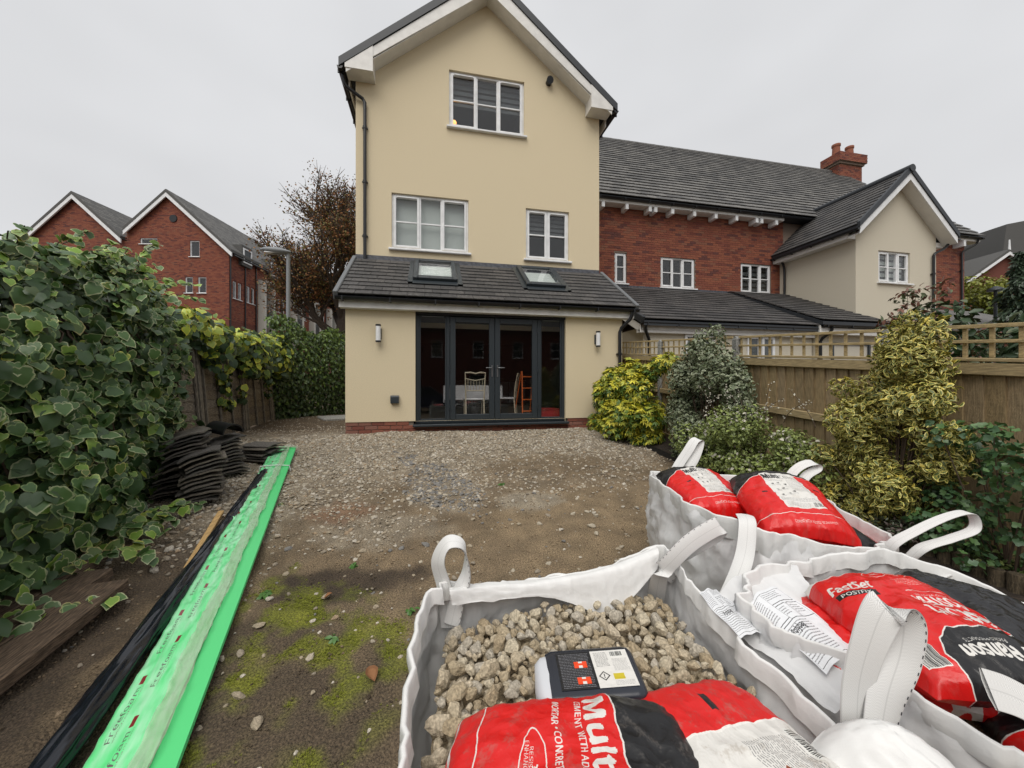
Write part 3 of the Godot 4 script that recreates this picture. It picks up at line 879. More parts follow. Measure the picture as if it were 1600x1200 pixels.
	for q in [[-.275, -.195, .275, -.165], [-.275, .165, .275, .195], [-.275, -.165, -.245, .165], [.245, -.165, .275, .165]]:
		rm.bev(Vector3(q[0], .215, q[1]), Vector3(q[2], .235, q[3]), .006)
	part(rm, "rim", mat(Color(0.33, 0.025, 0.03), 0.4), cr)
	var chest := thing("kitchen_cabinet", "pale kitchen cabinet with worktop deep inside the dark room", "cabinet", Vector3(3.5, 0.93, -5.6))
	var bd := MB.new()
	bd.box(Vector3(-1.2, 0.1, -.3), Vector3(1.2, .86, .28))
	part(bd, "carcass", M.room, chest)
	for k in 4:
		var dr := MB.new()
		dr.bev(Vector3(-1.19 + k * .6, .12, .282), Vector3(-.61 + k * .6, .84, .30), .005)
		part(dr, "cabinet_door", M.film_white, chest)
	var wt := MB.new()
	wt.bev(Vector3(-1.22, .862, -.3), Vector3(1.22, .90, .32), .006)
	part(wt, "worktop", M.stone_trim, chest)
	var plinthk := MB.new()
	plinthk.box(Vector3(-1.18, 0, -.28), Vector3(1.18, .1, .24))
	part(plinthk, "kickboard", M.anth, chest)
func brick_face(parent: Node, x0: float, y0: float, x1: float, y1: float, z: float, holes: Array, limit: int, t := Transform3D(), cut = null) -> void:
	# stretcher bond in front of a mortar bed; t turns the plane where the wall faces another way
	var bu := MB.new()
	bu.box(Vector3(-0.1075, -0.0325, -0.03), Vector3(0.1075, 0.0325, 0.0))
	var unit := bu.mesh()
	var spots := []
	var r := 0
	var y := y0 + 0.0325
	while y < y1:
		var x := x0 - (0.1125 if r % 2 else 0.0)
		while x < x1:
			var a := maxf(x, x0)
			var b := minf(x + 0.215, x1)
			for h in holes:
				if y + 0.02 > h[1] and y - 0.02 < h[3]:
					if a < h[0] and b > h[0]: b = h[0]
					elif a < h[2] and b > h[2]: a = h[2]
					elif a >= h[0] and b <= h[2]: b = a
			var ok := b - a > 0.03
			if ok and cut != null: ok = cut.call((a + b) / 2, y)
			if ok:
				var idx := rng.randi() % 5
				if rng.randf() < 0.5: idx = rng.randi() % 2
				spots.append([t * Transform3D(Basis().scaled(Vector3((b - a) / 0.215, 1, 1)), Vector3((a + b) / 2, y, z + rng.randf_range(-0.002, 0.002))), idx])
			x += 0.225
		y += 0.075
		r += 1
	pieces(parent, "brick", unit, M.bricks, spots, limit, "far_bricks")

func build_terrace() -> void:
	var h := thing("brick_terrace", "red brick terrace with long grey tiled roof right of the cream gable house", "house")
	var zw := -4.0
	var holes := [[7.38, 4.99, 7.80, 6.0], [9.05, 4.95, 10.36, 5.98], [12.2, 4.93, 13.48, 5.97]]
	var flat := func(_x: float) -> float: return 7.75
	var mb := MB.new()
	wall(mb, 5.67, 23.0, 0.7, flat, holes, [], zw - 0.012, 0.1)
	mb.quad(Vector3(23.0, 0.7, zw - 0.012), Vector3(23.0, 0.7, -13), Vector3(23.0, 7.75, -13), Vector3(23.0, 7.75, zw - 0.012))
	mb.quad(Vector3(23.0, 0.7, -13), Vector3(5.67, 0.7, -13), Vector3(5.67, 7.75, -13), Vector3(23.0, 7.75, -13))
	part(mb, "wall", M.mortar_dark, h)
	brick_face(h, 5.67, 4.7, 14.0, 7.7, zw, holes, 300)
	brick_face(h, 17.0, 4.4, 23.0, 7.7, zw, [], 0)
	add_window(h, 7.38, 4.99, 7.80, 6.0, zw, [1.0], {"bar": 0.55, "vents": false})
	add_window(h, 9.05, 4.95, 10.36, 5.98, zw, [0.35, -0.3, 0.35], {"vents": false, "depth": 1.6})
	add_window(h, 12.2, 4.93, 13.48, 5.97, zw, [0.35, -0.3, 0.35], {"blind": 0.9, "bands": true, "blind_mat": M.blind_grey, "vents": false})
	# main roof
	var upv := Vector3(0, 5.45, -5.4).normalized()
	var eave := Vector3(5.68, 7.62, -3.55)
	var rl := 7.67
	var dk := MB.new()
	dk.prism([Vector2(3.55, 7.58), Vector2(8.95, 13.03), Vector2(13.4, 7.58), Vector2(13.4, 7.5), Vector2(3.6, 7.545)].map(func(p): return Vector2(p.x, p.y)), 5.68, 23.3, Transform3D(Basis(Vector3(0, 0, -1), Vector3.UP, Vector3.RIGHT), Vector3.ZERO))
	part(dk, "roof_deck", M.verge, h)
	var trim := func(s: float) -> Vector2: return Vector2(0.0, 17.62)
	roof_tiles(h, eave, Vector3.RIGHT, upv, 17.62, 24, 0.32, 0.33, M.slates, 300, [], trim)
	var rg := MB.new()
	for k in 39:
		var x := 5.7 + k * 0.45
		rg.tube([Vector3(x, 13.05, -8.95), Vector3(x + 0.44, 13.05, -8.95)], [0.12, 0.125], 8)
	part(rg, "ridge_tiles", M.slates.mats[0], h)
	var fa := MB.new()
	fa.box(Vector3(5.68, 7.46, -3.72), Vector3(13.7, 7.60, -3.69))
	fa.box(Vector3(5.68, 7.45, -3.99), Vector3(13.7, 7.47, -3.721))
	fa.box(Vector3(17.4, 7.46, -3.72), Vector3(23.3, 7.60, -3.69))
	fa.box(Vector3(17.4, 7.45, -3.99), Vector3(23.3, 7.47, -3.721))
	part(fa, "fascia_board", M.fascia, h)
	gutter(h, Vector3(5.7, 7.60, -3.62), Vector3(13.6, 7.60, -3.62), 0.06)
	gutter(h, Vector3(17.5, 7.60, -3.62), Vector3(23.35, 7.60, -3.62), 0.06)
	var x := 6.0
	var pair := 0
	while x < 13.4:
		for dx in ([0.0, 0.2] if pair % 5 == 3 else [0.0]):
			var br := MB.new()
			br.bev(Vector3(x + dx - 0.055, 7.28, zw + 0.003), Vector3(x + dx + 0.055, 7.448, zw + 0.33), 0.01)
			part(br, "eaves_bracket", M.white, h)
		x += 0.82
		pair += 1
	for q in [20.6, 22.4]:
		var br := MB.new()
		br.box(Vector3(q - .06, 7.22, zw + .003), Vector3(q + .06, 7.448, zw + .34))
		part(br, "eaves_bracket", M.white, h)
	downpipe(h, [Vector3(23.1, 7.55, -3.62), Vector3(23.1, 7.35, -3.7), Vector3(22.75, 7.1, -3.94), Vector3(22.75, 4.0, -3.94)])
	# chimney with two pots
	var ch := MB.new()
	ch.box(Vector3(22.5, 10.8, -9.2), Vector3(24.0, 13.3, -8.5))
	ch.box(Vector3(22.42, 13.3, -9.28), Vector3(24.08, 13.4, -8.42))
	ch.box(Vector3(22.34, 13.4, -9.36), Vector3(24.16, 13.85, -8.34))
	var cn := part(ch, "chimney", M.mortar_dark, h)
	brick_face(cn, 22.5, 10.8, 24.0, 13.3, -8.49, [], 0)
	brick_face(cn, 22.34, 13.41, 24.16, 13.84, -8.33, [], 0)
	brick_face(cn, -9.2, 10.8, -8.5, 13.3, 0.01, [], 0, Transform3D(Basis(Vector3(0, 0, 1), Vector3.UP, Vector3(-1, 0, 0)), Vector3(22.5, 0, 0)))
	brick_face(cn, -9.36, 13.41, -8.34, 13.84, 0.01, [], 0, Transform3D(Basis(Vector3(0, 0, 1), Vector3.UP, Vector3(-1, 0, 0)), Vector3(22.34, 0, 0)))
	var sk := MB.new()
	sk.box(Vector3(22.46, 12.0, -9.25), Vector3(24.04, 12.16, -8.45))
	part(sk, "lead_flashing", M.lead, cn)
	for px in [22.75, 23.65]:
		var pt := MB.new()
		pt.tube([Vector3(px, 13.85, -8.85), Vector3(px, 14.40, -8.85), Vector3(px, 14.41, -8.85), Vector3(px, 14.52, -8.85), Vector3(px, 14.53, -8.85)], [0.19, 0.165, 0.20, 0.20, 0.16], 14)
		part(pt, "chimney_pot", M.clay, cn)
	# lean-to along the back of the terrace
	var e2 := Vector3(6.45, 3.24, -0.78)
	var up2 := Vector3(0, 1.62, -3.2).normalized()
	var wl := MB.new()
	wl.box(Vector3(6.62, 0.6, -3.95), Vector3(11.7, 3.1, -1.05))
	part(wl, "extension_wall", M.render_old, h)
	var d2 := MB.new()
	d2.prism([Vector2(0.78, 3.22), Vector2(3.98, 4.84), Vector2(3.98, 4.70), Vector2(0.78, 3.10)].map(func(p): return p), 6.47, 11.72, Transform3D(Basis(Vector3(0, 0, -1), Vector3.UP, Vector3.RIGHT), Vector3.ZERO))
	part(d2, "roof_deck", M.verge, h)
	roof_tiles(h, e2, Vector3.RIGHT, up2, 5.3, 14, 0.25, 0.3, M.tiles, 200)
	var v2 := MB.new()
	var rb := Basis(Vector3.RIGHT, Vector3.RIGHT.cross(up2), -up2)
	v2.bev(Vector3(-0.05, -0.09, -3.55), Vector3(0.03, 0.08, 0.03), 0.012, Transform3D(rb, e2))
	part(v2, "verge_trim", M.verge, h)
	var f2 := MB.new()
	f2.box(Vector3(6.5, 3.02, -0.93), Vector3(11.75, 3.17, -0.905))
	f2.prism([Vector2(0.9, 2.95), Vector2(3.9, 4.48), Vector2(3.9, 4.66), Vector2(0.9, 3.14)], 6.44, 6.466, Transform3D(Basis(Vector3(0, 0, -1), Vector3.UP, Vector3.RIGHT), Vector3.ZERO))
	f2.box(Vector3(6.44, 2.95, -1.06), Vector3(11.72, 3.018, -0.92))
	part(f2, "fascia_board", M.fascia, h)
	gutter(h, Vector3(6.45, 3.18, -0.83), Vector3(11.78, 3.18, -0.83), 0.06)
	downpipe(h, [Vector3(6.56, 3.12, -0.83), Vector3(6.56, 3.0, -0.86), Vector3(6.75, 2.78, -1.0), Vector3(6.75, 0.8, -1.0)])
	var f3 := MB.new()
	f3.box(Vector3(5.70, 4.78, -4.02), Vector3(14.0, 4.93, -3.965))
	part(f3, "lead_flashing", M.lead, h)
	# french window of the neighbour, seen through the trellis
	for q in [[7.75, 8.15], [8.2, 8.6], [9.6, 10.0], [10.05, 10.45]]:
		var dm := MB.new()
		frame_ring(dm, q[0], 0.95, q[1], 2.95, 0.07, -1.05, -1.0)
		var dd := part(dm, "garden_door", M.white, h)
		var g := MB.new()
		g.quad(Vector3(q[0] + .06, 1.0, -1.03), Vector3(q[1] - .06, 1.0, -1.03), Vector3(q[1] - .06, 2.9, -1.03), Vector3(q[0] + .06, 2.9, -1.03))
		part(g, "pane", M.glass, dd)
		var bk := MB.new()
		bk.box(Vector3(q[0] + .05, .98, -1.049), Vector3(q[1] - .05, 2.92, -1.046))
		part(bk, "curtain", M.blind_grey, dd)
	# second lean-to, a little higher, against the wing
	var w3 := MB.new()
	w3.box(Vector3(11.74, 0.6, -3.95), Vector3(13.84, 3.3, -0.98))
	w3.prism([Vector2(0.98, 3.29), Vector2(3.95, 3.29), Vector2(3.95, 4.72)], 11.74, 13.84, Transform3D(Basis(Vector3(0, 0, -1), Vector3.UP, Vector3.RIGHT), Vector3.ZERO))
	part(w3, "extension_wall", M.render_old, h)
	var d3 := MB.new()
	d3.prism([Vector2(0.68, 3.36), Vector2(3.98, 4.93), Vector2(3.98, 4.80), Vector2(0.68, 3.23)], 11.62, 13.84, Transform3D(Basis(Vector3(0, 0, -1), Vector3.UP, Vector3.RIGHT), Vector3.ZERO))
	d3.prism([Vector2(0.68, 3.36), Vector2(1.5, 3.75), Vector2(1.5, 3.62), Vector2(0.68, 3.23)], 13.843, 14.3, Transform3D(Basis(Vector3(0, 0, -1), Vector3.UP, Vector3.RIGHT), Vector3.ZERO))
	part(d3, "roof_deck", M.verge, h)
	roof_tiles(h, Vector3(11.62, 3.38, -0.68), Vector3.RIGHT, Vector3(0, 1.57, -3.3).normalized(), 2.22, 14, 0.25, 0.3, M.tiles, 60)
	var f4 := MB.new()
	f4.prism([Vector2(0.74, 3.03), Vector2(3.9, 4.52), Vector2(3.9, 4.80), Vector2(0.74, 3.25)], 11.60, 11.64, Transform3D(Basis(Vector3(0, 0, -1), Vector3.UP, Vector3.RIGHT), Vector3.ZERO))
	f4.box(Vector3(11.645, 3.03, -0.78), Vector3(14.3, 3.2, -0.755))
	f4.box(Vector3(11.645, 3.03, -0.979), Vector3(14.3, 3.05, -0.78))
	part(f4, "fascia_board", M.fascia, h)
	gutter(h, Vector3(11.62, 3.27, -0.69), Vector3(14.32, 3.27, -0.69), 0.055)
	var bw := MB.new()
	frame_ring(bw, 12.25, 1.7, 13.6, 2.85, 0.07, -0.98, -0.93)
	var b1 := part(bw, "window", M.anth, h)
	var gq := MB.new()
	gq.quad(Vector3(12.3, 1.75, -.95), Vector3(13.55, 1.75, -.95), Vector3(13.55, 2.8, -.95), Vector3(12.3, 2.8, -.95))
	part(gq, "pane", M.glass, b1)
	downpipe(h, [Vector3(11.95, 3.25, -0.69), Vector3(11.95, 3.1, -0.72), Vector3(11.85, 2.9, -0.93), Vector3(11.85, 0.8, -0.93)])
	# rendered wing with its own gable
	var wt := func(xx: float) -> float: return minf(6.12 + (xx - 13.55) * 0.92, 6.12 + (17.35 - xx) * 0.92)
	var wg := MB.new()
	wall(wg, 13.85, 17.05, 0.6, wt, [[14.72, 4.78, 15.98, 5.74]], [15.45], -1.5, 0.1)
	wg.quad(Vector3(13.85, 0.6, -4), Vector3(13.85, 0.6, -1.5), Vector3(13.85, 6.2, -1.5), Vector3(13.85, 6.2, -4))
	wg.quad(Vector3(17.05, 0.6, -1.5), Vector3(17.05, 0.6, -4), Vector3(17.05, 6.2, -4), Vector3(17.05, 6.2, -1.5))
	part(wg, "wing_wall", M.render_old, h)
	add_window(h, 14.72, 4.78, 15.98, 5.74, -1.5, [0.35, -0.3, 0.35], {"blind": 0.95, "bands": true, "blind_mat": M.blind, "vents": false})
	for s in [-1.0, 1.0]:
		var ex := 13.5 if s < 0 else 17.4
		var g: float = -s
		var q := [Vector2(ex, 6.15), Vector2(15.45, 6.15 + 1.95 * 0.92), Vector2(15.45, 6.29 + 1.95 * 0.92), Vector2(ex, 6.29)]
		if s > 0: q.reverse()
		var sl := MB.new()
		sl.prism(q, -6.0, -1.22)
		part(sl, "roof_deck", M.verge, h)
		var su := Vector3(g, 0.92, 0).normalized()
		if s < 0: roof_tiles(h, Vector3(ex, 6.27, -4.6), Vector3(0, 0, 1), su, 3.4, 13, 0.205, 0.3, M.tiles, 150)
		var vg := MB.new()
		q = [Vector2(ex, 6.20), Vector2(15.45, 6.20 + 1.95 * 0.92), Vector2(15.45, 6.38 + 1.95 * 0.92), Vector2(ex, 6.36)]
		if s > 0: q.reverse()
		vg.prism(q, -1.22, -1.13)
		part(vg, "verge_trim", M.verge, h)
		var bb := MB.new()
		q = [Vector2(ex + g * .04, 5.98 + .04), Vector2(15.45, 5.98 + 1.95 * 0.92), Vector2(15.45, 6.19 + 1.95 * 0.92), Vector2(ex + g * .04, 6.19 + .04)]
		if s > 0: q.reverse()
		bb.prism(q, -1.19, -1.16)
		part(bb, "bargeboard", M.white, h)
		var sf := MB.new()
		q = [Vector2(ex + g * .05, 5.99 + .04), Vector2(15.45, 5.99 + 1.95 * 0.92), Vector2(15.45, 6.01 + 1.95 * 0.92), Vector2(ex + g * .05, 6.01 + .04)]
		if s > 0: q.reverse()
		sf.prism(q, -1.497, -1.191)
		part(sf, "soffit", M.fascia, h)
		var fb := MB.new()
		fb.box(Vector3(minf(ex + g * .05, ex + g * .34), 6.0, -4.0), Vector3(maxf(ex + g * .05, ex + g * .34), 6.15, -1.5))
		part(fb, "fascia_board", M.fascia, h)
		gutter(h, Vector3(ex - g * .02, 6.17, -4.0), Vector3(ex - g * .02, 6.17, -1.14), 0.055)
	var rt := MB.new()
	rt.tube([Vector3(15.45, 8.1, -5.0), Vector3(15.45, 8.1, -1.1)], [0.11, 0.11], 10)
	part(rt, "ridge_tiles", M.verge, h)
	downpipe(h, [Vector3(13.6, 6.1, -3.75), Vector3(13.75, 5.9, -3.75), Vector3(13.78, 5.7, -3.75), Vector3(13.78, 4.85, -3.75)])
	downpipe(h, [Vector3(17.36, 6.12, -1.35), Vector3(17.25, 5.95, -1.4), Vector3(16.85, 5.75, -1.44), Vector3(16.85, 0.8, -1.44)])
	# a further low roof beyond the wing
	var lw := MB.new()
	lw.prism([Vector2(1.2, 3.5), Vector2(3.98, 4.7), Vector2(3.98, 4.55), Vector2(1.2, 3.35)], 17.1, 23.4, Transform3D(Basis(Vector3(0, 0, -1), Vector3.UP, Vector3.RIGHT), Vector3.ZERO))
	part(lw, "roof_deck", M.slates.mats[1], h)
	var lb := MB.new()
	lb.box(Vector3(17.1, 0.6, -3.98), Vector3(23.2, 3.5, -1.6))
	part(lb, "extension_wall", M.render_old, h)

func gable_house(called: String, label: String, p: Vector3, turn: float, w: float, wall_h: float, pitch: float, depth: float, wall_mat: Material, roof_mat: Material, wins: Array) -> Node3D:
	# a plain house far away: gable towards local +z
	var h := thing(called, label, "house", p, turn)
	var rise := w / 2 * pitch
	var tp := func(x: float) -> float: return wall_h + rise - absf(x) * pitch
	var mb := MB.new()
	wall(mb, -w / 2, w / 2, 0, tp, wins, [0.0], 0, 0.1)
	mb.quad(Vector3(-w / 2, 0, -depth), Vector3(-w / 2, 0, 0), Vector3(-w / 2, wall_h, 0), Vector3(-w / 2, wall_h, -depth))
	mb.quad(Vector3(w / 2, 0, 0), Vector3(w / 2, 0, -depth), Vector3(w / 2, wall_h, -depth), Vector3(w / 2, wall_h, 0))
	part(mb, "wall", wall_mat, h)
	for s in [-1.0, 1.0]:
		var q := [Vector2(s * (w / 2 + .3), wall_h - .3 * pitch), Vector2(0, wall_h + rise), Vector2(0, wall_h + rise + .18), Vector2(s * (w / 2 + .3), wall_h - .3 * pitch + .18)]
		if s > 0: q.reverse()
		var r := MB.new()
		r.prism(q, -depth - .2, 0.35)
		part(r, "roof_slope", roof_mat, h)
		q = [Vector2(s * (w / 2 + .3), wall_h - .3 * pitch - .22), Vector2(0, wall_h + rise - .22), Vector2(0, wall_h + rise - .003), Vector2(s * (w / 2 + .3), wall_h - .3 * pitch - .003)]
		if s > 0: q.reverse()
		var b := MB.new()
		b.prism(q, 0.25, 0.34)
		part(b, "bargeboard", M.white, h)
	for q in wins: add_window(h, q[0], q[1], q[2], q[3], 0.0, [-1.0], {"vents": false, "bar": 0.0})
	return h

func build_far_right() -> void:
	# houses over the fence at the right edge
	var r := gable_house("brick_house", "distant brick house with grey roof and white bargeboards above right shrubs", Vector3(40.4, 1.0, -11.2), -0.25, 5.0, 8.0, 0.72, 9.0, M.far_brick, M.far_roof, [[-1.2, 5.0, 1.2, 6.3]])
	var rf := MB.new()
	rf.prism([Vector2(-9.0, 8.0), Vector2(-2.3, 8.0), Vector2(-2.3, 11.9), Vector2(-6.2, 11.0)], -8.5, -0.8)
	part(rf, "side_roof", M.far_roof, r)
	var rw := MB.new()
	rw.box(Vector3(-8.6, 0, -8.0), Vector3(-2.52, 8.0, -1.4))
	part(rw, "side_wall", M.far_brick, r)
	var r2 := MB.new()
	r2.prism([Vector2(2.0, 8.0), Vector2(10.0, 8.0), Vector2(8.0, 13.6), Vector2(2.6, 12.6)], -9.5, -2.0)
	part(r2, "tall_roof", M.far_roof, r)
	var fn := MB.new()
	fn.tube([Vector3(0, 9.9, .3), Vector3(0, 10.6, .3)], [.07, .04], 8)
	part(fn, "finial", M.white, r)
func build_left_terrace() -> void:
	var p := Vector3(-12.11, 0.6, -22.14)
	var h := thing("brick_flats", "long three storey red brick block with twin gables behind the ivy", "building", p, deg_to_rad(-10.8))
	var e := 10.1   # eaves above the node
	var pit := 0.9
	var holes := [[-2.65, 9.85, -2.0, 10.95], [-6.0, 10.7, -4.85, 11.1], [-2.97, 7.35, -2.45, 8.45], [-2.1, 7.35, -1.55, 8.45]]
	var tp := func(x: float) -> float:
		if x > -6.9: return e + 4.0 - absf(x + 4.05) * 0.92
		return e + 3.8 - absf(x + 10.3) * 0.92
	var mb := MB.new()
	wall(mb, -14.3, 0.0, 0, tp, holes, [-4.05, -10.3, -7.2, -6.9], 0, 0.1)
	part(mb, "gable_wall", M.far_brick, h)
	brick_face(h, -14.3, 5.5, 0.0, e + 4.2, 0.012, holes, 0, Transform3D(), func(x: float, y: float) -> bool: return y < tp.call(x))
	for q in holes: add_window(h, q[0], q[1], q[2], q[3], 0.012, [-1.0], {"vents": false, "bar": 0.0})
	for s in [[-4.05, e + 4.0, 0.35, 6.9], [-10.3, e + 3.8, -7.05, 14.5]]:
		for side in [-1.0, 1.0]:
			var ex: float = s[2] if side > 0 else -s[3]
			var ye: float = s[1] - absf(ex - s[0]) * 0.92
			var q := [Vector2(ex, ye + .05), Vector2(s[0], s[1] + .05), Vector2(s[0], s[1] + .25), Vector2(ex, ye + .25)]
			if side > 0: q.reverse()
			var r := MB.new()
			r.prism(q, -22.0, 0.3)
			part(r, "roof_slope", M.far_roof, h)
			if side > 0: roof_tiles(h, Vector3(ex, ye + .25, -22.0), Vector3(0, 0, 1), Vector3(s[0] - ex, s[1] - ye, 0).normalized(), 22.2, int(Vector2(s[0] - ex, s[1] - ye).length() / .33), .33, .36, M.slates, 0)
			q = [Vector2(ex, ye - .25), Vector2(s[0], s[1] - .25), Vector2(s[0], s[1] + .045), Vector2(ex, ye + .045)]
			if side > 0: q.reverse()
			var b := MB.new()
			b.prism(q, 0.2, 0.28)
			part(b, "bargeboard", M.white, h)
	var vn := MB.new()
	vn.tube([Vector3(-3.75, 12.45, 0), Vector3(-3.75, 12.45, 0.06)], [0.27, 0.25], 18)
	part(vn, "round_vent", M.black, h)
	# long side, facing +x, running away
	var t := Transform3D(Basis(Vector3(0, 0, -1), Vector3.UP, Vector3(1, 0, 0)), Vector3.ZERO)
	var side_holes := []
	for d in [0.35, 0.85, 1.75, 2.25, 5.0, 5.5, 6.2, 6.7, 8.6, 9.1, 9.7, 12.2, 12.7, 13.4, 15.5, 16.2, 17.6]:
		side_holes.append([d, 7.1, d + 0.36, 8.3])
	var sw := MB.new()
	wall(sw, 0, 21.5, 0, func(_x): return e + 0.1, side_holes, [], 0, 0.08)
	var sp := part(sw, "side_wall", M.far_brick, h, t)
	brick_face(sp, 0.0, 5.5, 21.5, e + 0.1, 0.012, side_holes, 0)
	for q in side_holes: add_window(sp, q[0], q[1], q[2], q[3], 0.012, [-1.0], {"vents": false, "bar": 0.0})
	for d in [3.0, 7.35, 10.6, 14.2]:
		var fr := MB.new()
		for b in [[d, 4.5, d + 0.22, 8.9], [d + 1.15, 4.5, d + 1.37, 8.9], [d, 8.9, d + 1.37, 9.12]]:
			fr.box(Vector3(b[0], b[1], 0), Vector3(b[2], b[3], 0.55))
		var po := part(fr, "balcony_frame", M.stone_trim, sp)
		var dk := MB.new()
		dk.box(Vector3(d + .24, 5.9, .01), Vector3(d + 1.13, 8.6, .03))
		part(dk, "balcony_door", M.anth, sp)
		var rl := MB.new()
		for k in 7: rl.box(Vector3(d + .25 + k * .13, 5.9, .45), Vector3(d + .28 + k * .13, 6.9, .48))
		rl.box(Vector3(d + .22, 6.9, .44), Vector3(d + 1.15, 6.95, .49))
		part(rl, "balcony_rail", M.black, sp)
	for d in [0.9, 4.1, 7.0, 9.4, 12.0, 15.0]:
		var dm := MB.new()
		dm.box(Vector3(d, e - .5, -.8), Vector3(d + 1.1, e + .95, .25))
		var dn := part(dm, "dormer", M.far_roof, sp)
		var dw := MB.new()
		frame_ring(dw, d + .1, e - .3, d + 1.0, e + .75, .1, .25, .32)
		part(dw, "dormer_window", M.white, dn)
		var dg := MB.new()
		dg.box(Vector3(d + .2, e - .2, .252), Vector3(d + .9, e + .65, .27))
		part(dg, "pane", M.anth, dn)
	for d in [0.05, 1.55, 2.75, 6.0, 8.3, 11.8, 14.0, 17.0]:
		var dp := MB.new()
		dp.tube([Vector3(d, 0, .06), Vector3(d, e, .06)], [.045, .045], 6)
		part(dp, "downpipe", M.black, sp)
	var gt := MB.new()
	gt.tube([Vector3(0, e - .12, .32), Vector3(21.5, e - .12, .32)], [.07, .07], 6)
	part(gt, "gutter", M.black, sp)

func build_lamp_post() -> void:
	var l := thing("street_lamp", "grey street lamp post with flat lantern in front of the brick block", "street lamp", Vector3(-2.73, 0.5, -5.3))
	var pl := MB.new()
	pl.tube([Vector3(0, 0, 0), Vector3(0, 1.2, 0), Vector3(0, 1.25, 0), Vector3(0, 5.18, 0)], [.09, .09, .06, .055], 12)
	part(pl, "pole", M.galv, l)
	var hd := MB.new()
	var rows := []
	for k in 9:
		var s := k / 8.0
		var w := 0.02 + 0.15 * sin(PI * clampf(s * 0.9 + 0.1, 0, 1)) ** 0.6
		var row := PackedVector3Array()
		for j in 13:
			var an := TAU * j / 12
			row.append(Vector3(0.1 - 0.86 * s, 5.2 + 0.05 * s + sin(an) * 0.075 * (0.4 + sin(PI * s)), cos(an) * w))
		rows.append(row)
	hd.grid(rows, true)
	part(hd, "lantern", M.galv, l)
	var ln := MB.new()
	ln.box(Vector3(-0.62, 5.14, -.1), Vector3(-0.2, 5.165, .1))
	part(ln, "lens", M.white, l)

func limb(mb: MB, twigs: Array, p: Vector3, d: Vector3, len: float, r: float, lvl: int, tips: Array, maxl: int) -> void:
	var pts := [p]
	var rad := [r]
	var n := 5
	var q := p
	var dir := d
	for k in n:
		dir = (dir + Vector3(rng.randf_range(-.22, .22), rng.randf_range(-.06, .2), rng.randf_range(-.22, .22))).normalized()
		q += dir * len / n
		pts.append(q)
		rad.append(lerpf(r, r * 0.55, (k + 1.0) / n))
	mb.tube(pts, rad, 8 if lvl < 2 else 5, false)
	if lvl >= maxl:
		tips.append([pts[2], dir]); tips.append([pts[4], dir]); tips.append([q, dir])
		return
	var kids := 3 if lvl == 0 else 4
	for k in kids:
		var f := 0.45 + 0.55 * (k + 1.0) / kids
		var a: Vector3 = pts[int(f * n)]
		var ax := dir.cross(Vector3(rng.randf_range(-1, 1), rng.randf_range(-1, 1), rng.randf_range(-1, 1))).normalized()
		var nd := dir.rotated(ax, rng.randf_range(0.35, 0.85))
		nd.y = maxf(nd.y, -0.12)
		limb(mb, twigs, a, nd.normalized(), len * rng.randf_range(0.58, 0.8), r * 0.5, lvl + 1, tips, maxl)
	limb(mb, twigs, q, dir, len * 0.7, r * 0.55, lvl + 1, tips, maxl)

func build_tree() -> void:
	rng.seed = 77
	var tr := thing("autumn_tree", "wide autumn tree with thinning brown leaves left of the gable house", "tree", Vector3(-2.4, 0.5, -10.5))
	tr.scale = Vector3.ONE * 1.1
	var tk := MB.new()
	tk.tube([Vector3(0.0, 0, 0), Vector3(0.02, 1.0, 0), Vector3(0.06, 2.4, 0.0), Vector3(0.22, 4.0, 0.02), Vector3(0.3, 4.8, 0)], [0.46, 0.36, 0.33, 0.28, 0.22], 12, false)
	part(tk, "trunk", M.bark, tr)
	var br := MB.new()
	var tips := []
	var start := [[Vector3(0.06, 2.9, 0), Vector3(-.85, .8, .1), 1.7, .15], [Vector3(0.12, 3.3, 0), Vector3(-.7, 1.0, -.5), 1.8, .15], [Vector3(0.15, 3.5, 0), Vector3(-.55, .9, .6), 1.8, .14], [Vector3(.22, 4.0, 0), Vector3(.9, .7, .3), 2.1, .14], [Vector3(.3, 4.7, 0), Vector3(-.35, 1, .1), 2.0, .15], [Vector3(.3, 4.7, 0), Vector3(.35, 1, -.3), 2.0, .15], [Vector3(.15, 3.3, 0), Vector3(.8, .8, -.6), 2.0, .13], [Vector3(.05, 2.7, 0), Vector3(-.7, .5, .5), 1.45, .11]]
	for s in start: limb(br, [], s[0], s[1].normalized(), s[2], s[3], 0, tips, 3)
	part(br, "branches", M.bark, tr)
	var lf := MB.new()
	lf.tri(Vector3(0, 0, 0), Vector3(.5, .5, .08), Vector3(0, 1, 0))
	lf.tri(Vector3(0, 0, 0), Vector3(0, 1, 0), Vector3(-.5, .5, .08))
	var xf := []
	var cols := []
	var tw := MB.new()
	var pal := [Color(.26, .12, .045), Color(.19, .10, .04), Color(.31, .155, .055), Color(.17, .14, .045), Color(.23, .09, .035), Color(.15, .15, .045)]
	for tip in tips:
		var p: Vector3 = tip[0]
		for j in 2:
			var e: Vector3 = p + (tip[1] + Vector3(rng.randf_range(-.8, .8), rng.randf_range(-.4, .6), rng.randf_range(-.8, .8))) * 0.26
			tw.tube([p, e], [.012, .005], 3, false)
		var dens := 12
		for j in dens:
			var o := Vector3(rng.randfn(0, .22), rng.randfn(0, .17), rng.randfn(0, .22))
			var s := rng.randf_range(.045, .088)
			xf.append(turned(p.x + o.x, p.y + o.y, p.z + o.z, rng.randf() * TAU, rng.randf() * TAU, rng.randf() * TAU, Vector3.ONE * s))
			cols.append(pick(pal))
	part(tw, "twigs", M.twig, tr)
	scatter(tr, "crown", lf.mesh(), M.leaf_dry, xf, cols)
	print("tree tips ", tips.size())

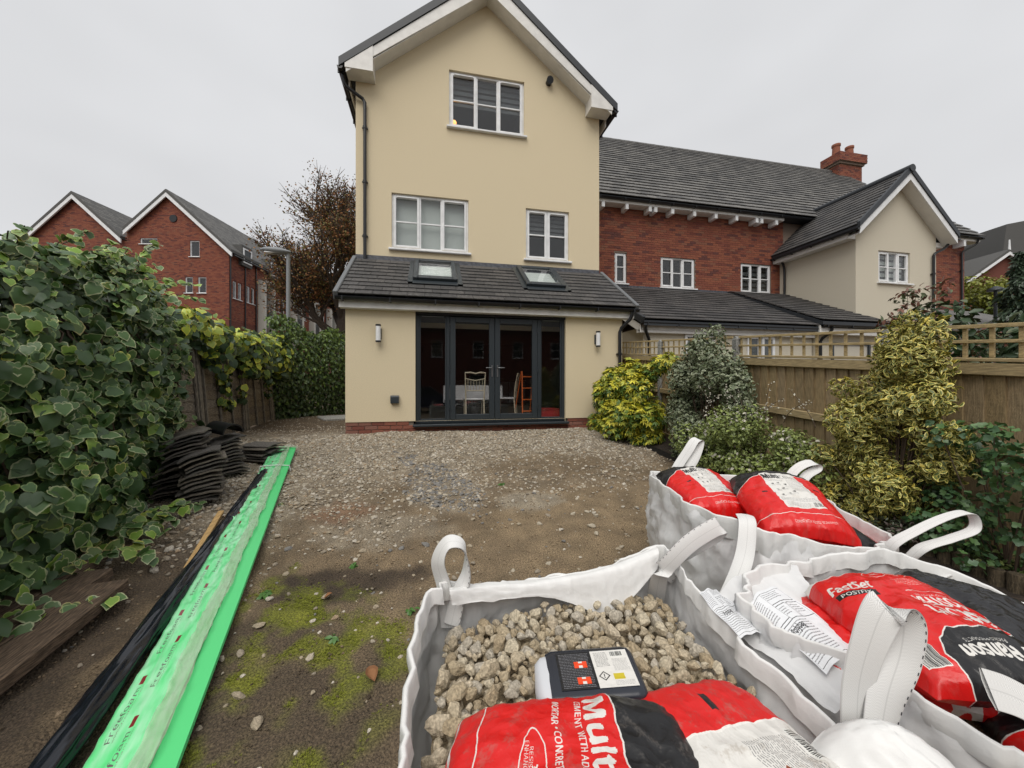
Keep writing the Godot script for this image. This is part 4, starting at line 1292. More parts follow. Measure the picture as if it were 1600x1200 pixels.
func fence_x(z: float) -> float: return -1.97 + 0.116 * z

func build_left_fence() -> void:
	rng.seed = 5
	# weathered waney-lap panels; each board, batten and post its own piece, the whole run leaning outwards a little
	var f := thing("weathered_fence", "old grey larch lap fence with vertical battens left of the garden", "fence", Vector3(fence_x(0.0), 0.0, 0.0))
	var dir := Vector3(0.116, 0, 1).normalized()
	var tilt := Basis(dir, 0.075)
	var z := 6.2
	var pn := 0
	while z > -6.4:
		var L := 1.83
		var zc := z - L / 2
		var gy := minf(ground_y(fence_x(zc), zc), 0.80) - 0.02
		var t := Transform3D(tilt * Basis(Vector3.UP.cross(dir), Vector3.UP, dir), Vector3(0.116 * zc, gy, zc))
		if pn >= 2:
			var rows := 13
			for r in rows:
				var y := 0.03 + r * 0.132
				var mb := MB.new()
				# a waney edge: the lower edge wanders
				var lo := PackedVector3Array()
				var hi := PackedVector3Array()
				var lo2 := PackedVector3Array()
				for k in 13:
					var s := -L / 2 + 0.04 + (L - 0.08) * k / 12
					var w := rng.randf_range(-.009, .009) + 0.012 * sin(k * 0.9 + r * 2.1)
					lo2.append(Vector3(0.004, y + w, s))
					lo.append(Vector3(0.020, y + w + 0.003, s))
					hi.append(Vector3(0.002, y + 0.155, s))
				mb.grid([lo2, lo, hi])
				mb.grid([hi, lo2])
				part(mb, "board", M.old_wood.mats[rng.randi() % 4], f, t)
			for k in 4:
				var s := -L / 2 + 0.12 + (L - 0.24) * k / 3.0
				var mb := MB.new()
				mb.bev(Vector3(0.022, 0.0, s - .02), Vector3(0.052, 1.76, s + .02), 0.004)
				part(mb, "batten", M.old_post, f, t)
			var cp := MB.new()
			cp.bev(Vector3(-0.02, 1.76, -L / 2), Vector3(0.06, 1.785, L / 2), .004)
			part(cp, "capping", M.old_post, f, t)
		else:
			var mb := MB.new()
			mb.box(Vector3(-0.01, 0.0, -L / 2), Vector3(0.012, 1.74, L / 2))
			part(mb, "board_panel", M.old_wood.mats[0], f, t)
		var po := MB.new()
		po.bev(Vector3(-0.05, -0.1, -L / 2 - .05), Vector3(0.055, 1.86, -L / 2 + .05), .006)
		part(po, "post", M.old_post, f, t)
		z -= L
		pn += 1

func leaf_ivy(border: Color, dark: Color) -> ArrayMesh:
	# five-lobed leaf, unit length, stalk at the origin, tip towards +y, facing +z, with a pale margin
	var o := [Vector2(0, 0), Vector2(.14, -.10), Vector2(.30, -.10), Vector2(.42, .0), Vector2(.45, .14), Vector2(.43, .27), Vector2(.47, .40), Vector2(.41, .54), Vector2(.30, .66), Vector2(.16, .83), Vector2(0, 1.0), Vector2(-.16, .83), Vector2(-.30, .66), Vector2(-.41, .54), Vector2(-.47, .40), Vector2(-.43, .27), Vector2(-.45, .14), Vector2(-.42, .0), Vector2(-.30, -.10), Vector2(-.14, -.10)]
	var c := Vector2(0, .34)
	var mb := MB.new()
	var lift := func(p: Vector2) -> Vector3: return Vector3(p.x, p.y, 0.22 * absf(p.x) - 0.30 * maxf(p.y - .3, 0) ** 2 - 0.55 * p.x * p.x)
	for k in o.size():
		var a: Vector2 = o[k]
		var b: Vector2 = o[(k + 1) % o.size()]
		var ai := c.lerp(a, .76 + .17 * fmod(k * .618, 1.0))
		var bi := c.lerp(b, .76 + .17 * fmod((k + 1) % 20 * .618, 1.0))
		mb.col = dark
		mb.tri(lift.call(c), lift.call(ai), lift.call(bi))
		mb.quad_c(lift.call(ai), lift.call(a), lift.call(b), lift.call(bi), dark.lerp(border, .25), border, border, dark.lerp(border, .25))
	mb.smooth()
	return mb.mesh()

func leaf_oval(dark: Color, border: Color, w := 0.5, fold := 0.2, droop := 0.3, inset := 0.68) -> ArrayMesh:
	var o := [Vector2(0, 0), Vector2(.62, .22), Vector2(1, .5), Vector2(.66, .8), Vector2(0, 1), Vector2(-.66, .8), Vector2(-1, .5), Vector2(-.62, .22)]
	var c := Vector2(0, .5)
	var mb := MB.new()
	var lift := func(p: Vector2) -> Vector3: return Vector3(p.x * w * .5, p.y, fold * absf(p.x) * w - droop * p.y * p.y)
	for k in 8:
		var a: Vector2 = o[k]
		var b: Vector2 = o[(k + 1) % 8]
		if border == dark:
			mb.col = dark
			mb.tri(lift.call(c), lift.call(a), lift.call(b))
		else:
			var ai := c.lerp(a, inset)
			var bi := c.lerp(b, inset)
			mb.col = dark
			mb.tri(lift.call(c), lift.call(ai), lift.call(bi))
			mb.col = border
			mb.quad(lift.call(ai), lift.call(a), lift.call(b), lift.call(bi))
	mb.smooth()
	return mb.mesh()

func facing(p: Vector3, outward: Vector3, down: Vector3, s: float, spread: float) -> Transform3D:
	# a leaf whose face looks outward and whose tip hangs towards `down`, both with some disorder
	var z := (outward + Vector3(rng.randfn(0, spread), rng.randfn(0, spread), rng.randfn(0, spread))).normalized()
	var y := (down + Vector3(rng.randfn(0, .5), rng.randfn(0, .4), rng.randfn(0, .5)))
	y = (y - z * y.dot(z)).normalized()
	return Transform3D(Basis(y.cross(z) * s, y * s, z * s), p)

func ivy_front(y: float, z: float) -> float:
	# how far the ivy stands out from the fence line
	var top := ivy_top(z)
	var g := 0.79 - 0.09 * clampf(z, 0, 8)
	var k := clampf((y - g) / (top - g), 0, 1)
	var bulge := smoothstep(1.5, 3.6, z) * 0.42 * (0.55 + 0.45 * sin(PI * clampf(k * 0.9 + 0.05, 0, 1)))
	bulge += 0.34 * smoothstep(2.8, 4.6, z) * (1.0 - k) * smoothstep(0.0, 0.22, 1.0 - k) 
	return fence_x(z) + 0.14 + bulge + 0.26 * ivyn.get_noise_2d(z * 1.6, y * 1.6) + 0.17 * ivyn.get_noise_2d(z * 4.5 + 30, y * 4.5)

func ivy_top(z: float) -> float:
	return lerpf(2.35, 2.80, smoothstep(1.3, 2.9, z)) - 0.26 * smoothstep(3.1, 4.4, z) + 0.20 * ivyn.get_noise_2d(z * 3.0, 91.0)

var ivyn := FastNoiseLite.new()

func build_ivy() -> void:
	rng.seed = 12
	ivyn.seed = 4
	ivyn.frequency = 0.9
	var iv := thing("variegated_ivy", "great bank of variegated ivy covering the near end of the left fence", "ivy", Vector3(-1.3, 0.4, 4.0))
	var o := iv.position
	var pale := Color(.40, .43, .24)
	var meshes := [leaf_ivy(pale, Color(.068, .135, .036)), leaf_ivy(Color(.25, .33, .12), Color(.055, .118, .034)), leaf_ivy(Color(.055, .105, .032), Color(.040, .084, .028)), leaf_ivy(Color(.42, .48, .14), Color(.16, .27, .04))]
	var xf := [[], [], [], []]
	var cols := [[], [], [], []]
	var cand := []
	for k in 21000:
		var z := rng.randf_range(1.55, 6.4)
		if rng.randf() > 0.25 + 0.75 * smoothstep(1.55, 2.4, z): continue
		var g := ground_y(-1, z)
		var top := ivy_top(z)
		var y := lerpf(g, top, rng.randf() ** 0.85)
		if rng.randf() < 0.10: y = top + rng.randf_range(-.08, .10)
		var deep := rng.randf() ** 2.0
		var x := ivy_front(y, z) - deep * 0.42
		if y > top - 0.1: x -= rng.randf() * 0.4
		var p := Vector3(x, y, z) - o
		var outw := Vector3(0.75, 0.35 + 0.5 * smoothstep(top - .5, top, y), 0.35).normalized()
		var s := lerpf(.042, .118, rng.randf() ** 1.4)
		var hole := ivyn.get_noise_2d(z * 2.3 + 70, y * 2.3 + 11)
		if hole > .16 and deep < .55: continue
		var kind := 0
		var q := rng.randf()
		if q < .24: kind = 0
		elif q < .50: kind = 1
		elif q < .92: kind = 2
		else: kind = 3
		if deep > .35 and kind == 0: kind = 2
		cand.append([facing(p, outw, Vector3(.15, -1, .1), s, .5), kind])
	# trailing stems over the soil at the foot
	var st := MB.new()
	for k in 26:
		var z := rng.randf_range(3.3, 5.6)
		var p := Vector3(ivy_front(ground_y(-1, z) + .1, z) - .1, ground_y(-.8, z) + .10, z)
		var d := Vector3(rng.randf_range(.4, 1.0), 0.0, rng.randf_range(-.35, .45)).normalized()
		var pts := [p - o]
		var n := 5 + rng.randi() % 4
		for j in n:
			p += d * rng.randf_range(.05, .075)
			d = (d + Vector3(0, 0, rng.randf_range(-.35, .35))).normalized()
			p.y = ground_y(p.x, p.z) + 0.05 + 0.07 * sin(PI * j / n)
			if p.x > -0.18 + (5.0 - p.z) * 0.05: break
			pts.append(p - o)
			for m in 2:
				cand.append([facing(p - o + Vector3(rng.randf_range(-.03, .03), rng.randf_range(0.0, .04), rng.randf_range(-.04, .04)), Vector3(.3, 1, .45), Vector3(.5, -.3, .5), rng.randf_range(.055, .10), .4), pick([0, 0, 1, 3])])
		if pts.size() > 2:
			var rr := []
			for q in pts: rr.append(.004)
			st.tube(pts, rr, 5, false)
	# shoots standing up over the top edge
	for k in 34:
		var z := rng.randf_range(1.6, 4.3)
		var p := Vector3(ivy_front(ivy_top(z), z) - rng.randf_range(0.0, .35), ivy_top(z) - .05, z)
		var d := Vector3(rng.randf_range(-.2, .7), rng.randf_range(.25, 1.0), rng.randf_range(-.6, .6)).normalized()
		var pts := [p - o]
		for j in 4 + rng.randi() % 4:
			p += d * .065
			d = (d + Vector3(rng.randf_range(-.1, .25), -.09, rng.randf_range(-.2, .2))).normalized()
			pts.append(p - o)
			for m in 2:
				cand.append([facing(p - o + Vector3(rng.randf_range(-.02, .02), 0, rng.randf_range(-.02, .02)), Vector3(.5, .7, .5), Vector3(.4, -.2, .3), rng.randf_range(.05, .085), .4), pick([0, 1, 3, 3])])
		var rr := []
		for q in pts: rr.append(.004)
		st.tube(pts, rr, 5, false)
	for k in 40:
		var z := rng.randf_range(1.2, 5.8)
		var pts := []
		var y := ground_y(-1, z)
		var zz := z
		while y < ivy_top(z) - .2:
			pts.append(Vector3(ivy_front(y, zz) - .16, y, zz) - o)
			y += .16
			zz += rng.randf_range(-.07, .07)
		var rr := []
		for q in pts: rr.append(.008)
		st.tube(pts, rr, 5, false)
	part(st, "stems", M.twig, iv)
	cand.sort_custom(func(a, b): return (a[0].origin + o).distance_squared_to(EYE) / a[0].basis.y.length_squared() < (b[0].origin + o).distance_squared_to(EYE) / b[0].basis.y.length_squared())
	var done := 0
	for c in cand:
		var w: Vector3 = c[0].origin + o
		var seen := ivy_front(w.y, w.z) - w.x < .06 or w.y < 0.6
		if done < 300 and seen and in_frame(w):
			part(meshes[c[1]], "leaf", M.leaf, iv, c[0])
			done += 1
		else:
			xf[c[1]].append(c[0])
			var b := rng.randf_range(.75, 1.3)
			var q := rng.randf()
			cols[c[1]].append(Color(b * (1.25 if q < .12 else 1.0), b, b * (.7 if q < .12 else 1.0)))
	for k in 4: scatter(iv, "foliage", meshes[k], M.leaf, xf[k], cols[k])

	# yellow-leaved ivy on the far part of the fence top
	var yi := thing("golden_ivy", "yellow green ivy spilling over the top of the weathered fence", "ivy", Vector3(-1.9, 2.3, 0.0))
	o = yi.position
	var ym := [leaf_ivy(Color(.68, .60, .07), Color(.30, .37, .045)), leaf_ivy(Color(.32, .38, .06), Color(.10, .17, .035)), leaf_ivy(Color(.05, .09, .03), Color(.035, .07, .028))]
	xf = [[], [], []]
	cols = [[], [], []]
	var lobes := []
	for k in 30:
		var z := 1.5 - 5.6 * k / 29.0
		lobes.append([Vector3(fence_x(z) + rng.randf_range(-.16, .10), 2.52 + rng.randf_range(-.1, .14) + .04 * maxf(-z, 0), z), rng.randf_range(.16, .27), .6])
	for q in [[-1.3, .34], [-1.0, .30], [-1.65, .3], [-2.9, .3], [-3.2, .34], [0.55, .28]]:
		for j in 4: lobes.append([Vector3(fence_x(q[0]) + .14, 2.4 - j * .13, q[0] + rng.randf_range(-.1, .1)), q[1] * (1.0 - j * .12), .5])
	for q in [[0.1, 1.9], [0.05, 1.75], [0.0, 1.6], [0.05, 1.45], [-.1, 1.35], [-2.35, 2.0], [-2.4, 1.85], [-2.5, 1.7], [-2.45, 1.5], [-.7, 1.6], [-.85, 1.45]]:
		lobes.append([Vector3(fence_x(q[0]) + .06, q[1], q[0]), .09, .3])
	for l in lobes:
		for j in int(620.0 * l[1] * l[1]) + 6:
			var d := Vector3(rng.randfn(0, 1), rng.randfn(0, 1), rng.randfn(0, 1)).normalized()
			var p: Vector3 = l[0] + d * l[1] * rng.randf_range(.55, 1.05) - o
			var kind := 2
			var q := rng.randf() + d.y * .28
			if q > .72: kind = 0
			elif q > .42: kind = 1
			xf[kind].append(facing(p, (d + Vector3(.4, .4, .3)).normalized(), Vector3(.2, -1, .1), rng.randf_range(.08, .145), .35))
			var b := rng.randf_range(.75, 1.25)
			cols[kind].append(Color(b, b, b))
	for k in 3: scatter(yi, "foliage", ym[k], M.leaf, xf[k], cols[k])
	var vs := MB.new()
	for z in [0.05, -2.4, -.8]:
		var pts := []
		for j in 7: pts.append(Vector3(fence_x(z) + .06, 2.4 - j * .2, z + rng.randf_range(-.06, .06)) - o)
		vs.tube(pts, [.007, .007, .007, .006, .006, .005, .004], 5, false)
	part(vs, "stems", M.twig, yi)

func in_frame(w: Vector3) -> bool:
	var d := (w - EYE).rotated(Vector3.UP, deg_to_rad(12))
	return d.z < -0.3 and absf(d.x / d.z) < 1.36 and absf(d.y / d.z) < 1.02

func build_hedge() -> void:
	rng.seed = 31
	var h := thing("dark_hedge", "dark green leafy hedge beside the path left of the extension", "hedge", Vector3(-1.7, 0.79, -6.0))
	var m := leaf_oval(Color(.045, .085, .026), Color(.045, .085, .026), .55, .2, .25)
	var xf := []
	var cols := []
	for k in 9000:
		# a bank running from the fence end round to the back of the house
		var s := rng.randf()
		var c := Vector3(lerpf(-2.45, -.4, s), 0, lerpf(-3.2, -6.4, s))
		var y := rng.randf_range(0.02, 2.62 - .3 * s + .18 * sin(s * 14.0))
		var bul := .32 * sin(PI * clampf(y / 2.7, .1, 1)) + .14 * gn.get_noise_2d(s * 90, y * 30) - rng.randf() ** 2 * .35
		var p := c + Vector3(.83, 0, .55) * bul + Vector3(0, y, 0)
		xf.append(facing(p - Vector3(-1.7, 0, -6.0), Vector3(.6, .5, .7), Vector3(.2, -.8, .3), rng.randf_range(.07, .13), .5))
		var b := rng.randf_range(.7, 1.25)
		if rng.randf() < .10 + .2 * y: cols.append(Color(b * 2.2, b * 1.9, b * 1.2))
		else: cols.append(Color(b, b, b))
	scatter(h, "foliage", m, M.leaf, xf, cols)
	var st := MB.new()
	for k in 14:
		var s := (k + .5) / 14.0
		var c := Vector3(lerpf(-2.5, -.5, s), 0, lerpf(-3.3, -6.6, s)) - Vector3(-1.7, 0, -6.0)
		st.tube([c, c + Vector3(rng.randf_range(-.1, .1), 1.2, 0), c + Vector3(rng.randf_range(-.2, .2), 2.3, .05)], [.03, .02, .008], 6, false)
	part(st, "stems", M.bark, h)
	var sl := MB.new()
	sl.bev(Vector3(-.55, -.05, -.42), Vector3(.55, .035, .42), .02)
	solo(sl, "paving_slab", M.concrete, "grey paving slab at the foot of the dark hedge", "paving slab", "", turned(-.75, .81, -3.35, .02, .45, 0))
func rock_mesh(sd: int, flat := 1.0) -> ArrayMesh:
	# an angular stone: a ball cut by random planes
	var r := RandomNumberGenerator.new()
	r.seed = sd
	var cuts := []
	for k in 13:
		cuts.append([Vector3(r.randfn(0, 1), r.randfn(0, 1), r.randfn(0, 1)).normalized(), r.randf_range(.52, .82)])
	var sh := Vector3(r.randf_range(.8, 1.25), r.randf_range(.6, .85) * flat, r.randf_range(.65, .95))
	var ico := []
	var ph := (1 + sqrt(5.0)) / 2
	for q in [[-1, ph, 0], [1, ph, 0], [-1, -ph, 0], [1, -ph, 0], [0, -1, ph], [0, 1, ph], [0, -1, -ph], [0, 1, -ph], [ph, 0, -1], [ph, 0, 1], [-ph, 0, -1], [-ph, 0, 1]]:
		ico.append(Vector3(q[0], q[1], q[2]).normalized())
	var fc := [[0, 11, 5], [0, 5, 1], [0, 1, 7], [0, 7, 10], [0, 10, 11], [1, 5, 9], [5, 11, 4], [11, 10, 2], [10, 7, 6], [7, 1, 8], [3, 9, 4], [3, 4, 2], [3, 2, 6], [3, 6, 8], [3, 8, 9], [4, 9, 5], [2, 4, 11], [6, 2, 10], [8, 6, 7], [9, 8, 1]]
	var mb := MB.new()
	var put := func(d: Vector3) -> Vector3:
		var m := 1.0
		for c in cuts:
			var k: float = d.dot(c[0])
			if k > .05: m = minf(m, c[1] / k)
		return d * m * sh
	for f in fc:
		var a: Vector3 = ico[f[0]]; var b: Vector3 = ico[f[1]]; var d: Vector3 = ico[f[2]]
		var ab := ((a + b) / 2).normalized(); var bd := ((b + d) / 2).normalized(); var da := ((d + a) / 2).normalized()
		for t in [[a, ab, da], [ab, b, bd], [da, bd, d], [ab, bd, da]]:
			mb.tri(put.call(t[0]), put.call(t[1]), put.call(t[2]))
	return mb.mesh()

var zn := FastNoiseLite.new()

func blob(x: float, z: float, cx: float, cz: float, rx: float, rz: float) -> float:
	var d := Vector2((x - cx) / rx, (z - cz) / rz).length() + zn.get_noise_2d(x * 2.2, z * 2.2) * .55 + zn.get_noise_2d(x * 9, z * 9) * .25
	return 1.0 - smoothstep(.55, 1.1, d)

func gravel_share(x: float, z: float) -> float:
	# pale chippings lie thick near the house and along the left, thinner over the middle
	var g := 1.0 - smoothstep(1.6, 4.1, z + (x - 1.0) * .22 + zn.get_noise_2d(x * .8, z * .8) * 1.1)
	g = maxf(g, .95 * blob(x, z, -.15, 3.1, .55, 1.2))
	g = maxf(g, .9 * blob(x, z, 1.75, 3.0, .5, 1.1))
	g = maxf(g, .8 * blob(x, z, 1.1, 3.9, .8, .45))
	g *= 1.0 - .75 * blob(x, z, 3.0, 4.0, 1.4, 1.1)
	g *= 1.0 - .7 * blob(x, z, 3.2, 2.2, .9, .6)
	return clampf(g, 0, 1)

func build_ground() -> void:
	gn.seed = 2
	gn.frequency = .35
	zn.seed = 9
	zn.frequency = .5
	rng.seed = 100
	# colour map of the yard: what lies where
	var N := 640
	var X0 := -4.0; var Z0 := -7.0; var S := 15.0
	var im := Image.create(N, N, false, Image.FORMAT_RGB8)
	var fine := FastNoiseLite.new()
	fine.frequency = 3.0
	fine.fractal_octaves = 4
	for j in N:
		var z := Z0 + S * j / N
		for i in N:
			var x := X0 + S * i / N
			var n1 := zn.get_noise_2d(x * 1.7 + 9, z * 1.7)
			var n2 := fine.get_noise_2d(x, z)
			var c := Color(.25, .182, .108).lerp(Color(.34, .25, .15), clampf(.5 + n1 * 1.1, 0, 1))
			var g := gravel_share(x, z)
			c = c.lerp(Color(.42, .36, .27), g * .8 * smoothstep(-1.5, .3, z))
			c = c.lerp(Color(.15, .108, .07), .8 * (1.0 - smoothstep(-1.2, .1, z)))
			c = c.lerp(Color(.38, .28, .165), .75 * blob(x, z, 3.0, 4.1, 1.3, 1.0))
			c = c.lerp(Color(.36, .20, .115), .65 * blob(x, z, .68, 3.45, .35, .25))
			c = c.lerp(Color(.55, .50, .40), .5 * blob(x, z, 2.5, 3.5, .42, .26))
			c = c.lerp(Color(.060, .042, .028), .85 * blob(x, z, .95, 4.62, .5, .22))
			c = c.lerp(Color(.12, .088, .058), .75 * blob(x, z, .75, 5.6, 1.3, .75))
			c = c.lerp(Color(.11, .08, .055), .75 * blob(x, z, -.5, 4.9, .6, 1.3))
			c = c.lerp(Color(.07, .05, .035), .75 * blob(x, z, 5.6, 3.2, .75, 4.5))
			var ms := 0.0
			ms = maxf(ms, blob(x, z, .85, 5.0, .45, .35))
			ms = maxf(ms, blob(x, z, 1.15, 5.35, .35, .45))
			ms = maxf(ms, blob(x, z, .62, 5.45, .28, .4))
			ms = maxf(ms, .9 * blob(x, z, .55, 4.9, .16, .5))
			ms *= smoothstep(-.30, .12, n2 + n1 * .4)
			c = c.lerp(Color(.15, .175, .024).lerp(Color(.27, .29, .022), clampf(.5 + n2, 0, 1)), ms * .85)
			c = c * (1.0 + n2 * .38)
			im.set_pixel(i, j, c.clamp().linear_to_srgb())
	var tex := ImageTexture.create_from_image(im)
	var m := StandardMaterial3D.new()
	m.roughness = .95
	m.albedo_texture = noise_tex(.06, 5, .62, 1.0, 61, 1024)
	m.normal_enabled = true
	m.normal_texture = normal_tex(.05, 5, 10.0, 62, 1024)
	m.normal_scale = 1.6
	m.detail_enabled = true
	m.detail_albedo = tex
	m.detail_blend_mode = BaseMaterial3D.BLEND_MODE_MUL
	m.detail_uv_layer = BaseMaterial3D.DETAIL_UV_2
	m.texture_repeat = true
	var xs := []
	var zs := []
	for k in [-220.0, -120.0, -60.0, -30.0, -16.0, -9.0, -6.0, -4.6]: xs.append(k)
	var x := -3.9
	while x < 6.6:
		xs.append(x)
		x += .045 if x > -1.4 and x < 5.2 else .15
	for k in [7.5, 9.0, 12.0, 16.0, 24.0, 40.0, 80.0, 220.0]: xs.append(k)
	for k in [-220.0, -120.0, -60.0, -30.0, -16.0, -10.0, -7.8]: zs.append(k)
	var z := -6.9
	while z < 7.9:
		zs.append(z)
		z += .04 if z > 0.0 and z < 6.6 else .15
	for k in [8.5, 10.0, 14.0, 20.0, 40.0, 100.0, 220.0]: zs.append(k)
	var a := []
	a.resize(Mesh.ARRAY_MAX)
	var v := PackedVector3Array(); var nn := PackedVector3Array(); var u1 := PackedVector2Array(); var u2 := PackedVector2Array(); var ix := PackedInt32Array()
	for zz in zs:
		for xx in xs:
			var y := ground_y(xx, zz)
			var inside: bool = absf(xx - 1.5) < 5.0 and zz > 0.0 and zz < 7.0
			if inside: y += fine.get_noise_2d(xx * 1.3, zz * 1.3) * .018
			v.append(Vector3(xx, y, zz))
			var e := .025
			var hl := fine.get_noise_2d((xx - e) * 1.3, zz * 1.3) - fine.get_noise_2d((xx + e) * 1.3, zz * 1.3) if inside else 0.0
			var hd := fine.get_noise_2d(xx * 1.3, (zz - e) * 1.3) - fine.get_noise_2d(xx * 1.3, (zz + e) * 1.3) if inside else 0.0
			nn.append(Vector3(ground_y(xx - e, zz) - ground_y(xx + e, zz) + hl * .018, 2 * e, ground_y(xx, zz - e) - ground_y(xx, zz + e) + hd * .018).normalized())
			u1.append(Vector2(xx / .9, zz / .9))
			u2.append(Vector2(clampf((xx - X0) / S, .002, .998), clampf((zz - Z0) / S, .002, .998)))
	var w := xs.size()
	for j in zs.size() - 1:
		for i in w - 1:
			var q := j * w + i
			ix.append_array([q, q + 1, q + w, q + 1, q + w + 1, q + w])
	a[Mesh.ARRAY_VERTEX] = v; a[Mesh.ARRAY_NORMAL] = nn; a[Mesh.ARRAY_TEX_UV] = u1; a[Mesh.ARRAY_TEX_UV2] = u2; a[Mesh.ARRAY_INDEX] = ix
	var am := ArrayMesh.new()
	am.add_surface_from_arrays(Mesh.PRIMITIVE_TRIANGLES, a)
	var gr := part(am, "ground", m, self)
	gr.set_meta("kind", "structure")
	build_stones()

func clear_of_goods(x: float, z: float) -> bool:
	if x > 1.42 and x < 4.2 and z > 5.75: return false
	if x > 2.9 and z > 4.85 and x < 4.2: return false
	if x < -1.6 or x > 5.0: return false
	return true

func build_stones() -> void:
	rng.seed = 200
	var rocks := []
	for k in 7: rocks.append(rock_mesh(300 + k, .75))
	var buckets := []
	for k in 7: buckets.append([])
	for k in 52000:
		var x := rng.randf_range(-1.7, 5.05)
		var z := rng.randf_range(0.03, 6.6) if rng.randf() < .55 else rng.randf_range(0.03, 3.6)
		if not clear_of_goods(x, z): continue
		var g := gravel_share(x, z)
		if rng.randf() > g * .95 + .055: continue
		var s := rng.randf_range(.007, .019)
		if rng.randf() < .16: s = rng.randf_range(.018, .036)
		var idx := rng.randi() % 4
		if blob(x, z, 1.55 + (z - 2.6) * .3, 2.9, .42, 1.3) > .35 and rng.randf() < .5:
			idx = 4
			s *= 1.25
		elif rng.randf() < .08: idx = 5
		buckets[rng.randi() % 7].append([x, z, s, idx])
	for k in 3500:
		var z := rng.randf_range(-6.0, .2)
		var x := rng.randf_range(fence_x(z) + .1, -.05)
		if rng.randf() < .25 + .75 * smoothstep(-2.5, .2, z): buckets[rng.randi() % 7].append([x, z, rng.randf_range(.007, .02), rng.randi() % 4])
	# the bigger loose ones, spread over the whole yard
	for k in 620:
		var x := rng.randf_range(-.9, 4.8)
		var z := 2.4 + 3.9 * rng.randf() ** 1.5
		if clear_of_goods(x, z): buckets[rng.randi() % 7].append([x, z, lerpf(.011, .040, rng.randf() ** 2.0), pick([0, 2, 3, 4, 1])])
	var all := []
	for k in 7:
		for s in buckets[k]: all.append([s, k])
	all.sort_custom(func(a, b): return a[0][2] / Vector2(a[0][0] - EYE.x, a[0][1] - EYE.z).length() > b[0][2] / Vector2(b[0][0] - EYE.x, b[0][1] - EYE.z).length())
	var xf := []
	var cols := []
	for k in 7:
		xf.append([]); cols.append([])
	var n := 0
	for s in all:
		var q: Array = s[0]
		var p := Vector3(q[0], ground_y(q[0], q[1]) + q[2] * .12, q[1])
		var t := turned(p.x, p.y, p.z, rng.randf_range(-.4, .4), rng.randf() * TAU, rng.randf_range(-.4, .4), Vector3.ONE * q[2])
		if n < 300 and in_frame(p):
			solo(rocks[s[1]], "loose_stone", M.stones.mats[q[3]], "small loose stone lying on the bare earth of the yard", "stone", "loose stones on the yard", t)
			n += 1
		else:
			xf[s[1]].append(t)
			var b := rng.randf_range(.8, 1.2)
			cols[s[1]].append(M.stones.colors[q[3]] * b)
	var gx := []
	var gc := []
	for k in 7:
		gx.append_array(xf[k]); gc.append_array(cols[k])
	var o := scatter(self, numbered("gravel"), rocks[0], M.stones.multi, gx, gc)
	tag(o, "pale limestone chippings and grey slate chips spread over the yard", "gravel", "", "stuff")
	# tufts of moss
	var mb := MB.new()
	for k in 5:
		var an := TAU * k / 5
		mb.tri(Vector3(cos(an) * .3, 0, sin(an) * .3), Vector3(cos(an + 1.2) * .3, 0, sin(an + 1.2) * .3), Vector3(cos(an + .6) * .75, 1, sin(an + .6) * .75))
	var mx := []
	var mc := []
	var fine := FastNoiseLite.new()
	fine.frequency = 3.0
	fine.fractal_octaves = 4
	for k in 42000:
		var x := rng.randf_range(.2, 1.55)
		var z := rng.randf_range(4.2, 6.3)
		var ms := maxf(maxf(blob(x, z, .85, 5.0, .45, .35), blob(x, z, 1.15, 5.35, .35, .45)), maxf(blob(x, z, .62, 5.45, .28, .4), blob(x, z, .55, 4.9, .16, .5)))
		ms *= smoothstep(-.1, .25, fine.get_noise_2d(x, z) + zn.get_noise_2d(x * 1.7 + 9, z * 1.7) * .4)
		if rng.randf() > ms: continue
		var s := rng.randf_range(.004, .009)
		mx.append(turned(x, ground_y(x, z) - .001, z, 0, rng.randf() * TAU, 0, Vector3(s * 1.3, s, s * 1.3)))
		var b := rng.randf_range(.6, 1.25)
		mc.append(Color(.20 * b, .22 * b, .024 * b))
	var kx := []
	var kc := []
	for k in 26000:
		var x := rng.randf_range(-1.3, 5.0)
		var z := rng.randf_range(.2, 6.5)
		if not clear_of_goods(x, z): continue
		var s := lerpf(.003, .011, rng.randf() ** 2.0)
		kx.append(turned(x, ground_y(x, z) + s * .2, z, rng.randf() * TAU, rng.randf() * TAU, 0, Vector3.ONE * s))
		var dk: float = .35 + .65 * (1.0 - maxf(blob(x, z, .95, 4.62, .5, .22), blob(x, z, .75, 5.6, 1.3, .75)))
		var b := rng.randf_range(.6, 1.3) * dk
		kc.append(Color(.34 * b, .25 * b, .155 * b))
	var ck := scatter(self, numbered("soil_crumbs"), rocks[1], M.stones.multi, kx, kc)
	tag(ck, "brown crumbs of earth and grit scattered over the bare yard", "soil", "", "stuff")
	var mo := scatter(self, numbered("moss"), mb.mesh(), leaf_mat(.9, .2), mx, mc)
	tag(mo, "yellow green moss growing on the dark earth beside the green boards", "moss", "", "stuff")
	# weeds and fallen leaves
	var wl := leaf_oval(Color(.06, .15, .03), Color(.06, .15, .03), .5, .15, .5)
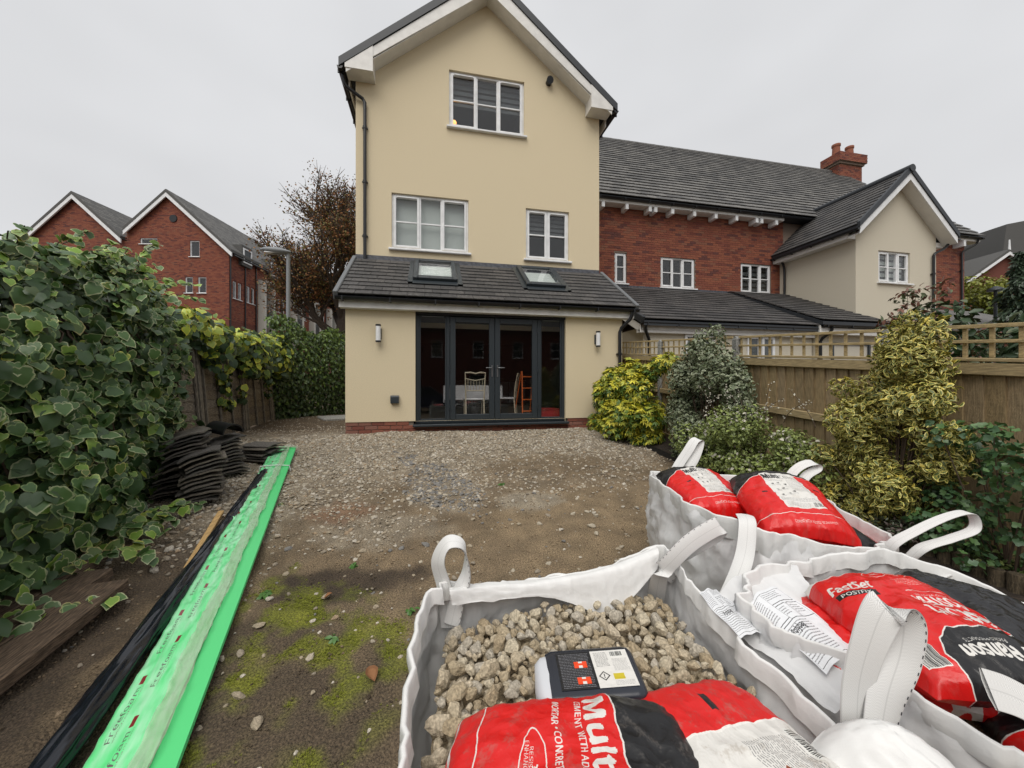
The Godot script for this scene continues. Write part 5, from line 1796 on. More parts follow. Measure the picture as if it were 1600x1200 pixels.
	for w in [[.51, 4.69, "small green weed growing near the edge of the green boards", .07], [.99, 4.45, "tiny weed seedling on the dark mud patch", .045], [1.42, 5.0, "small weed growing in the moss near the white bulk bag", .04], [2.35, 3.0, "green weed tuft among grey slate chips in the yard", .05], [.1, 3.25, "low weed among pale stones near the far end of the green boards", .05], [1.02, 5.15, "sprig of weed on the open moss patch", .04]]:
		var t := thing("weed", w[2], "weed", Vector3(w[0], ground_y(w[0], w[1]), w[1]), 0, "weeds in the yard")
		for k in 11:
			part(wl, "leaf", M.leaf, t, facing(Vector3(rng.randf_range(-.015, .015), .005 + rng.randf() * .012, rng.randf_range(-.015, .015)), Vector3(0, 1, .1), Vector3(rng.randf_range(-1, 1), .35, rng.randf_range(-1, 1)), w[3] * rng.randf_range(.6, 1.2), .25))
	var dl := leaf_oval(Color(.24, .11, .045), Color(.19, .085, .035), .8, .35, -.25)
	for w in [[1.28, 5.51, .075, "curled brown dead leaf on the moss near the bulk bag"], [.88, 4.8, .05, "small dead leaf on the dark mud by the moss"], [.62, 5.9, .06, "fallen brown leaf on bare earth close to the green boards"], [.15, 4.15, .05, "brown leaf lying between the ivy and the black bundle"]]:
		solo(dl, "dead_leaf", M.leaf_dry, w[3], "dead leaf", "fallen leaves", turned(w[0], ground_y(w[0], w[1]) + .012, w[1], -1.4, rng.randf() * TAU, .3, Vector3.ONE * w[2]))
func fence_y(z: float) -> float: return 2.33 - .085 * z   # top of the boards

func build_right_fence() -> void:
	rng.seed = 41
	var f := thing("timber_fence", "tan featheredge timber fence with trellis top and concrete posts right of the garden", "fence", Vector3(5.75, 0, 0))
	var posts := [-.8, 1.0, 2.8, 4.6, 6.4, 8.2]
	for z in posts:
		var y := fence_y(z)
		var mb := MB.new()
		mb.bev(Vector3(-.055, .1, z - .05), Vector3(.055, y + .25, z + .05), .012)
		mb.prism([Vector2(z - .04, y + .25), Vector2(z + .04, y + .25), Vector2(z, y + .28)], -.045, .045, Transform3D(Basis(Vector3(0, 0, 1), Vector3.UP, Vector3(-1, 0, 0)), Vector3.ZERO))
		part(mb, "post", M.concrete, f)
	for k in posts.size() - 1:
		var a: float = posts[k] + .055
		var b: float = posts[k + 1] - .055
		var mid := (a + b) / 2
		# every bay is sheared to follow the slope of the garden
		var sh := Transform3D(Basis(Vector3(1, 0, 0), Vector3(0, 1, 0), Vector3(0, -.085, 1)), Vector3(0, .085 * mid, 0))
		sh = Transform3D(Basis(Vector3.RIGHT, Vector3.UP, Vector3(0, -.085, 1)), Vector3.ZERO)
		var top := 2.33
		var base := top - 1.52
		var z := a
		var n := 0
		while z < b - .01:
			var w := minf(.118, b - z)
			var mb := MB.new()
			var j := rng.randf_range(-.003, .003)
			# featheredge: one edge thick, one thin, overlapping the next
			var q := [Vector2(-.020 + j, 0), Vector2(-.020 + j, 0), Vector2(0, 0)]
			var y0 := base
			var y1 := top - .02
			var p := [Vector3(-.013 + j, y0, z - .012), Vector3(-.036 + j, y0, z + w - .003), Vector3(-.006, y0, z + w - .003), Vector3(-.006, y0, z - .012)]
			var pt := []
			for s in p: pt.append(sh * s)
			var pu := []
			for s in p: pu.append(sh * (s + Vector3(0, y1 - y0, 0)))
			mb.quad(pt[1], pt[0], pu[0], pu[1]); mb.quad(pt[0], pt[3], pu[3], pu[0]); mb.quad(pt[2], pt[1], pu[1], pu[2]); mb.quad(pu[0], pu[3], pu[2], pu[1])
			part(mb, "board", M.fence.mats[rng.randi() % 4], f)
			z += .118
			n += 1
		for r in [[top - .115, .095, -.074], [top - .70, .085, -.074], [base + .02, .085, -.074]]:
			var mb := MB.new()
			mb.bev(Vector3(r[2], r[0], a), Vector3(-.036, r[0] + r[1], b), .006, sh)
			part(mb, "rail", M.rail, f)
		var cp := MB.new()
		cp.bev(Vector3(-.08, top - .012, a), Vector3(.02, top + .018, b), .005, sh)
		part(cp, "capping", M.rail, f)
		var gb := MB.new()
		gb.bev(Vector3(-.025, base - .45, a), Vector3(.02, base - .004, b), .008, sh)
		part(gb, "gravel_board", M.concrete_dark, f)
		# trellis: three rails and the uprights between
		for y in [[.145, .02], [.262, .024]]:
			var mb := MB.new()
			mb.bev(Vector3(-.034, top + y[0] - .012, a), Vector3(-.012, top + y[0] + y[1] - .006, b), .003, sh)
			part(mb, "trellis_rail", M.trellis, f)
		var m := 11
		for i in m + 1:
			var zz := lerpf(a + .02, b - .02, float(i) / m)
			var mb := MB.new()
			mb.bev(Vector3(-.0115, top + .02, zz - .014), Vector3(.008, top + .262, zz + .014), .003, sh)
			part(mb, "trellis_slat", M.trellis, f)
	# bed in front of the fence: soil, black edging strip, log roll
	var sg := MB.new()
	var rows := []
	var zz := -.3
	while zz < 7.6:
		var row := PackedVector3Array()
		for i in 9:
			var x := lerpf(5.02, 5.74, i / 8.0)
			row.append(Vector3(x, .79 - .09 * maxf(zz, 0) + .045 + .05 * sin(PI * i / 8.0) + .03 * gn.get_noise_2d(x * 9, zz * 9), zz))
		rows.append(row)
		zz += .12
	sg.grid(rows)
	var so := part(sg, "flower_bed", M.soil, self)
	so.set_meta("kind", "structure")
	var eg := MB.new()
	var e1 := PackedVector3Array(); var e2 := PackedVector3Array(); var e3 := PackedVector3Array(); var e4 := PackedVector3Array()
	zz = .1
	while zz < 6.6:
		var x := 5.0 + .012 * sin(zz * 2.3)
		var g := .79 - .09 * zz
		e1.append(Vector3(x - .012, g - .06, zz)); e2.append(Vector3(x - .012, g + .085, zz)); e3.append(Vector3(x + .012, g + .085, zz)); e4.append(Vector3(x + .012, g - .06, zz))
		zz += .2
	eg.grid([e4, e3, e2, e1])
	solo(eg, "lawn_edging", M.edging, "black plastic edging strip along the foot of the flower bed", "edging")
	var lg := thing("log_roll_edging", "row of short upright brown logs edging the near flower bed", "edging", Vector3(5.22, 0, 5.2))
	for k in 22:
		var z := -0.95 + k * .087
		var g := .79 - .09 * (5.2 + z)
		var mb := MB.new()
		var r := rng.randf_range(.038, .044)
		var hh := .19 + rng.randf_range(-.012, .012)
		mb.tube([Vector3(0, g - .05, z), Vector3(0, g + hh - .008, z), Vector3(0, g + hh, z)], [r, r, r - .008], 10)
		part(mb, "log", M.log, lg)

func shrub(called: String, label: String, category: String, pos: Vector3, lobes: Array, count: int, meshes: Array, weights: Array, size: Vector2, spread: float, indiv: int, up := .6, down := Vector3(0, .5, 0)) -> Node3D:
	# leaves on the outside of a union of lobes, stems from the foot up into them
	var t := thing(called, label, category, pos)
	var st := MB.new()
	for l in lobes:
		var c: Vector3 = l[0]
		var foot := Vector3(c.x * .25, 0, c.z * .25)
		for k in 1:
			var e: Vector3 = c + Vector3(rng.randf_range(-.5, .5), rng.randf_range(-.1, .7), rng.randf_range(-.5, .5)) * l[1]
			st.tube([foot + Vector3(rng.randf_range(-.03, .03), 0, rng.randf_range(-.03, .03)), foot.lerp(e, .5) + Vector3(0, .06, 0), e], [.008, .005, .003], 5, false)
	part(st, "stems", M.twig, t)
	var tot := 0.0
	for l in lobes: tot += l[1].x * l[1].y if l[1] is Vector3 else l[1] * l[1]
	var xf := []
	var cols := []
	for m in meshes:
		xf.append([]); cols.append([])
	var cand := []
	for l in lobes:
		var r: float = l[1]
		for k in int(count * r * r / tot):
			var d := Vector3(rng.randfn(0, 1), rng.randfn(0, 1), rng.randfn(0, 1)).normalized()
			var rr := r * (1.0 - .45 * rng.randf() ** 2.2) * (1.0 + .24 * gn.get_noise_3d((l[0].x + d.x * r) * 14, (l[0].y + d.y * r) * 14, (l[0].z + d.z * r) * 14))
			var p: Vector3 = l[0] + d * rr
			if p.y < .02: continue
			if p.x + pos.x > 5.70 and pos.x < 5.75: continue
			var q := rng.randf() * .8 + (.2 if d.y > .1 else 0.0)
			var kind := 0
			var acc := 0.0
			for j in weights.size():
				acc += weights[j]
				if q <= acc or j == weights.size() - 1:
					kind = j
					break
			cand.append([facing(p, (d + Vector3(0, up, 0)).normalized(), d + down, rng.randf_range(size.x, size.y), spread), kind])
	cand.sort_custom(func(a, b): return (a[0].origin + pos).distance_squared_to(EYE) < (b[0].origin + pos).distance_squared_to(EYE))
	for k in cand.size():
		if k < indiv: part(meshes[cand[k][1]], "leaf", M.leaf, t, cand[k][0])
		else:
			xf[cand[k][1]].append(cand[k][0])
			var b := rng.randf_range(.75, 1.25)
			cols[cand[k][1]].append(Color(b, b, b))
	for k in meshes.size():
		if xf[k].size(): scatter(t, "foliage", meshes[k], M.leaf, xf[k], cols[k])
	return t

func whorl(c1: Color, c2: Color) -> ArrayMesh:
	# three-fingered leaf of a mexican orange
	var mb := MB.new()
	for s in [-.75, 0.0, .75]:
		var d := Vector3(sin(s), cos(s), 0)
		var w := Vector3(cos(s), -sin(s), 0) * .17
		mb.col = c1
		mb.quad(Vector3.ZERO, d * .5 + w + Vector3(0, 0, .05), d - Vector3(0, 0, .12), d * .5)
		mb.col = c2
		mb.quad(Vector3.ZERO, d * .5, d - Vector3(0, 0, .12), d * .5 - w + Vector3(0, 0, .05))
	return mb.mesh()

func lobed(c: Color) -> ArrayMesh:
	var mb := MB.new()
	mb.col = c
	var o := []
	for k in 16:
		var an := -PI / 2 + TAU * k / 16
		var r := .5 * (1.0 if k % 4 < 2 else .78) * (.35 if k == 0 else 1.0)
		o.append(Vector3(cos(an) * r, .5 + sin(an) * r, .12 * r))
	for k in 16: mb.tri(Vector3(0, .5, 0), o[k], o[(k + 1) % 16])
	return mb.mesh()

func build_shrubs() -> void:
	rng.seed = 55
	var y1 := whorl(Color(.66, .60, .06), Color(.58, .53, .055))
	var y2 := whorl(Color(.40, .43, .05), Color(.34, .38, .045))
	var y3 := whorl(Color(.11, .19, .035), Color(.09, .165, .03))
	var lob := []
	for k in 34:
		var an := rng.randf() * TAU
		var h := rng.randf_range(.10, 1.15)
		var rad := .36 * sin(PI * clampf(.25 + h * .55, 0, 1)) + .05
		lob.append([Vector3(cos(an) * rad * .9 - .08, h, sin(an) * rad * 1.6), rng.randf_range(.17, .26)])
	lob.append([Vector3(.1, 1.22, .55), .16]); lob.append([Vector3(.12, 1.32, .75), .13]); lob.append([Vector3(.0, 1.28, .1), .17]); lob.append([Vector3(-.3, .95, -.62), .12]); lob.append([Vector3(-.2, 1.2, -.35), .12]); lob.append([Vector3(.15, 1.4, .95), .10]); lob.append([Vector3(-.35, .5, .75), .16]); lob.append([Vector3(-.4, .25, -.7), .15])
	shrub("mexican_orange_bush", "bright yellow leaved bush at the right corner of the extension", "shrub", Vector3(5.12, .70, 1.0), lob, 9500, [y3, y2, y1], [.38, .24, .38], Vector2(.06, .105), .3, 200, .9, Vector3(0, .4, 0))
	# grey-green variegated shrub
	var g1 := leaf_oval(Color(.13, .16, .085), Color(.34, .37, .25), .62, .2, .3, .66)
	var g2 := leaf_oval(Color(.075, .105, .05), Color(.16, .19, .11), .62, .2, .3, .7)
	lob = []
	for k in 40:
		var h := rng.randf_range(.12, 1.75)
		var rad := .34 * sin(PI * clampf(.18 + h / 2.4, .1, .96)) + .04
		var an := rng.randf() * TAU
		lob.append([Vector3(cos(an) * rad * .7 - .04, h, sin(an) * rad * 1.35), rng.randf_range(.15, .23)])
	lob.append([Vector3(.0, 1.88, .08), .09]); lob.append([Vector3(-.02, 1.65, -.25), .14]); lob.append([Vector3(-.05, 1.1, .5), .2]); lob.append([Vector3(-.05, .8, .55), .2])
	shrub("variegated_pittosporum", "tall grey green shrub with cream edged leaves against the fence", "shrub", Vector3(5.38, .55, 2.75), lob, 14000, [g2, g1], [.55, .45], Vector2(.035, .06), .5, 0, .5)
	# low spreading shrub with pale flower heads
	var l1 := leaf_oval(Color(.125, .165, .045), Color(.20, .25, .08), .6, .2, .3, .7)
	var l2 := leaf_oval(Color(.19, .25, .055), Color(.30, .35, .11), .6, .2, .3, .7)
	var l3 := leaf_oval(Color(.42, .40, .33), Color(.42, .40, .33), .8, .2, .3)
	lob = []
	for k in 34:
		var z := rng.randf_range(-.75, .85)
		var h := rng.randf_range(.12, .78) * (1.0 - .35 * absf(z))
		lob.append([Vector3(rng.randf_range(-.38, .15), h, z), rng.randf_range(.13, .22)])
	var ls := shrub("low_flowering_shrub", "low spreading shrub with small pale flowers between fence and black edging", "shrub", Vector3(5.25, .52, 3.55), lob, 12000, [l1, l2, l3], [.52, .38, .10], Vector2(.028, .05), .55, 0, .6)
	var wisps := MB.new()
	var wx := []
	var wc := []
	for k in 12:
		var p := Vector3(rng.randf_range(-.3, .1), .75, rng.randf_range(-.6, .8))
		var d := Vector3(rng.randf_range(-.3, .1), 1.0, rng.randf_range(-.5, .8)).normalized()
		var pts := [p]
		for j in 6:
			p += d * .075
			d = (d + Vector3(rng.randf_range(-.1, .1), -.16, rng.randf_range(-.05, .15))).normalized()
			pts.append(p)
			for q in 3:
				wx.append(facing(p + Vector3(rng.randf_range(-.02, .02), rng.randf_range(-.02, .02), rng.randf_range(-.02, .02)), Vector3(-.2, .6, .6), d, rng.randf_range(.012, .022), .5))
				wc.append(Color.WHITE * rng.randf_range(.8, 1.2))
		wisps.tube(pts, [.004, .004, .003, .003, .003, .002, .002], 4, false)
	part(wisps, "arching_stems", M.twig, ls)
	scatter(ls, "wispy_flowers", l3, M.leaf, wx, wc)
	# golden euonymus
	var e1 := leaf_oval(Color(.13, .16, .035), Color(.62, .54, .15), .40, .3, .35, .68)
	var e2 := leaf_oval(Color(.075, .105, .028), Color(.40, .37, .10), .40, .3, .35, .7)
	var e3 := leaf_oval(Color(.46, .36, .05), Color(.55, .46, .10), .46, .3, .35, .6)
	lob = []
	for k in 52:
		var h := rng.randf_range(.10, 1.6)
		var wdt := lerpf(.40, .10, smoothstep(.5, 1.6, h))
		lob.append([Vector3(rng.randf_range(-.5, .35) * wdt * 1.3, h, rng.randf_range(-1, 1) * wdt + .13 * smoothstep(.7, 1.6, h)), rng.randf_range(.11, .18)])
	lob.append([Vector3(0, 1.74, 0.14), .08]); lob.append([Vector3(.05, 1.70, .26), .07]); lob.append([Vector3(-.1, 1.1, .36), .1]); lob.append([Vector3(-.05, .85, .42), .1]); lob.append([Vector3(0, 1.2, -.36), .1])
	shrub("golden_euonymus", "upright golden variegated shrub in front of the concrete fence post", "shrub", Vector3(5.33, .46, 4.88), lob, 13500, [e2, e1, e3], [.42, .50, .08], Vector2(.040, .066), .5, 200, .5, Vector3(0, .8, 0))
	# dark lobed-leaf plants at the right edge and low cover under them
	var d1 := lobed(Color(.045, .10, .04))
	var d2 := lobed(Color(.075, .15, .05))
	lob = []
	for k in 24: lob.append([Vector3(rng.randf_range(-.35, .2), rng.randf_range(.12, .98), rng.randf_range(-.4, .6)), rng.randf_range(.06, .13)])
	shrub("leafy_mallow", "dark green lobed leaf plant at the right edge before the fence", "plant", Vector3(5.45, .36, 5.5), lob, 1500, [d1, d2], [.55, .45], Vector2(.03, .06), .45, 100, .7)
	lob = []
	for k in 7: lob.append([Vector3(rng.randf_range(-.2, .2), rng.randf_range(.25, .62), rng.randf_range(-.25, .25)), rng.randf_range(.08, .13)])
	shrub("leafy_mallow", "dark lobed leaf plant growing just beyond the golden variegated shrub", "plant", Vector3(5.5, .42, 5.08), lob, 900, [d1, d2], [.6, .4], Vector2(.03, .055), .45, 0, .7)
	var c1 := leaf_oval(Color(.05, .065, .035), Color(.05, .065, .035), .5, .2, .3)
	var c2 := leaf_oval(Color(.085, .06, .05), Color(.085, .06, .05), .5, .2, .3)
	lob = []
	for k in 16: lob.append([Vector3(rng.randf_range(-.22, .2), rng.randf_range(.03, .22), rng.randf_range(-.6, .6)), rng.randf_range(.09, .15)])
	shrub("ground_cover_plant", "dull dark low plant on the soil below the golden shrub", "plant", Vector3(5.25, .45, 4.55), lob, 4200, [c1, c2], [.7, .3], Vector2(.022, .04), .6, 0, .5)
	lob = []
	for k in 12: lob.append([Vector3(rng.randf_range(-.15, .2), rng.randf_range(.03, .16), rng.randf_range(-.5, .5)), rng.randf_range(.07, .11)])
	shrub("ground_cover_plant", "low green trailing plant behind the log edging at the right", "plant", Vector3(5.45, .32, 5.75), lob, 1500, [l1, d2], [.7, .3], Vector2(.025, .045), .6, 0, .6)

func build_beyond_fence() -> void:
	rng.seed = 66
	var r1 := leaf_oval(Color(.16, .07, .045), Color(.16, .07, .045), .45, .2, .3)
	var r2 := leaf_oval(Color(.075, .10, .04), Color(.075, .10, .04), .5, .2, .3)
	# sparse reddish shrub over the trellis
	var lob := []
	for q in [[0, 1.9, 0, .3], [-.35, 1.7, .1, .28], [.3, 1.75, -.1, .3], [.05, 2.35, 0, .22], [-.2, 2.2, .1, .2], [-.55, 2.15, .1, .14], [.25, 2.75, 0, .14], [.55, 2.3, 0, .18], [.62, 2.7, .1, .12], [-.05, 2.7, 0, .12], [.85, 2.95, 0, .1]]: lob.append([Vector3(q[0], q[1], q[2]), q[3]])
	shrub("red_leaf_shrub", "sparse shrub with reddish leaves over the trellis before the wing", "shrub", Vector3(9.5, .5, 2.4), lob, 900, [r2, r1], [.45, .55], Vector2(.07, .12), .6, 0, .4)
	lob = []
	for k in 22: lob.append([Vector3(rng.randf_range(-.9, 2.6), rng.randf_range(.3, 1.9), rng.randf_range(-.8, .9)), rng.randf_range(.28, .42)])
	shrub("dark_laurel_hedge", "dark leafy hedge behind the near trellis at the right", "hedge", Vector3(7.6, .45, 4.7), lob, 6000, [leaf_oval(Color(.028, .055, .022), Color(.028, .055, .022), .45, .2, .3), r2], [.85, .15], Vector2(.08, .14), .5, 0, .5)
	lob = []
	for k in 20: lob.append([Vector3(rng.randf_range(-1.6, 1.4), rng.randf_range(.4, 2.0), rng.randf_range(-.7, .7)), rng.randf_range(.3, .45)])
	shrub("red_leaf_shrub", "broad reddish green bush behind the right end of the trellis", "shrub", Vector3(11.8, .5, 2.3), lob, 4200, [r2, r1], [.6, .4], Vector2(.08, .14), .55, 0, .5)
	# young yellow-green tree and dark conifer further off
	var t1 := leaf_oval(Color(.22, .24, .035), Color(.22, .24, .035), .6, .2, .3)
	var t2 := leaf_oval(Color(.12, .16, .03), Color(.12, .16, .03), .6, .2, .3)
	for q in [["golden_tree", "small yellow green tree before the distant brick house", Vector3(27.0, .6, -5.6), 1.0, 5.0, t1, t2, 4200], ["green_tree", "dull green round tree behind the yellow green one at the right edge", Vector3(25.3, .6, -3.9), 1.25, 3.5, t2, r2, 4200]]:
		var t := thing(q[0], q[1], "tree", q[2])
		var tk := MB.new()
		tk.tube([Vector3.ZERO, Vector3(.05, 1.6, 0), Vector3(0, q[4], 0)], [.13, .09, .03], 8, false)
		part(tk, "trunk", M.bark, t)
		var xf := []
		var cols := []
		var cl := []
		for k in 26: cl.append([Vector3(rng.randfn(0, .55), q[4] + rng.randfn(0, .5), rng.randfn(0, .55)) * Vector3(q[3], 1, q[3]), rng.randf_range(.35, .6)])
		for k in q[7]:
			var l: Array = pick(cl)
			var d := Vector3(rng.randfn(0, 1), rng.randfn(0, 1), rng.randfn(0, 1)).normalized()
			xf.append(facing(l[0] + d * l[1] * rng.randf_range(.5, 1.0), d + Vector3(0, .5, 0), d, rng.randf_range(.11, .18), .5))
			var b := rng.randf_range(.7, 1.25)
			cols.append(Color(b, b, b))
		scatter(t, "crown", q[5], M.leaf, xf, cols)
	var cf := thing("dark_conifer", "dark blue green conifer at the right edge over the trellis", "tree", Vector3(19.9, .5, -1.0))
	var tk := MB.new()
	tk.tube([Vector3.ZERO, Vector3(0, 5.4, 0)], [.14, .02], 8, false)
	part(tk, "trunk", M.bark, cf)
	var nd := leaf_oval(Color(.035, .055, .035), Color(.05, .075, .045), .3, .1, .4, .6)
	var xf := []
	var cols := []
	for k in 6500:
		var h := rng.randf_range(.7, 5.4)
		var an := rng.randf() * TAU
		var tier := .72 + .28 * sin(h * 7.0 + an)
		var rr := (5.7 - h) * .34 * tier * sqrt(rng.randf_range(.15, 1.0))
		var p := Vector3(cos(an) * rr, h - rr * .15, sin(an) * rr)
		xf.append(facing(p, Vector3(cos(an) * .4, .8, sin(an) * .4), Vector3(cos(an), -.25, sin(an)), rng.randf_range(.13, .22), .4))
		var b := rng.randf_range(.7, 1.3)
		cols.append(Color(b, b, b))
	scatter(cf, "crown", nd, M.leaf, xf, cols)
	var gl := thing("garden_lamp_post", "thin dark post with flat cap beside the yellow green tree", "post", Vector3(20.5, .5, -1.9))
	var pm := MB.new()
	pm.tube([Vector3.ZERO, Vector3(0, 4.4, 0)], [.05, .045], 8)
	part(pm, "post", M.anth, gl)
	var cp := MB.new()
	cp.tube([Vector3(0, 4.4, 0), Vector3(0, 4.46, 0), Vector3(0, 4.56, 0)], [.2, .2, .04], 12)
	part(cp, "cap", M.anth, gl)
func text_tris(s: String) -> Array:
	# triangles of a line of lettering, height 1, origin at the left end of the baseline; [PackedVector2Array, width]
	var key := "text " + s
	if M.has(key): return M[key]
	var f := SystemFont.new()
	f.font_names = PackedStringArray(["Droid Sans"])
	var t := TextMesh.new()
	t.font = f
	t.text = s
	t.font_size = 64
	t.pixel_size = 0.02
	t.depth = 0.0
	t.curve_step = 2.0
	t.horizontal_alignment = HORIZONTAL_ALIGNMENT_LEFT
	var a := t.surface_get_arrays(0)
	var v: PackedVector3Array = a[Mesh.ARRAY_VERTEX]
	var ix: PackedInt32Array = a[Mesh.ARRAY_INDEX] if a[Mesh.ARRAY_INDEX] != null else PackedInt32Array(range(v.size()))
	var out := PackedVector2Array()
	var lo := Vector2(1e9, 1e9)
	var hi := Vector2(-1e9, -1e9)
	for k in ix:
		var p := Vector2(v[k].x, v[k].y)
		lo = lo.min(p); hi = hi.max(p)
		out.append(p)
	var h := maxf(hi.y - lo.y, .001)
	for k in out.size(): out[k] = (out[k] - lo) / h
	M[key] = [out, (hi.x - lo.x) / h]
	return M[key]

func draw_text(im: Image, s: String, pos: Vector2, height: float, rot: float, col: Color, bold := 0.0, fit := 0.0) -> void:
	# pos: left end of the baseline in pixels; rot in degrees, clockwise as seen in the picture; fit: length in pixels to stretch to
	var tt := text_tris(s)
	var tri: PackedVector2Array = tt[0]
	var sx := height if fit <= 0 else fit / float(tt[1])
	var a := deg_to_rad(rot)
	var ex := Vector2(cos(a), sin(a)) * sx
	var ey := Vector2(sin(a), -cos(a)) * height
	var W := im.get_width()
	var H := im.get_height()
	var fat := bold * height * .035
	var W2 := W
	for off in ([Vector2.ZERO] if fat < .4 else [Vector2(-fat, 0), Vector2(fat, 0), Vector2(0, -fat), Vector2(0, fat), Vector2.ZERO]):
		for k in range(0, tri.size(), 3):
			var p: Vector2 = pos + off + ex * tri[k].x + ey * tri[k].y
			var q: Vector2 = pos + off + ex * tri[k + 1].x + ey * tri[k + 1].y
			var r: Vector2 = pos + off + ex * tri[k + 2].x + ey * tri[k + 2].y
			fill_tri(im, p, q, r, col, W2, H)

func fill_tri(im: Image, p: Vector2, q: Vector2, r: Vector2, col: Color, W: int, H: int) -> void:
	var ar := (q - p).cross(r - p)
	if absf(ar) < 1e-6: return
	for y in range(maxi(0, int(minf(p.y, minf(q.y, r.y)))), mini(H - 1, int(maxf(p.y, maxf(q.y, r.y))) + 1) + 1):
		for x in range(maxi(0, int(minf(p.x, minf(q.x, r.x)))), mini(W - 1, int(maxf(p.x, maxf(q.x, r.x))) + 1) + 1):
			var c := Vector2(x + .5, y + .5)
			var u := (q - p).cross(c - p) / ar
			var v := (r - q).cross(c - q) / ar
			var w := (p - r).cross(c - r) / ar
			if u >= -.001 and v >= -.001 and w >= -.001: im.set_pixel(x, y, col)

func fill_poly(im: Image, pl: Array, col: Color) -> void:
	var pp := PackedVector2Array(pl)
	var q := Geometry2D.triangulate_polygon(pp)
	for k in range(0, q.size(), 3): fill_tri(im, pp[q[k]], pp[q[k + 1]], pp[q[k + 2]], col, im.get_width(), im.get_height())

func stroke(im: Image, pts: Array, w: float, col: Color) -> void:
	for k in pts.size() - 1:
		var d: Vector2 = (pts[k + 1] - pts[k]).normalized().orthogonal() * w / 2
		fill_tri(im, pts[k] + d, pts[k + 1] + d, pts[k + 1] - d, col, im.get_width(), im.get_height())
		fill_tri(im, pts[k] + d, pts[k + 1] - d, pts[k] - d, col, im.get_width(), im.get_height())

func ring(im: Image, c: Vector2, rx: float, ry: float, w: float, col: Color) -> void:
	var p := []
	for k in 33: p.append(c + Vector2(cos(TAU * k / 32) * rx, sin(TAU * k / 32) * ry))
	stroke(im, p, w, col)

func lines(im: Image, x0: int, y0: int, x1: int, y1: int, step: int, col: Color, vertical := false) -> void:
	# small print too fine to read: rows of short words
	var a := y0 if not vertical else x0
	while a < (y1 if not vertical else x1):
		var b := x0 if not vertical else y0
		while b < (x1 if not vertical else y1) - 6:
			var n := 5 + rng.randi() % 14
			var e := mini(b + n, x1 if not vertical else y1)
			if vertical: im.fill_rect(Rect2i(a, b, maxi(1, step / 3), e - b), col)
			else: im.fill_rect(Rect2i(b, a, e - b, maxi(1, step / 3)), col)
			b = e + 3
		a += step

func barcode(im: Image, x: int, y: int, w: int, h: int, vertical: bool) -> void:
	im.fill_rect(Rect2i(x - 4, y - 4, w + 8, h + 8), Color(.85, .85, .83))
	var k := 0
	while k < (h if vertical else w):
		var t := 1 + rng.randi() % 3
		if vertical: im.fill_rect(Rect2i(x, y + k, w, t), Color(.06, .06, .06))
		else: im.fill_rect(Rect2i(x + k, y, t, h), Color(.06, .06, .06))
		k += t + 1 + rng.randi() % 3

func grime(im: Image, amount: float, sd: int) -> void:
	# cement dust and scuffs on the printed plastic
	var f := FastNoiseLite.new()
	f.seed = sd
	f.frequency = .012
	f.fractal_octaves = 5
	var g := FastNoiseLite.new()
	g.seed = sd + 1
	g.frequency = .09
	for y in im.get_height():
		for x in im.get_width():
			var n := f.get_noise_2d(x, y) + .35 * g.get_noise_2d(x, y)
			var k := smoothstep(.12, .6, n) * amount
			if k > .01: im.set_pixel(x, y, im.get_pixel(x, y).lerp(Color(.62, .58, .53), k))

func wrap_mat(im: Image, rough := .38) -> StandardMaterial3D:
	var m := StandardMaterial3D.new()
	im.generate_mipmaps()
	m.albedo_texture = ImageTexture.create_from_image(im)
	m.roughness = rough
	m.texture_repeat = false
	m.normal_enabled = true
	m.normal_texture = M.crumple
	m.normal_scale = .45
	return m

const RED := Color(.80, .075, .07)
const INK := Color(.075, .078, .085)
const PAPER := Color(.83, .82, .80)

func sack_front() -> StandardMaterial3D:
	var im := Image.create(840, 600, false, Image.FORMAT_RGB8)
	im.fill(RED)
	var edge := [Vector2(560, 0), Vector2(572, 120), Vector2(566, 260), Vector2(584, 420), Vector2(578, 600)]
	fill_poly(im, edge + [Vector2(840, 600), Vector2(840, 0)], INK)
	stroke(im, edge, 6, PAPER)
	stroke(im, [Vector2(118, 0), Vector2(108, 220), Vector2(104, 340), Vector2(150, 372), Vector2(228, 380), Vector2(228, 340), Vector2(262, 340), Vector2(262, 400)], 5, PAPER)
	stroke(im, [Vector2(14, 0), Vector2(10, 600)], 12, PAPER)
	draw_text(im, "Multicem", Vector2(468, 60), 74, 90, PAPER, 1.6, 500)
	draw_text(im, "CEMENT WITH ADDED WORKABILITY", Vector2(436, 62), 20, 90, PAPER, .8, 480)
	draw_text(im, "MORTAR • CONCRETE • RENDER • SCREED", Vector2(358, 70), 22, 90, PAPER, 1.0, 470)
	ring(im, Vector2(290, 300), 42, 118, 4, PAPER)
	for k in 5: stroke(im, [Vector2(300 + 14 * cos(k * 1.25), 300 + 26 * sin(k * 1.25)), Vector2(300 - 10 * cos(k * 1.25), 300 - 18 * sin(k * 1.25))], 5, PAPER)
	draw_text(im, "ENHANCED FROST", Vector2(262, 218), 13, 90, PAPER, .6, 165)
	draw_text(im, "RESISTANCE", Vector2(278, 236), 12, 90, PAPER, .6, 120)
	draw_text(im, "MULTICEM", Vector2(30, 330), 40, 90, PAPER, 1.6, 240)
	draw_text(im, "hanson packed products", Vector2(78, 330), 18, 90, PAPER, .5, 230)
	for q in [[650, 430, RED], [672, 430, PAPER], [694, 430, RED], [650, 404, PAPER], [672, 404, RED], [694, 404, PAPER], [672, 378, PAPER]]: im.fill_rect(Rect2i(q[0], q[1], 19, 22), q[2])
	draw_text(im, "Hanson", Vector2(724, 330), 44, 90, PAPER, 1.5, 170)
	grime(im, .34, 5)
	return wrap_mat(im, .42)

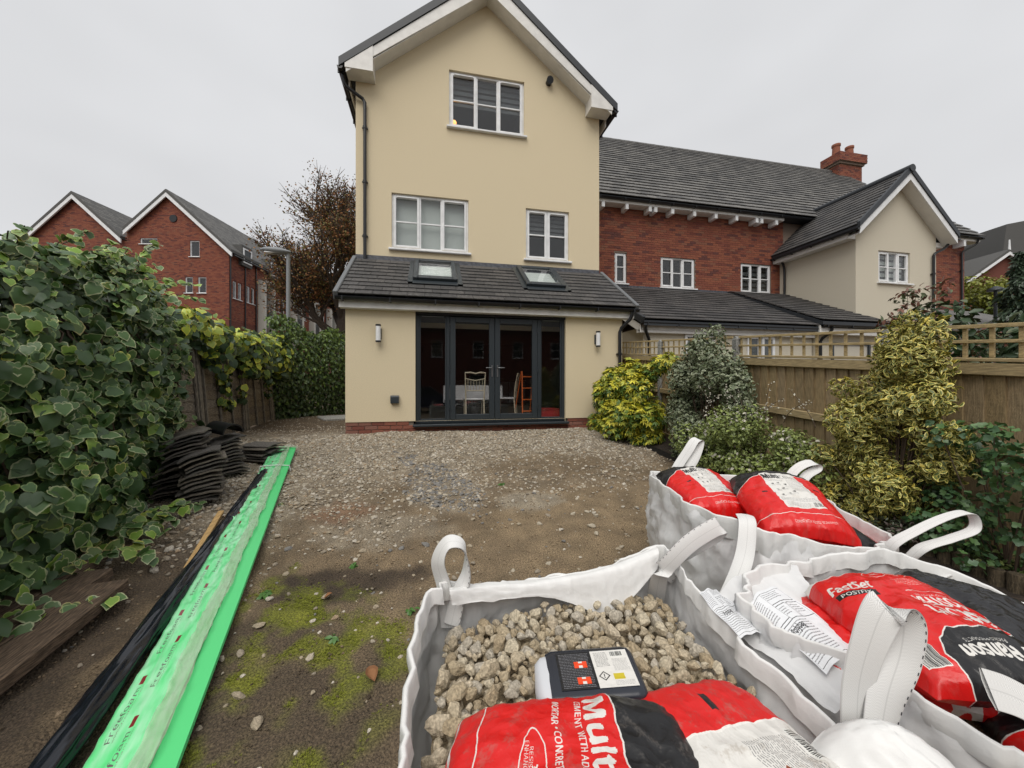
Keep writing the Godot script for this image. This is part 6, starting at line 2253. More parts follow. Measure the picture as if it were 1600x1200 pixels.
func sack_back() -> StandardMaterial3D:
	var im := Image.create(560, 720, false, Image.FORMAT_RGB8)
	im.fill(PAPER)
	im.fill_rect(Rect2i(0, 0, 560, 205), RED)
	stroke(im, [Vector2(0, 208), Vector2(560, 205)], 6, Color(.88, .87, .85))
	fill_poly(im, [Vector2(0, 150), Vector2(90, 220), Vector2(128, 420), Vector2(170, 720), Vector2(0, 720)], INK)
	im.fill_rect(Rect2i(300, 96, 26, 62), INK)
	barcode(im, 480, 236, 40, 90, true)
	draw_text(im, "Multicem", Vector2(232, 700), 62, -90, INK, .8, 380)
	draw_text(im, "CEMENT WITH ADDED WORKABILITY", Vector2(262, 700), 15, -90, INK, .7, 400)
	draw_text(im, "for mortar, concrete & render", Vector2(286, 700), 13, -90, INK, .2, 330)
	lines(im, 300, 250, 470, 430, 8, Color(.42, .42, .42), true)
	stroke(im, [Vector2(290, 452), Vector2(540, 440)], 3, INK)
	for q in [[340, 520], [440, 510], [510, 520], [340, 620], [440, 610], [510, 640]]:
		ring(im, Vector2(q[0], q[1]), 22, 38, 2.5, INK)
		fill_poly(im, [Vector2(q[0] - 10, q[1] + 50), Vector2(q[0] + 10, q[1] + 50), Vector2(q[0], q[1] + 68)], INK)
	stroke(im, [Vector2(350, 330), Vector2(378, 372), Vector2(366, 430), Vector2(386, 470), Vector2(398, 530)], 17, Color(.52, .27, .16))
	lines(im, 530, 340, 552, 700, 9, Color(.6, .25, .25), true)
	grime(im, .42, 9)
	return wrap_mat(im, .5)

func sack_upright() -> StandardMaterial3D:
	var im := Image.create(600, 640, false, Image.FORMAT_RGB8)
	im.fill(RED)
	fill_poly(im, [Vector2(0, 0), Vector2(600, 0), Vector2(600, 95), Vector2(360, 105), Vector2(120, 140), Vector2(0, 215)], INK)
	stroke(im, [Vector2(0, 215), Vector2(120, 140), Vector2(360, 105), Vector2(600, 95)], 5, PAPER)
	fill_poly(im, [Vector2(165, 122), Vector2(420, 100), Vector2(440, 480), Vector2(190, 500)], PAPER)
	draw_text(im, "Multi", Vector2(176, 190), 54, -3, INK, 1.6, 110)
	draw_text(im, "cem", Vector2(294, 184), 40, -3, Color(.45, .45, .45), .2, 96)
	lines(im, 180, 202, 300, 218, 8, Color(.45, .45, .45))
	lines(im, 320, 195, 425, 330, 8, Color(.5, .5, .5))
	for q in [[205, 240], [245, 230], [290, 240], [215, 300], [260, 285], [215, 360], [265, 350], [300, 330]]:
		fill_poly(im, [Vector2(q[0], q[1]), Vector2(q[0] + 20, q[1] - 5), Vector2(q[0] + 16, q[1] + 13)], INK)
		lines(im, q[0] - 4, q[1] + 18, q[0] + 28, q[1] + 26, 6, Color(.5, .5, .5))
	lines(im, 195, 400, 420, 430, 9, Color(.55, .55, .55))
	barcode(im, 372, 436, 54, 34, false)
	lines(im, 205, 445, 350, 485, 8, Color(.5, .5, .5))
	stroke(im, [Vector2(0, 545), Vector2(600, 520)], 4, PAPER)
	draw_text(im, "CEMENT WITH ADDED WORKABILITY", Vector2(190, 600), 15, -2, PAPER, .4, 260)
	im.fill_rect(Rect2i(110, 320, 34, 14), INK)
	im.fill_rect(Rect2i(478, 250, 44, 14), Color(.3, .05, .05))
	grime(im, .22, 14)
	return wrap_mat(im, .38)

func sack_fastset() -> StandardMaterial3D:
	var im := Image.create(640, 720, false, Image.FORMAT_RGB8)
	im.fill(RED)
	im.fill_rect(Rect2i(0, 0, 640, 46), PAPER)
	draw_text(im, "POLYMER ADHESIVE   CEMENT PRODUCTS", Vector2(40, 36), 20, 0, INK, .8, 520)
	draw_text(im, "FastSet", Vector2(26, 190), 56, 12, PAPER, 1.2, 170)
	fill_poly(im, [Vector2(30, 206), Vector2(190, 240), Vector2(190, 272), Vector2(28, 238)], INK)
	draw_text(im, "POSTFIX", Vector2(44, 236), 20, 12, PAPER, 1.0, 120)
	for c in [Vector2(310, 96), Vector2(420, 90)]:
		ring(im, c, 54, 30, 3, PAPER)
		for k in 4: stroke(im, [c + Vector2(-14 + 8 * k, -12), c + Vector2(-10 + 7 * k, 12)], 4, PAPER)
	lines(im, 330, 158, 480, 200, 9, Color(.86, .6, .58))
	stroke(im, [Vector2(330, 246), Vector2(600, 236)], 3, PAPER)
	draw_text(im, "JUST ADD WATER", Vector2(560, 262), 16, 180, PAPER, .6, 210)
	draw_text(im, "POSTFIX", Vector2(510, 292), 52, 180, PAPER, 1.4, 200)
	draw_text(im, "Fast", Vector2(570, 372), 92, 180, PAPER, 1.8, 150)
	draw_text(im, "Set", Vector2(408, 372), 92, 180, PAPER, .2, 130)
	barcode(im, 580, 330, 40, 100, true)
	barcode(im, 40, 560, 66, 90, false)
	var e := [Vector2(120, 720), Vector2(130, 610), Vector2(165, 545), Vector2(220, 520), Vector2(480, 500), Vector2(640, 440)]
	fill_poly(im, e + [Vector2(640, 720)], INK)
	stroke(im, e, 5, PAPER)
	draw_text(im, "Hanson", Vector2(400, 590), 56, 180, PAPER, 1.6, 200)
	draw_text(im, "PACKED PRODUCTS", Vector2(400, 564), 15, 180, PAPER, .4, 160)
	for q in [[430, 590, PAPER], [452, 590, RED], [430, 612, RED], [452, 612, PAPER], [474, 600, RED]]: im.fill_rect(Rect2i(q[0], q[1], 18, 18), q[2])
	grime(im, .18, 21)
	return wrap_mat(im, .33)

func sack_plain(word: String, rot: float, dark: bool) -> StandardMaterial3D:
	var im := Image.create(480, 360, false, Image.FORMAT_RGB8)
	im.fill(RED)
	if dark: fill_poly(im, [Vector2(0, 0), Vector2(480, 0), Vector2(480, 130), Vector2(200, 100), Vector2(0, 190)], INK)
	if dark: stroke(im, [Vector2(0, 190), Vector2(200, 100), Vector2(480, 130)], 4, PAPER)
	draw_text(im, word, Vector2(150, 290), 96, rot, PAPER, 1.5)
	lines(im, 40, 320, 200, 345, 9, PAPER)
	grime(im, .2, 31)
	return wrap_mat(im, .36)

func sack_mesh(lx: float, lz: float, h: float, sd: int, bend := 0.0, twist := 0.0) -> ArrayMesh:
	# a filled plastic sack: pillow with pinched ends, sagging and creased
	var f := FastNoiseLite.new()
	f.seed = sd
	f.frequency = 1.0
	var mb := MB.new()
	for side in [1.0, -1.0]:
		var rows := []
		var uvs := []
		for j in 41:
			var row := PackedVector3Array()
			var uv := PackedVector2Array()
			var v := -1 + 2 * j / 40.0
			for i in 57:
				var u := -1 + 2 * i / 56.0
				var full := pow(maxf((1 - pow(absf(u), 3.2)) * (1 - pow(absf(v), 3.6)), 0.0), .42)
				var x := lx / 2 * u * (1 - .035 * v * v) + .006 * f.get_noise_2d(v * 3, 7)
				var z := lz / 2 * v * (1 - .05 * u * u * u * u) + .006 * f.get_noise_2d(u * 3, 19)
				var cr := 1 - absf(f.get_noise_2d(x * 9 + 3, z * 4)) * 2.2
				var cr2 := 1 - absf(f.get_noise_2d(x * 5 - 8, z * 16 + 5)) * 2.6
				var w := .010 * maxf(cr, 0) * (.35 + .65 * pow(maxf(absf(u), absf(v)), 2)) + .006 * maxf(cr2, 0) + .016 * f.get_noise_2d(x * 4, z * 4 + 30)
				var y: float = side * h * (.56 if side > 0 else .44) * full + w * full * (1.0 if side > 0 else -.5)
				y -= bend * u * u * .1 + twist * u * v * .05
				row.append(Vector3(x, y, z))
				uv.append(Vector2((u + 1) / 2, (v + 1) / 2))
			rows.append(row); uvs.append(uv)
		if side > 0:
			rows.reverse(); uvs.reverse()
		mb.grid(rows, false, uvs)
	return mb.mesh()

func build_goods() -> void:
	rng.seed = 300
	# green soffit boards in printed film
	var a := Vector3(-.60, 0, 1.15)
	var b := Vector3(.56, 0, 6.05)
	var dir := (b - a).normalized()
	var side := Vector3(dir.z, 0, -dir.x)
	var g := thing("soffit_board_bundle", "long bright green film wrapped boards lying from the yard to the camera", "boards", a)
	for k in 3:
		var mb := MB.new()
		var rows := []
		for j in 26:
			var p := a + dir * (b - a).length() * j / 25.0
			var y := .79 - .09 * p.z + .035 + k * .014
			var w := .15 - .004 * k + .002 * (k % 2)
			var row := PackedVector3Array()
			for q in [[w, 0.0], [w, .0125], [-w, .0125], [-w, 0.0], [w, 0.0]]: row.append(p + side * (q[0] + .006 * (k - 1)) + Vector3(0, y + q[1], 0) - a)
			rows.append(row)
		mb.grid(rows)
		part(mb, "board", mat(Color(.085, .62, .20), .32), g)
	var im := Image.create(256, 2048, false, Image.FORMAT_RGB8)
	im.fill(Color(.36, .93, .55))
	var pf := FastNoiseLite.new()
	pf.frequency = .008
	pf.fractal_octaves = 4
	for y in 2048:
		for x in 256:
			var n := pf.get_noise_2d(x * 2.0, y * .8)
			im.set_pixel(x, y, Color(.40, .88, .55).lerp(Color(.62, .90, .70), clampf(.5 + n * 1.2, 0, 1)))
	for k in 11:
		for c in [[70, 0], [128, 92]]:
			var y0: int = 20 + k * 190 + c[1]
			draw_text(im, "Freefoam", Vector2(c[0], y0 + 150), 19, -90, Color(.36, .34, .32), .3, 105)
			im.fill_rect(Rect2i(c[0] - 17, y0 + 16, 17, 20), Color(.50, .16, .17))
			draw_text(im, "www.freefoam.com", Vector2(c[0] + 9, y0 + 150), 5, -90, Color(.5, .55, .45), .0, 110)
	var wm := wrap_mat(im, .28)
	wm.normal_enabled = false
	wm.clearcoat_enabled = true
	wm.clearcoat = .6
	wm.clearcoat_roughness = .15
	var wn := FastNoiseLite.new()
	wn.seed = 8
	wn.frequency = 1.0
	var rows := []
	var uvs := []
	var L := (b - a).length()
	for j in 361:
		var p := a + dir * L * (.004 + .996 * j / 360.0)
		var row := PackedVector3Array()
		var uv := PackedVector2Array()
		for i in 23:
			var s := -.158 + .222 * i / 22.0
			var e := 1.0 if i > 1 else .35 * i
			var y := .79 - .09 * p.z + .082 + .006 * maxf(0.0, 1 - absf(wn.get_noise_2d(s * 7 + j * .03, j * .022 - s * 5)) * 3.4) + .0035 * maxf(0.0, 1 - absf(wn.get_noise_2d(s * 12 - j * .03 + 40, j * .05 + s * 7)) * 3.6) + .001 * wn.get_noise_2d(s * 30, j * .12) + .004
			y -= (1 - e) * .05
			if i > 20: y -= .006
			row.append(p + side * (s + .004 * wn.get_noise_2d(j * .1, 3)) + Vector3(0, y, 0) - a)
			uv.append(Vector2(i / 22.0, j / 360.0))
		rows.append(row); uvs.append(uv)
	var wp := MB.new()
	wp.grid(rows, false, uvs)
	part(wp, "printed_wrapping", wm, g)
	var cf := MB.new()
	rows = []
	for j in 301:
		var p := a + dir * (L * j / 300.0 - .05)
		var row := PackedVector3Array()
		var c := .045 + .022 * wn.get_noise_2d(j * .03, 50)
		for i in 9:
			var s := c - .035 + .07 * i / 8.0
			var y := .79 - .09 * p.z + .094 + .014 * maxf(0.0, 1 - absf(wn.get_noise_2d(s * 30 + 9, j * .07)) * 2.6)
			row.append(p + side * s + Vector3(0, y, 0) - a)
		rows.append(row)
	cf.grid(rows)
	var film := StandardMaterial3D.new()
	film.transparency = BaseMaterial3D.TRANSPARENCY_ALPHA
	film.albedo_color = Color(.76, .77, .70, .42)
	film.roughness = .3
	part(cf, "clear_film_fold", film, g)
	# loose film standing off at the far end and a tie round the bundle
	var tie := MB.new()
	var tp := a + dir * 1.05
	var ty := .79 - .09 * tp.z
	tie.tube([tp - side * .165 + Vector3(0, ty + .02, 0) - a, tp - side * .155 + Vector3(0, ty + .10, 0) - a, tp + Vector3(0, ty + .104, 0) - a, tp + side * .155 + Vector3(0, ty + .085, 0) - a, tp + side * .165 + Vector3(0, ty + .02, 0) - a], [.006, .006, .006, .006, .006], 6)
	part(tie, "tie", M.white, g)
	var ef := MB.new()
	rows = []
	for j in 7:
		var row := PackedVector3Array()
		for i in 13:
			var s := -.17 + .34 * i / 12.0
			row.append(dir * (-.09 + .04 * j) + side * s * (1 + .05 * wn.get_noise_2d(j * 2, i)) + Vector3(0, .79 - .09 * 1.2 + .095 + .012 * wn.get_noise_2d(i * .9, j * .9 + 70) - .03 * pow(absf(s) / .17, 4), 0))
		rows.append(row)
	ef.grid(rows)
	part(ef, "film_end", film, g)
	# black film-wrapped pipes
	var ba := Vector3(-.415, .0, 2.3)
	var bb := Vector3(.26, 0, 6.0)
	var bl := thing("black_wrapped_bundle", "long black film wrapped bundle beside the green boards", "pipes", ba)
	rows = []
	for j in 281:
		var p := ba.lerp(bb, j / 280.0)
		var row := PackedVector3Array()
		var sd := Vector3((bb - ba).normalized().z, 0, -(bb - ba).normalized().x)
		for i in 41:
			var an := TAU * i / 40
			var tw := an * 2.0 + j * .42
			var r := .049 + .0035 * sin(an * 5.0 + j * .11) + .0025 * sin(an * 9.0 - j * .07) + .003 * wn.get_noise_2d(i % 40 * .4, j * .12)
			if j == 0 or j == 280: r *= .85
			row.append(p + sd * cos(an) * r * 1.15 + Vector3(0, .79 - .09 * p.z + .055 + sin(an) * r, 0) - ba)
		rows.append(row)
	var bm := MB.new()
	bm.grid(rows, true)
	for e in [0, 280]:
		for i in 40: bm.tri(rows[e][i], rows[e][i + 1], (rows[e][0] + rows[e][20]) / 2)
	part(bm, "film_wrapping", M.cable, bl)
	for q in [[.012, .018], [-.02, -.012], [.0, -.02]]:
		var pm := MB.new()
		var sd := Vector3(.98, 0, -.18)
		var e0: Vector3 = Vector3(0, .79 - .09 * 2.3 + .055, 0) + sd * q[0] + Vector3(0, q[1], 0)
		pm.tube([e0 + Vector3(-.005, .002, -.03), e0 + Vector3(.0, 0, .02)], [.017, .017], 10)
		part(pm, "pipe_end", M.black, bl)
	# pine batten
	var bt := MB.new()
	bt.bev(Vector3(-.022, 0, -.5), Vector3(.022, .03, .5), .002)
	solo(bt, "pine_batten", M.batten, "short yellow pine batten lying against the black wrapped bundle", "batten", "", turned(-.235, ground_y(-.25, 3.85) + .012, 3.86, .09, -2.88 + PI, 0))
	# timber at the lower left
	for k in 3:
		var sm := MB.new()
		sm.bev(Vector3(-.1, 0, -.85), Vector3(.1, .07, .85), .006)
		solo(sm, "rough_timber", M.sleeper, ["brown rough sawn board on the earth under the ivy, nearest the black bundle", "brown rough sawn board under the ivy, middle of three", "brown rough sawn board under the ivy, farthest from the black bundle"][k], "timber", "boards under the ivy", turned(-.36 - .215 * k, ground_y(-.5, 5.35) + .05 + .012 * k, 5.42 - .16 * k, .09, .03 - .03 * k, .05))
	build_tile_stacks()

func build_tile_stacks() -> void:
	var rows := []
	var mb := MB.new()
	var top := []
	var bot := []
	for j in 2:
		var r1 := PackedVector3Array()
		var r2 := PackedVector3Array()
		for i in 17:
			var s := i / 16.0
			var y := .016 * sin(s * PI) + .006 * pow(absf(sin(s * PI * 2)), 2.0)
			r1.append(Vector3(-.165 + .33 * s, y + .014, -.21 + .42 * j))
			r2.append(Vector3(-.165 + .33 * s, y, -.21 + .42 * j))
		top.append(r1); bot.append(r2)
	mb.grid([top[1], top[0]])
	mb.grid([bot[0], bot[1]])
	mb.grid([top[0], bot[0]])
	mb.grid([bot[1], top[1]])
	mb.quad(top[0][0], bot[0][0], bot[1][0], top[1][0])
	mb.quad(bot[0][16], top[0][16], top[1][16], bot[1][16])
	var tile := mb.mesh()
	var stacks := [[-.70, 3.02, 13, .5, "near stack beside the pine batten"], [-1.02, 2.78, 17, .35, "stack half under the ivy"], [-.90, 2.15, 12, .75, "stack with the black ridge tile on it"], [-1.25, 2.2, 15, .6, "stack against the fence foot"], [-.76, 1.55, 6, 1.2, "low stack by the far end of the boards"]]
	for s in stacks:
		var lean := Vector2(rng.randf_range(-.004, .006), rng.randf_range(-.003, .004))
		var y := ground_y(s[0], s[1]) + .004
		for k in s[2]:
			var tilt: float = .05 + .022 * k if s[2] > 10 else .03
			var t := turned(s[0] + lean.x * k + rng.randf_range(-.028, .028), y + .03 + k * .0365, s[1] + lean.y * k + rng.randf_range(-.028, .028), rng.randf_range(-.03, .03), s[3] + rng.randf_range(-.14, .14), minf(tilt, .30))
			solo(tile, "stacked_tile", M.stack_tile.mats[rng.randi() % 4], "grey roof tile, " + ["lowest", "second up", "third up", "fourth up", "fifth up", "sixth up", "seventh up", "eighth up", "ninth up", "tenth up", "eleventh up", "twelfth up", "thirteenth up", "fourteenth up", "fifteenth up", "sixteenth up", "seventeenth up"][k] + ", in the " + s[4], "roof tile", "roof tiles in the " + s[4], t)
	var rd := MB.new()
	var ro := []
	for j in 2:
		var row := PackedVector3Array()
		for i in 13:
			var an := PI * i / 12
			row.append(Vector3(cos(an) * .115, sin(an) * .115, -.2 + .4 * j))
		for i in 13:
			var an := PI - PI * i / 12
			row.append(Vector3(cos(an) * .100, sin(an) * .100, -.2 + .4 * j))
		row.append(row[0])
		ro.append(row)
	rd.grid(ro)
	for j in 2:
		for i in 12: rd.quad(ro[j][i], ro[j][i + 1], ro[j][24 - i], ro[j][25 - i])
	var y2 := ground_y(-.9, 2.15) + 12 * .0365 + .10
	solo(rd, "ridge_tile", M.black, "black half round ridge tile lying on a stack of roof tiles", "ridge tile", "", turned(-.92, y2, 2.15, .05, .9, .06))
func ribbon(parent: Node, called: String, ctrl: Array, wdirs: Array, width: float, thread := 0) -> void:
	# woven strap: a flat band with thickness along a curve, optional stitched line along one edge
	var pts := spline(ctrl, 10)
	var wd := spline(wdirs, 10)
	var rows := []
	var uvs := []
	var run := 0.0
	var nrm := Vector3.ZERO
	var stitch := MB.new()
	for k in pts.size():
		var d := (pts[mini(k + 1, pts.size() - 1)] - pts[maxi(k - 1, 0)]).normalized()
		var w := (wd[k] - d * wd[k].dot(d)).normalized() * width / 2
		nrm = d.cross(w).normalized() * .002
		if k: run += (pts[k] - pts[k - 1]).length()
		var cup := nrm * 2.0
		rows.append(PackedVector3Array([pts[k] - w + nrm, pts[k] - w * .4 + nrm + cup, pts[k] + w * .4 + nrm + cup, pts[k] + w + nrm, pts[k] + w - nrm, pts[k] - w - nrm, pts[k] - w + nrm]))
		var v := run / width
		uvs.append(PackedVector2Array([Vector2(0, v), Vector2(.3, v), Vector2(.7, v), Vector2(1, v), Vector2(1, v), Vector2(0, v), Vector2(0, v)]))
		if thread and k % 2 == 0 and k < pts.size() - 1:
			var e := pts[k] + w * .93 + nrm * 1.6
			var e2 := e + d * .007
			stitch.tube([e, e2], [.0009, .0009], 4)
	var mb := MB.new()
	mb.grid(rows, false, uvs)
	var p := part(mb, called, M.strap, parent)
	if thread: part(stitch, "stitching", M.thread_dark, p)

func bulk_bag(label: String, at0: Vector3, rim: Array, hem_in: float, sd: int, belly := .05, hem_out := .055) -> Node3D:
	var b := thing("bulk_bag", label, "bulk bag", at0, 0, "woven white bulk bags")
	var f := FastNoiseLite.new()
	f.seed = sd
	f.frequency = 1.0
	var lp := spline(rim, 14, true)
	var c := Vector3.ZERO
	for k in lp.size() - 1: c += lp[k]
	c /= lp.size() - 1
	var rows := []
	var H := 31
	for r in H:
		var t := r / float(H - 1)
		var row := PackedVector3Array()
		for k in lp.size():
			var kk := k % (lp.size() - 1)
			var p: Vector3 = lp[k]
			var out := Vector3(p.x - c.x, 0, p.z - c.z)
			var foot := Vector3(c.x + out.x * .95, ground_y(p.x, p.z) - .005, c.z + out.z * .95)
			var q := foot.lerp(p, t)
			var o := out.normalized()
			var s := kk * .085
			var w := belly * sin(PI * t) * (1 - .25 * t)
			w += .040 * f.get_noise_2d(s * .7, t * 1.3) + .020 * maxf(0.0, 1 - absf(f.get_noise_2d(s * .8 + t * 1.4, t * 1.6 + 20)) * 3.2) * (.3 + .7 * t) + .014 * maxf(0.0, 1 - absf(f.get_noise_2d(s * .6 - t * 2.2, t * 2.6 + 90)) * 4.0)
			w += .005 * f.get_noise_2d(s * 1.3, t * 5 + 60)
			if k == lp.size() - 1:
				row.append(row[0])
			else:
				row.append(q + o * w - at0)
		rows.append(row)
	var mb := MB.new()
	mb.grid(rows, true)
	part(mb, "fabric", M.weave, b)
	# hem: the folded edge of the cloth, over the rim
	var h := []
	for q in [[-.002, -hem_out, 1.0], [.009, -hem_out * .5, 1.0], [.008, .004, 1.0], [0.0, .010, 1.0], [-.008, .004, 1.0], [-.012, -hem_in * .5, 1.0], [-.016, -hem_in, 1.0]]:
		var row := PackedVector3Array()
		for k in lp.size():
			var kk := k % (lp.size() - 1)
			var a: Vector3 = rows[H - 1][kk]
			var o := Vector3(lp[kk].x - c.x, 0, lp[kk].z - c.z).normalized()
			var ragged := .014 * f.get_noise_2d(kk * .11, 33) if q[1] < -.03 else 0.0
			row.append(a + o * q[0] + Vector3(0, q[1] + ragged, 0))
		h.append(row)
	var hm := MB.new()
	hm.grid(h, true)
	part(hm, "hem", M.hem, b)
	return b

func cloth_patch(parent: Node, called: String, ctrl: Array, mat_: Material, sd: int, amp := .010) -> void:
	# a loose piece of cloth through a grid of control points, wrinkled
	var f := FastNoiseLite.new()
	f.seed = sd
	f.frequency = 1.0
	var fine := []
	for row in ctrl: fine.append(spline(row, 8))
	var rows := []
	var n: int = fine[0].size()
	var cols := []
	for k in n:
		var col := []
		for r in fine: col.append(r[k])
		cols.append(spline(col, 8))
	for j in cols[0].size():
		var row := PackedVector3Array()
		for k in n:
			var p: Vector3 = cols[k][j]
			row.append(p + Vector3(.3, 1, .3) * amp * ((1 - absf(f.get_noise_2d(k * .22, j * .12)) * 2.6) * .6 + f.get_noise_2d(k * .5, j * .5) * .5))
		rows.append(row)
	var mb := MB.new()
	mb.grid(rows)
	part(mb, called, mat_, parent)

func in_poly(p: Vector2, pl: PackedVector2Array) -> bool: return Geometry2D.is_point_in_polygon(p, pl)

func build_bags() -> void:
	rng.seed = 400
	# --- the gravel bag, nearest
	var rimA := [Vector3(1.56, .95, 5.94), Vector3(1.70, .915, 5.89), Vector3(1.97, .90, 5.88), Vector3(2.27, .915, 5.86), Vector3(2.52, .975, 5.84), Vector3(2.50, .93, 6.05), Vector3(2.48, .88, 6.40), Vector3(2.46, .86, 6.72), Vector3(2.40, .85, 6.93), Vector3(2.0, .82, 6.98), Vector3(1.62, .84, 6.94), Vector3(1.50, .88, 6.66), Vector3(1.50, .90, 6.32)]
	var oA := Vector3(2.0, ground_y(2.0, 6.4), 6.4)
	var A := bulk_bag("open white bulk bag of beige limestone pebbles nearest the camera", oA, rimA, .05, 3, .045)
	var sub := func(a: Array, o: Vector3) -> Array:
		var r := []
		for p in a: r.append(p - o)
		return r
	# fold of the back edge hanging inside
	cloth_patch(A, "folded_edge", [sub.call([Vector3(1.60, .945, 5.935), Vector3(1.72, .93, 5.895), Vector3(1.97, .918, 5.885), Vector3(2.27, .93, 5.865), Vector3(2.50, .985, 5.85)], oA), sub.call([Vector3(1.60, .95, 5.965), Vector3(1.73, .93, 5.93), Vector3(1.97, .915, 5.925), Vector3(2.28, .925, 5.91), Vector3(2.49, .975, 5.89)], oA), sub.call([Vector3(1.61, .90, 5.97), Vector3(1.74, .885, 5.945), Vector3(1.97, .872, 5.94), Vector3(2.24, .79, 5.955), Vector3(2.47, .915, 5.91)], oA)], M.hem, 71, .008)
	ribbon(A, "lifting_loop", sub.call([Vector3(1.60, .78, 5.90), Vector3(1.585, .92, 5.89), Vector3(1.56, 1.03, 5.90), Vector3(1.595, 1.105, 5.91), Vector3(1.655, 1.09, 5.92), Vector3(1.665, .99, 5.92), Vector3(1.635, .90, 5.91), Vector3(1.61, .80, 5.915)], oA), [Vector3(1, 0, .35), Vector3(.9, 0, .4), Vector3(.75, .1, .6), Vector3(.2, -.5, .9), Vector3(-.1, -.2, 1), Vector3(.4, 0, .9), Vector3(.8, 0, .5), Vector3(1, 0, .3)], .06, 1)
	ribbon(A, "lifting_loop", sub.call([Vector3(2.50, .74, 5.85), Vector3(2.47, .90, 5.93), Vector3(2.50, .98, 5.97), Vector3(2.58, 1.06, 5.99), Vector3(2.69, 1.115, 6.0), Vector3(2.70, 1.06, 5.96), Vector3(2.60, .98, 5.93), Vector3(2.53, .86, 5.87)], oA), [Vector3(.6, .2, .6), Vector3(.3, .5, .3), Vector3(-.4, .7, -.1), Vector3(-.5, .75, -.25), Vector3(-.5, .75, -.25), Vector3(-.5, .7, -.2), Vector3(-.2, .6, .2), Vector3(.6, .2, .6)], .07, 1)
	build_pebbles(rimA)
	# sacks on the pebbles
	var s1 := solo(sack_mesh(.56, .42, .12, 11, .25, .3), "cement_sack", sack_front(), "red and black cement sack lying across the gravel bag at the bottom edge", "cement sack", "cement sacks", turned(1.815, .885, 6.655, .05, -.245, .02))
	var s2 := solo(sack_mesh(.44, .60, .11, 12, .1, -.2), "cement_sack", sack_back(), "dusty cement sack with white printed back and red end on the gravel bag", "cement sack", "cement sacks", turned(2.19, .855, 6.735, .04, .10, -.03))
	build_jerrican()
	# --- bag behind, with two cement sacks showing
	var rimB := [Vector3(3.07, 1.06, 4.93), Vector3(2.95, 1.075, 5.25), Vector3(2.91, 1.055, 5.6), Vector3(2.94, 1.06, 5.86), Vector3(3.10, 1.02, 5.95), Vector3(3.38, .95, 5.97), Vector3(3.66, .93, 5.95), Vector3(3.80, .92, 5.86), Vector3(3.94, .95, 5.5), Vector3(4.06, 1.0, 5.12), Vector3(3.92, 1.0, 4.96), Vector3(3.5, 1.02, 4.88), Vector3(3.2, 1.05, 4.88)]
	var oB := Vector3(3.45, ground_y(3.45, 5.4), 5.4)
	var B := bulk_bag("white bulk bag farthest from the camera with two cement sacks standing proud", oB, rimB, .06, 5, .035, .10)
	ribbon(B, "lifting_loop", sub.call([Vector3(3.22, .95, 4.90), Vector3(3.30, 1.08, 4.88), Vector3(3.40, 1.19, 4.86), Vector3(3.475, 1.275, 4.85), Vector3(3.52, 1.265, 4.85), Vector3(3.46, 1.15, 4.87), Vector3(3.38, 1.05, 4.88), Vector3(3.32, .94, 4.88)], oB), [Vector3(1, 0, .3), Vector3(.8, -.4, .5), Vector3(.8, -.5, .5), Vector3(.4, -.3, .9), Vector3(.3, -.3, .9), Vector3(.6, -.4, .7), Vector3(.8, -.4, .5), Vector3(1, 0, .3)], .065)
	ribbon(B, "lifting_loop", sub.call([Vector3(4.03, .92, 5.10), Vector3(4.07, 1.04, 5.10), Vector3(4.15, 1.11, 5.11), Vector3(4.25, 1.13, 5.12), Vector3(4.27, 1.09, 5.13), Vector3(4.17, 1.04, 5.13), Vector3(4.07, .93, 5.13)], oB), [Vector3(.6, 0, .8), Vector3(.4, -.3, .9), Vector3(.2, -.5, .9), Vector3(.2, -.4, .9), Vector3(.2, -.4, .9), Vector3(.3, -.4, .8), Vector3(.6, 0, .8)], .06)
	ribbon(B, "lifting_loop", sub.call([Vector3(3.68, .80, 5.94), Vector3(3.66, .93, 5.97), Vector3(3.74, 1.01, 6.01), Vector3(3.88, 1.085, 6.05), Vector3(3.985, 1.10, 6.07), Vector3(3.995, 1.03, 6.08), Vector3(3.88, .985, 6.06), Vector3(3.76, .93, 6.02), Vector3(3.72, .80, 5.96)], oB), [Vector3(.9, 0, .3), Vector3(.6, .1, .7), Vector3(.1, -.2, 1), Vector3(0, -.1, 1), Vector3(0, -.1, 1), Vector3(0, -.2, 1), Vector3(.1, -.2, 1), Vector3(.5, 0, .8), Vector3(.9, 0, .3)], .042)
	ribbon(B, "hanging_strap", sub.call([Vector3(2.97, 1.085, 5.84), Vector3(2.925, 1.07, 5.905), Vector3(2.86, .95, 5.955), Vector3(2.75, .83, 6.0), Vector3(2.66, .74, 6.02)], oB), [Vector3(1, 0, .3), Vector3(1, .1, .4), Vector3(.9, .2, .5), Vector3(.8, .3, .5), Vector3(.8, .3, .5)], .07)
	var um := sack_upright()
	M.sack_under = sack_plain("MULTI", 0, true)
	solo(sack_mesh(.44, .54, .15, 21, .3, .1), "cement_sack", um, "red cement sack with white label, front right in the farthest bulk bag", "cement sack", "cement sacks", turned(3.42, 1.05, 5.66, .32, -.42, -.04))
	solo(sack_mesh(.42, .52, .14, 22, .2, .3), "cement_sack", um, "red cement sack with white label, back left in the farthest bulk bag", "cement sack", "cement sacks", turned(3.21, 1.025, 5.28, .26, -.15, -.08))
	solo(sack_mesh(.50, .46, .15, 23, .2, .1), "cement_sack", M.sack_under, "red and black cement sack underneath the labelled ones in the farthest bag", "cement sack", "cement sacks", turned(3.47, .915, 5.68, .05, 2.9, .02))
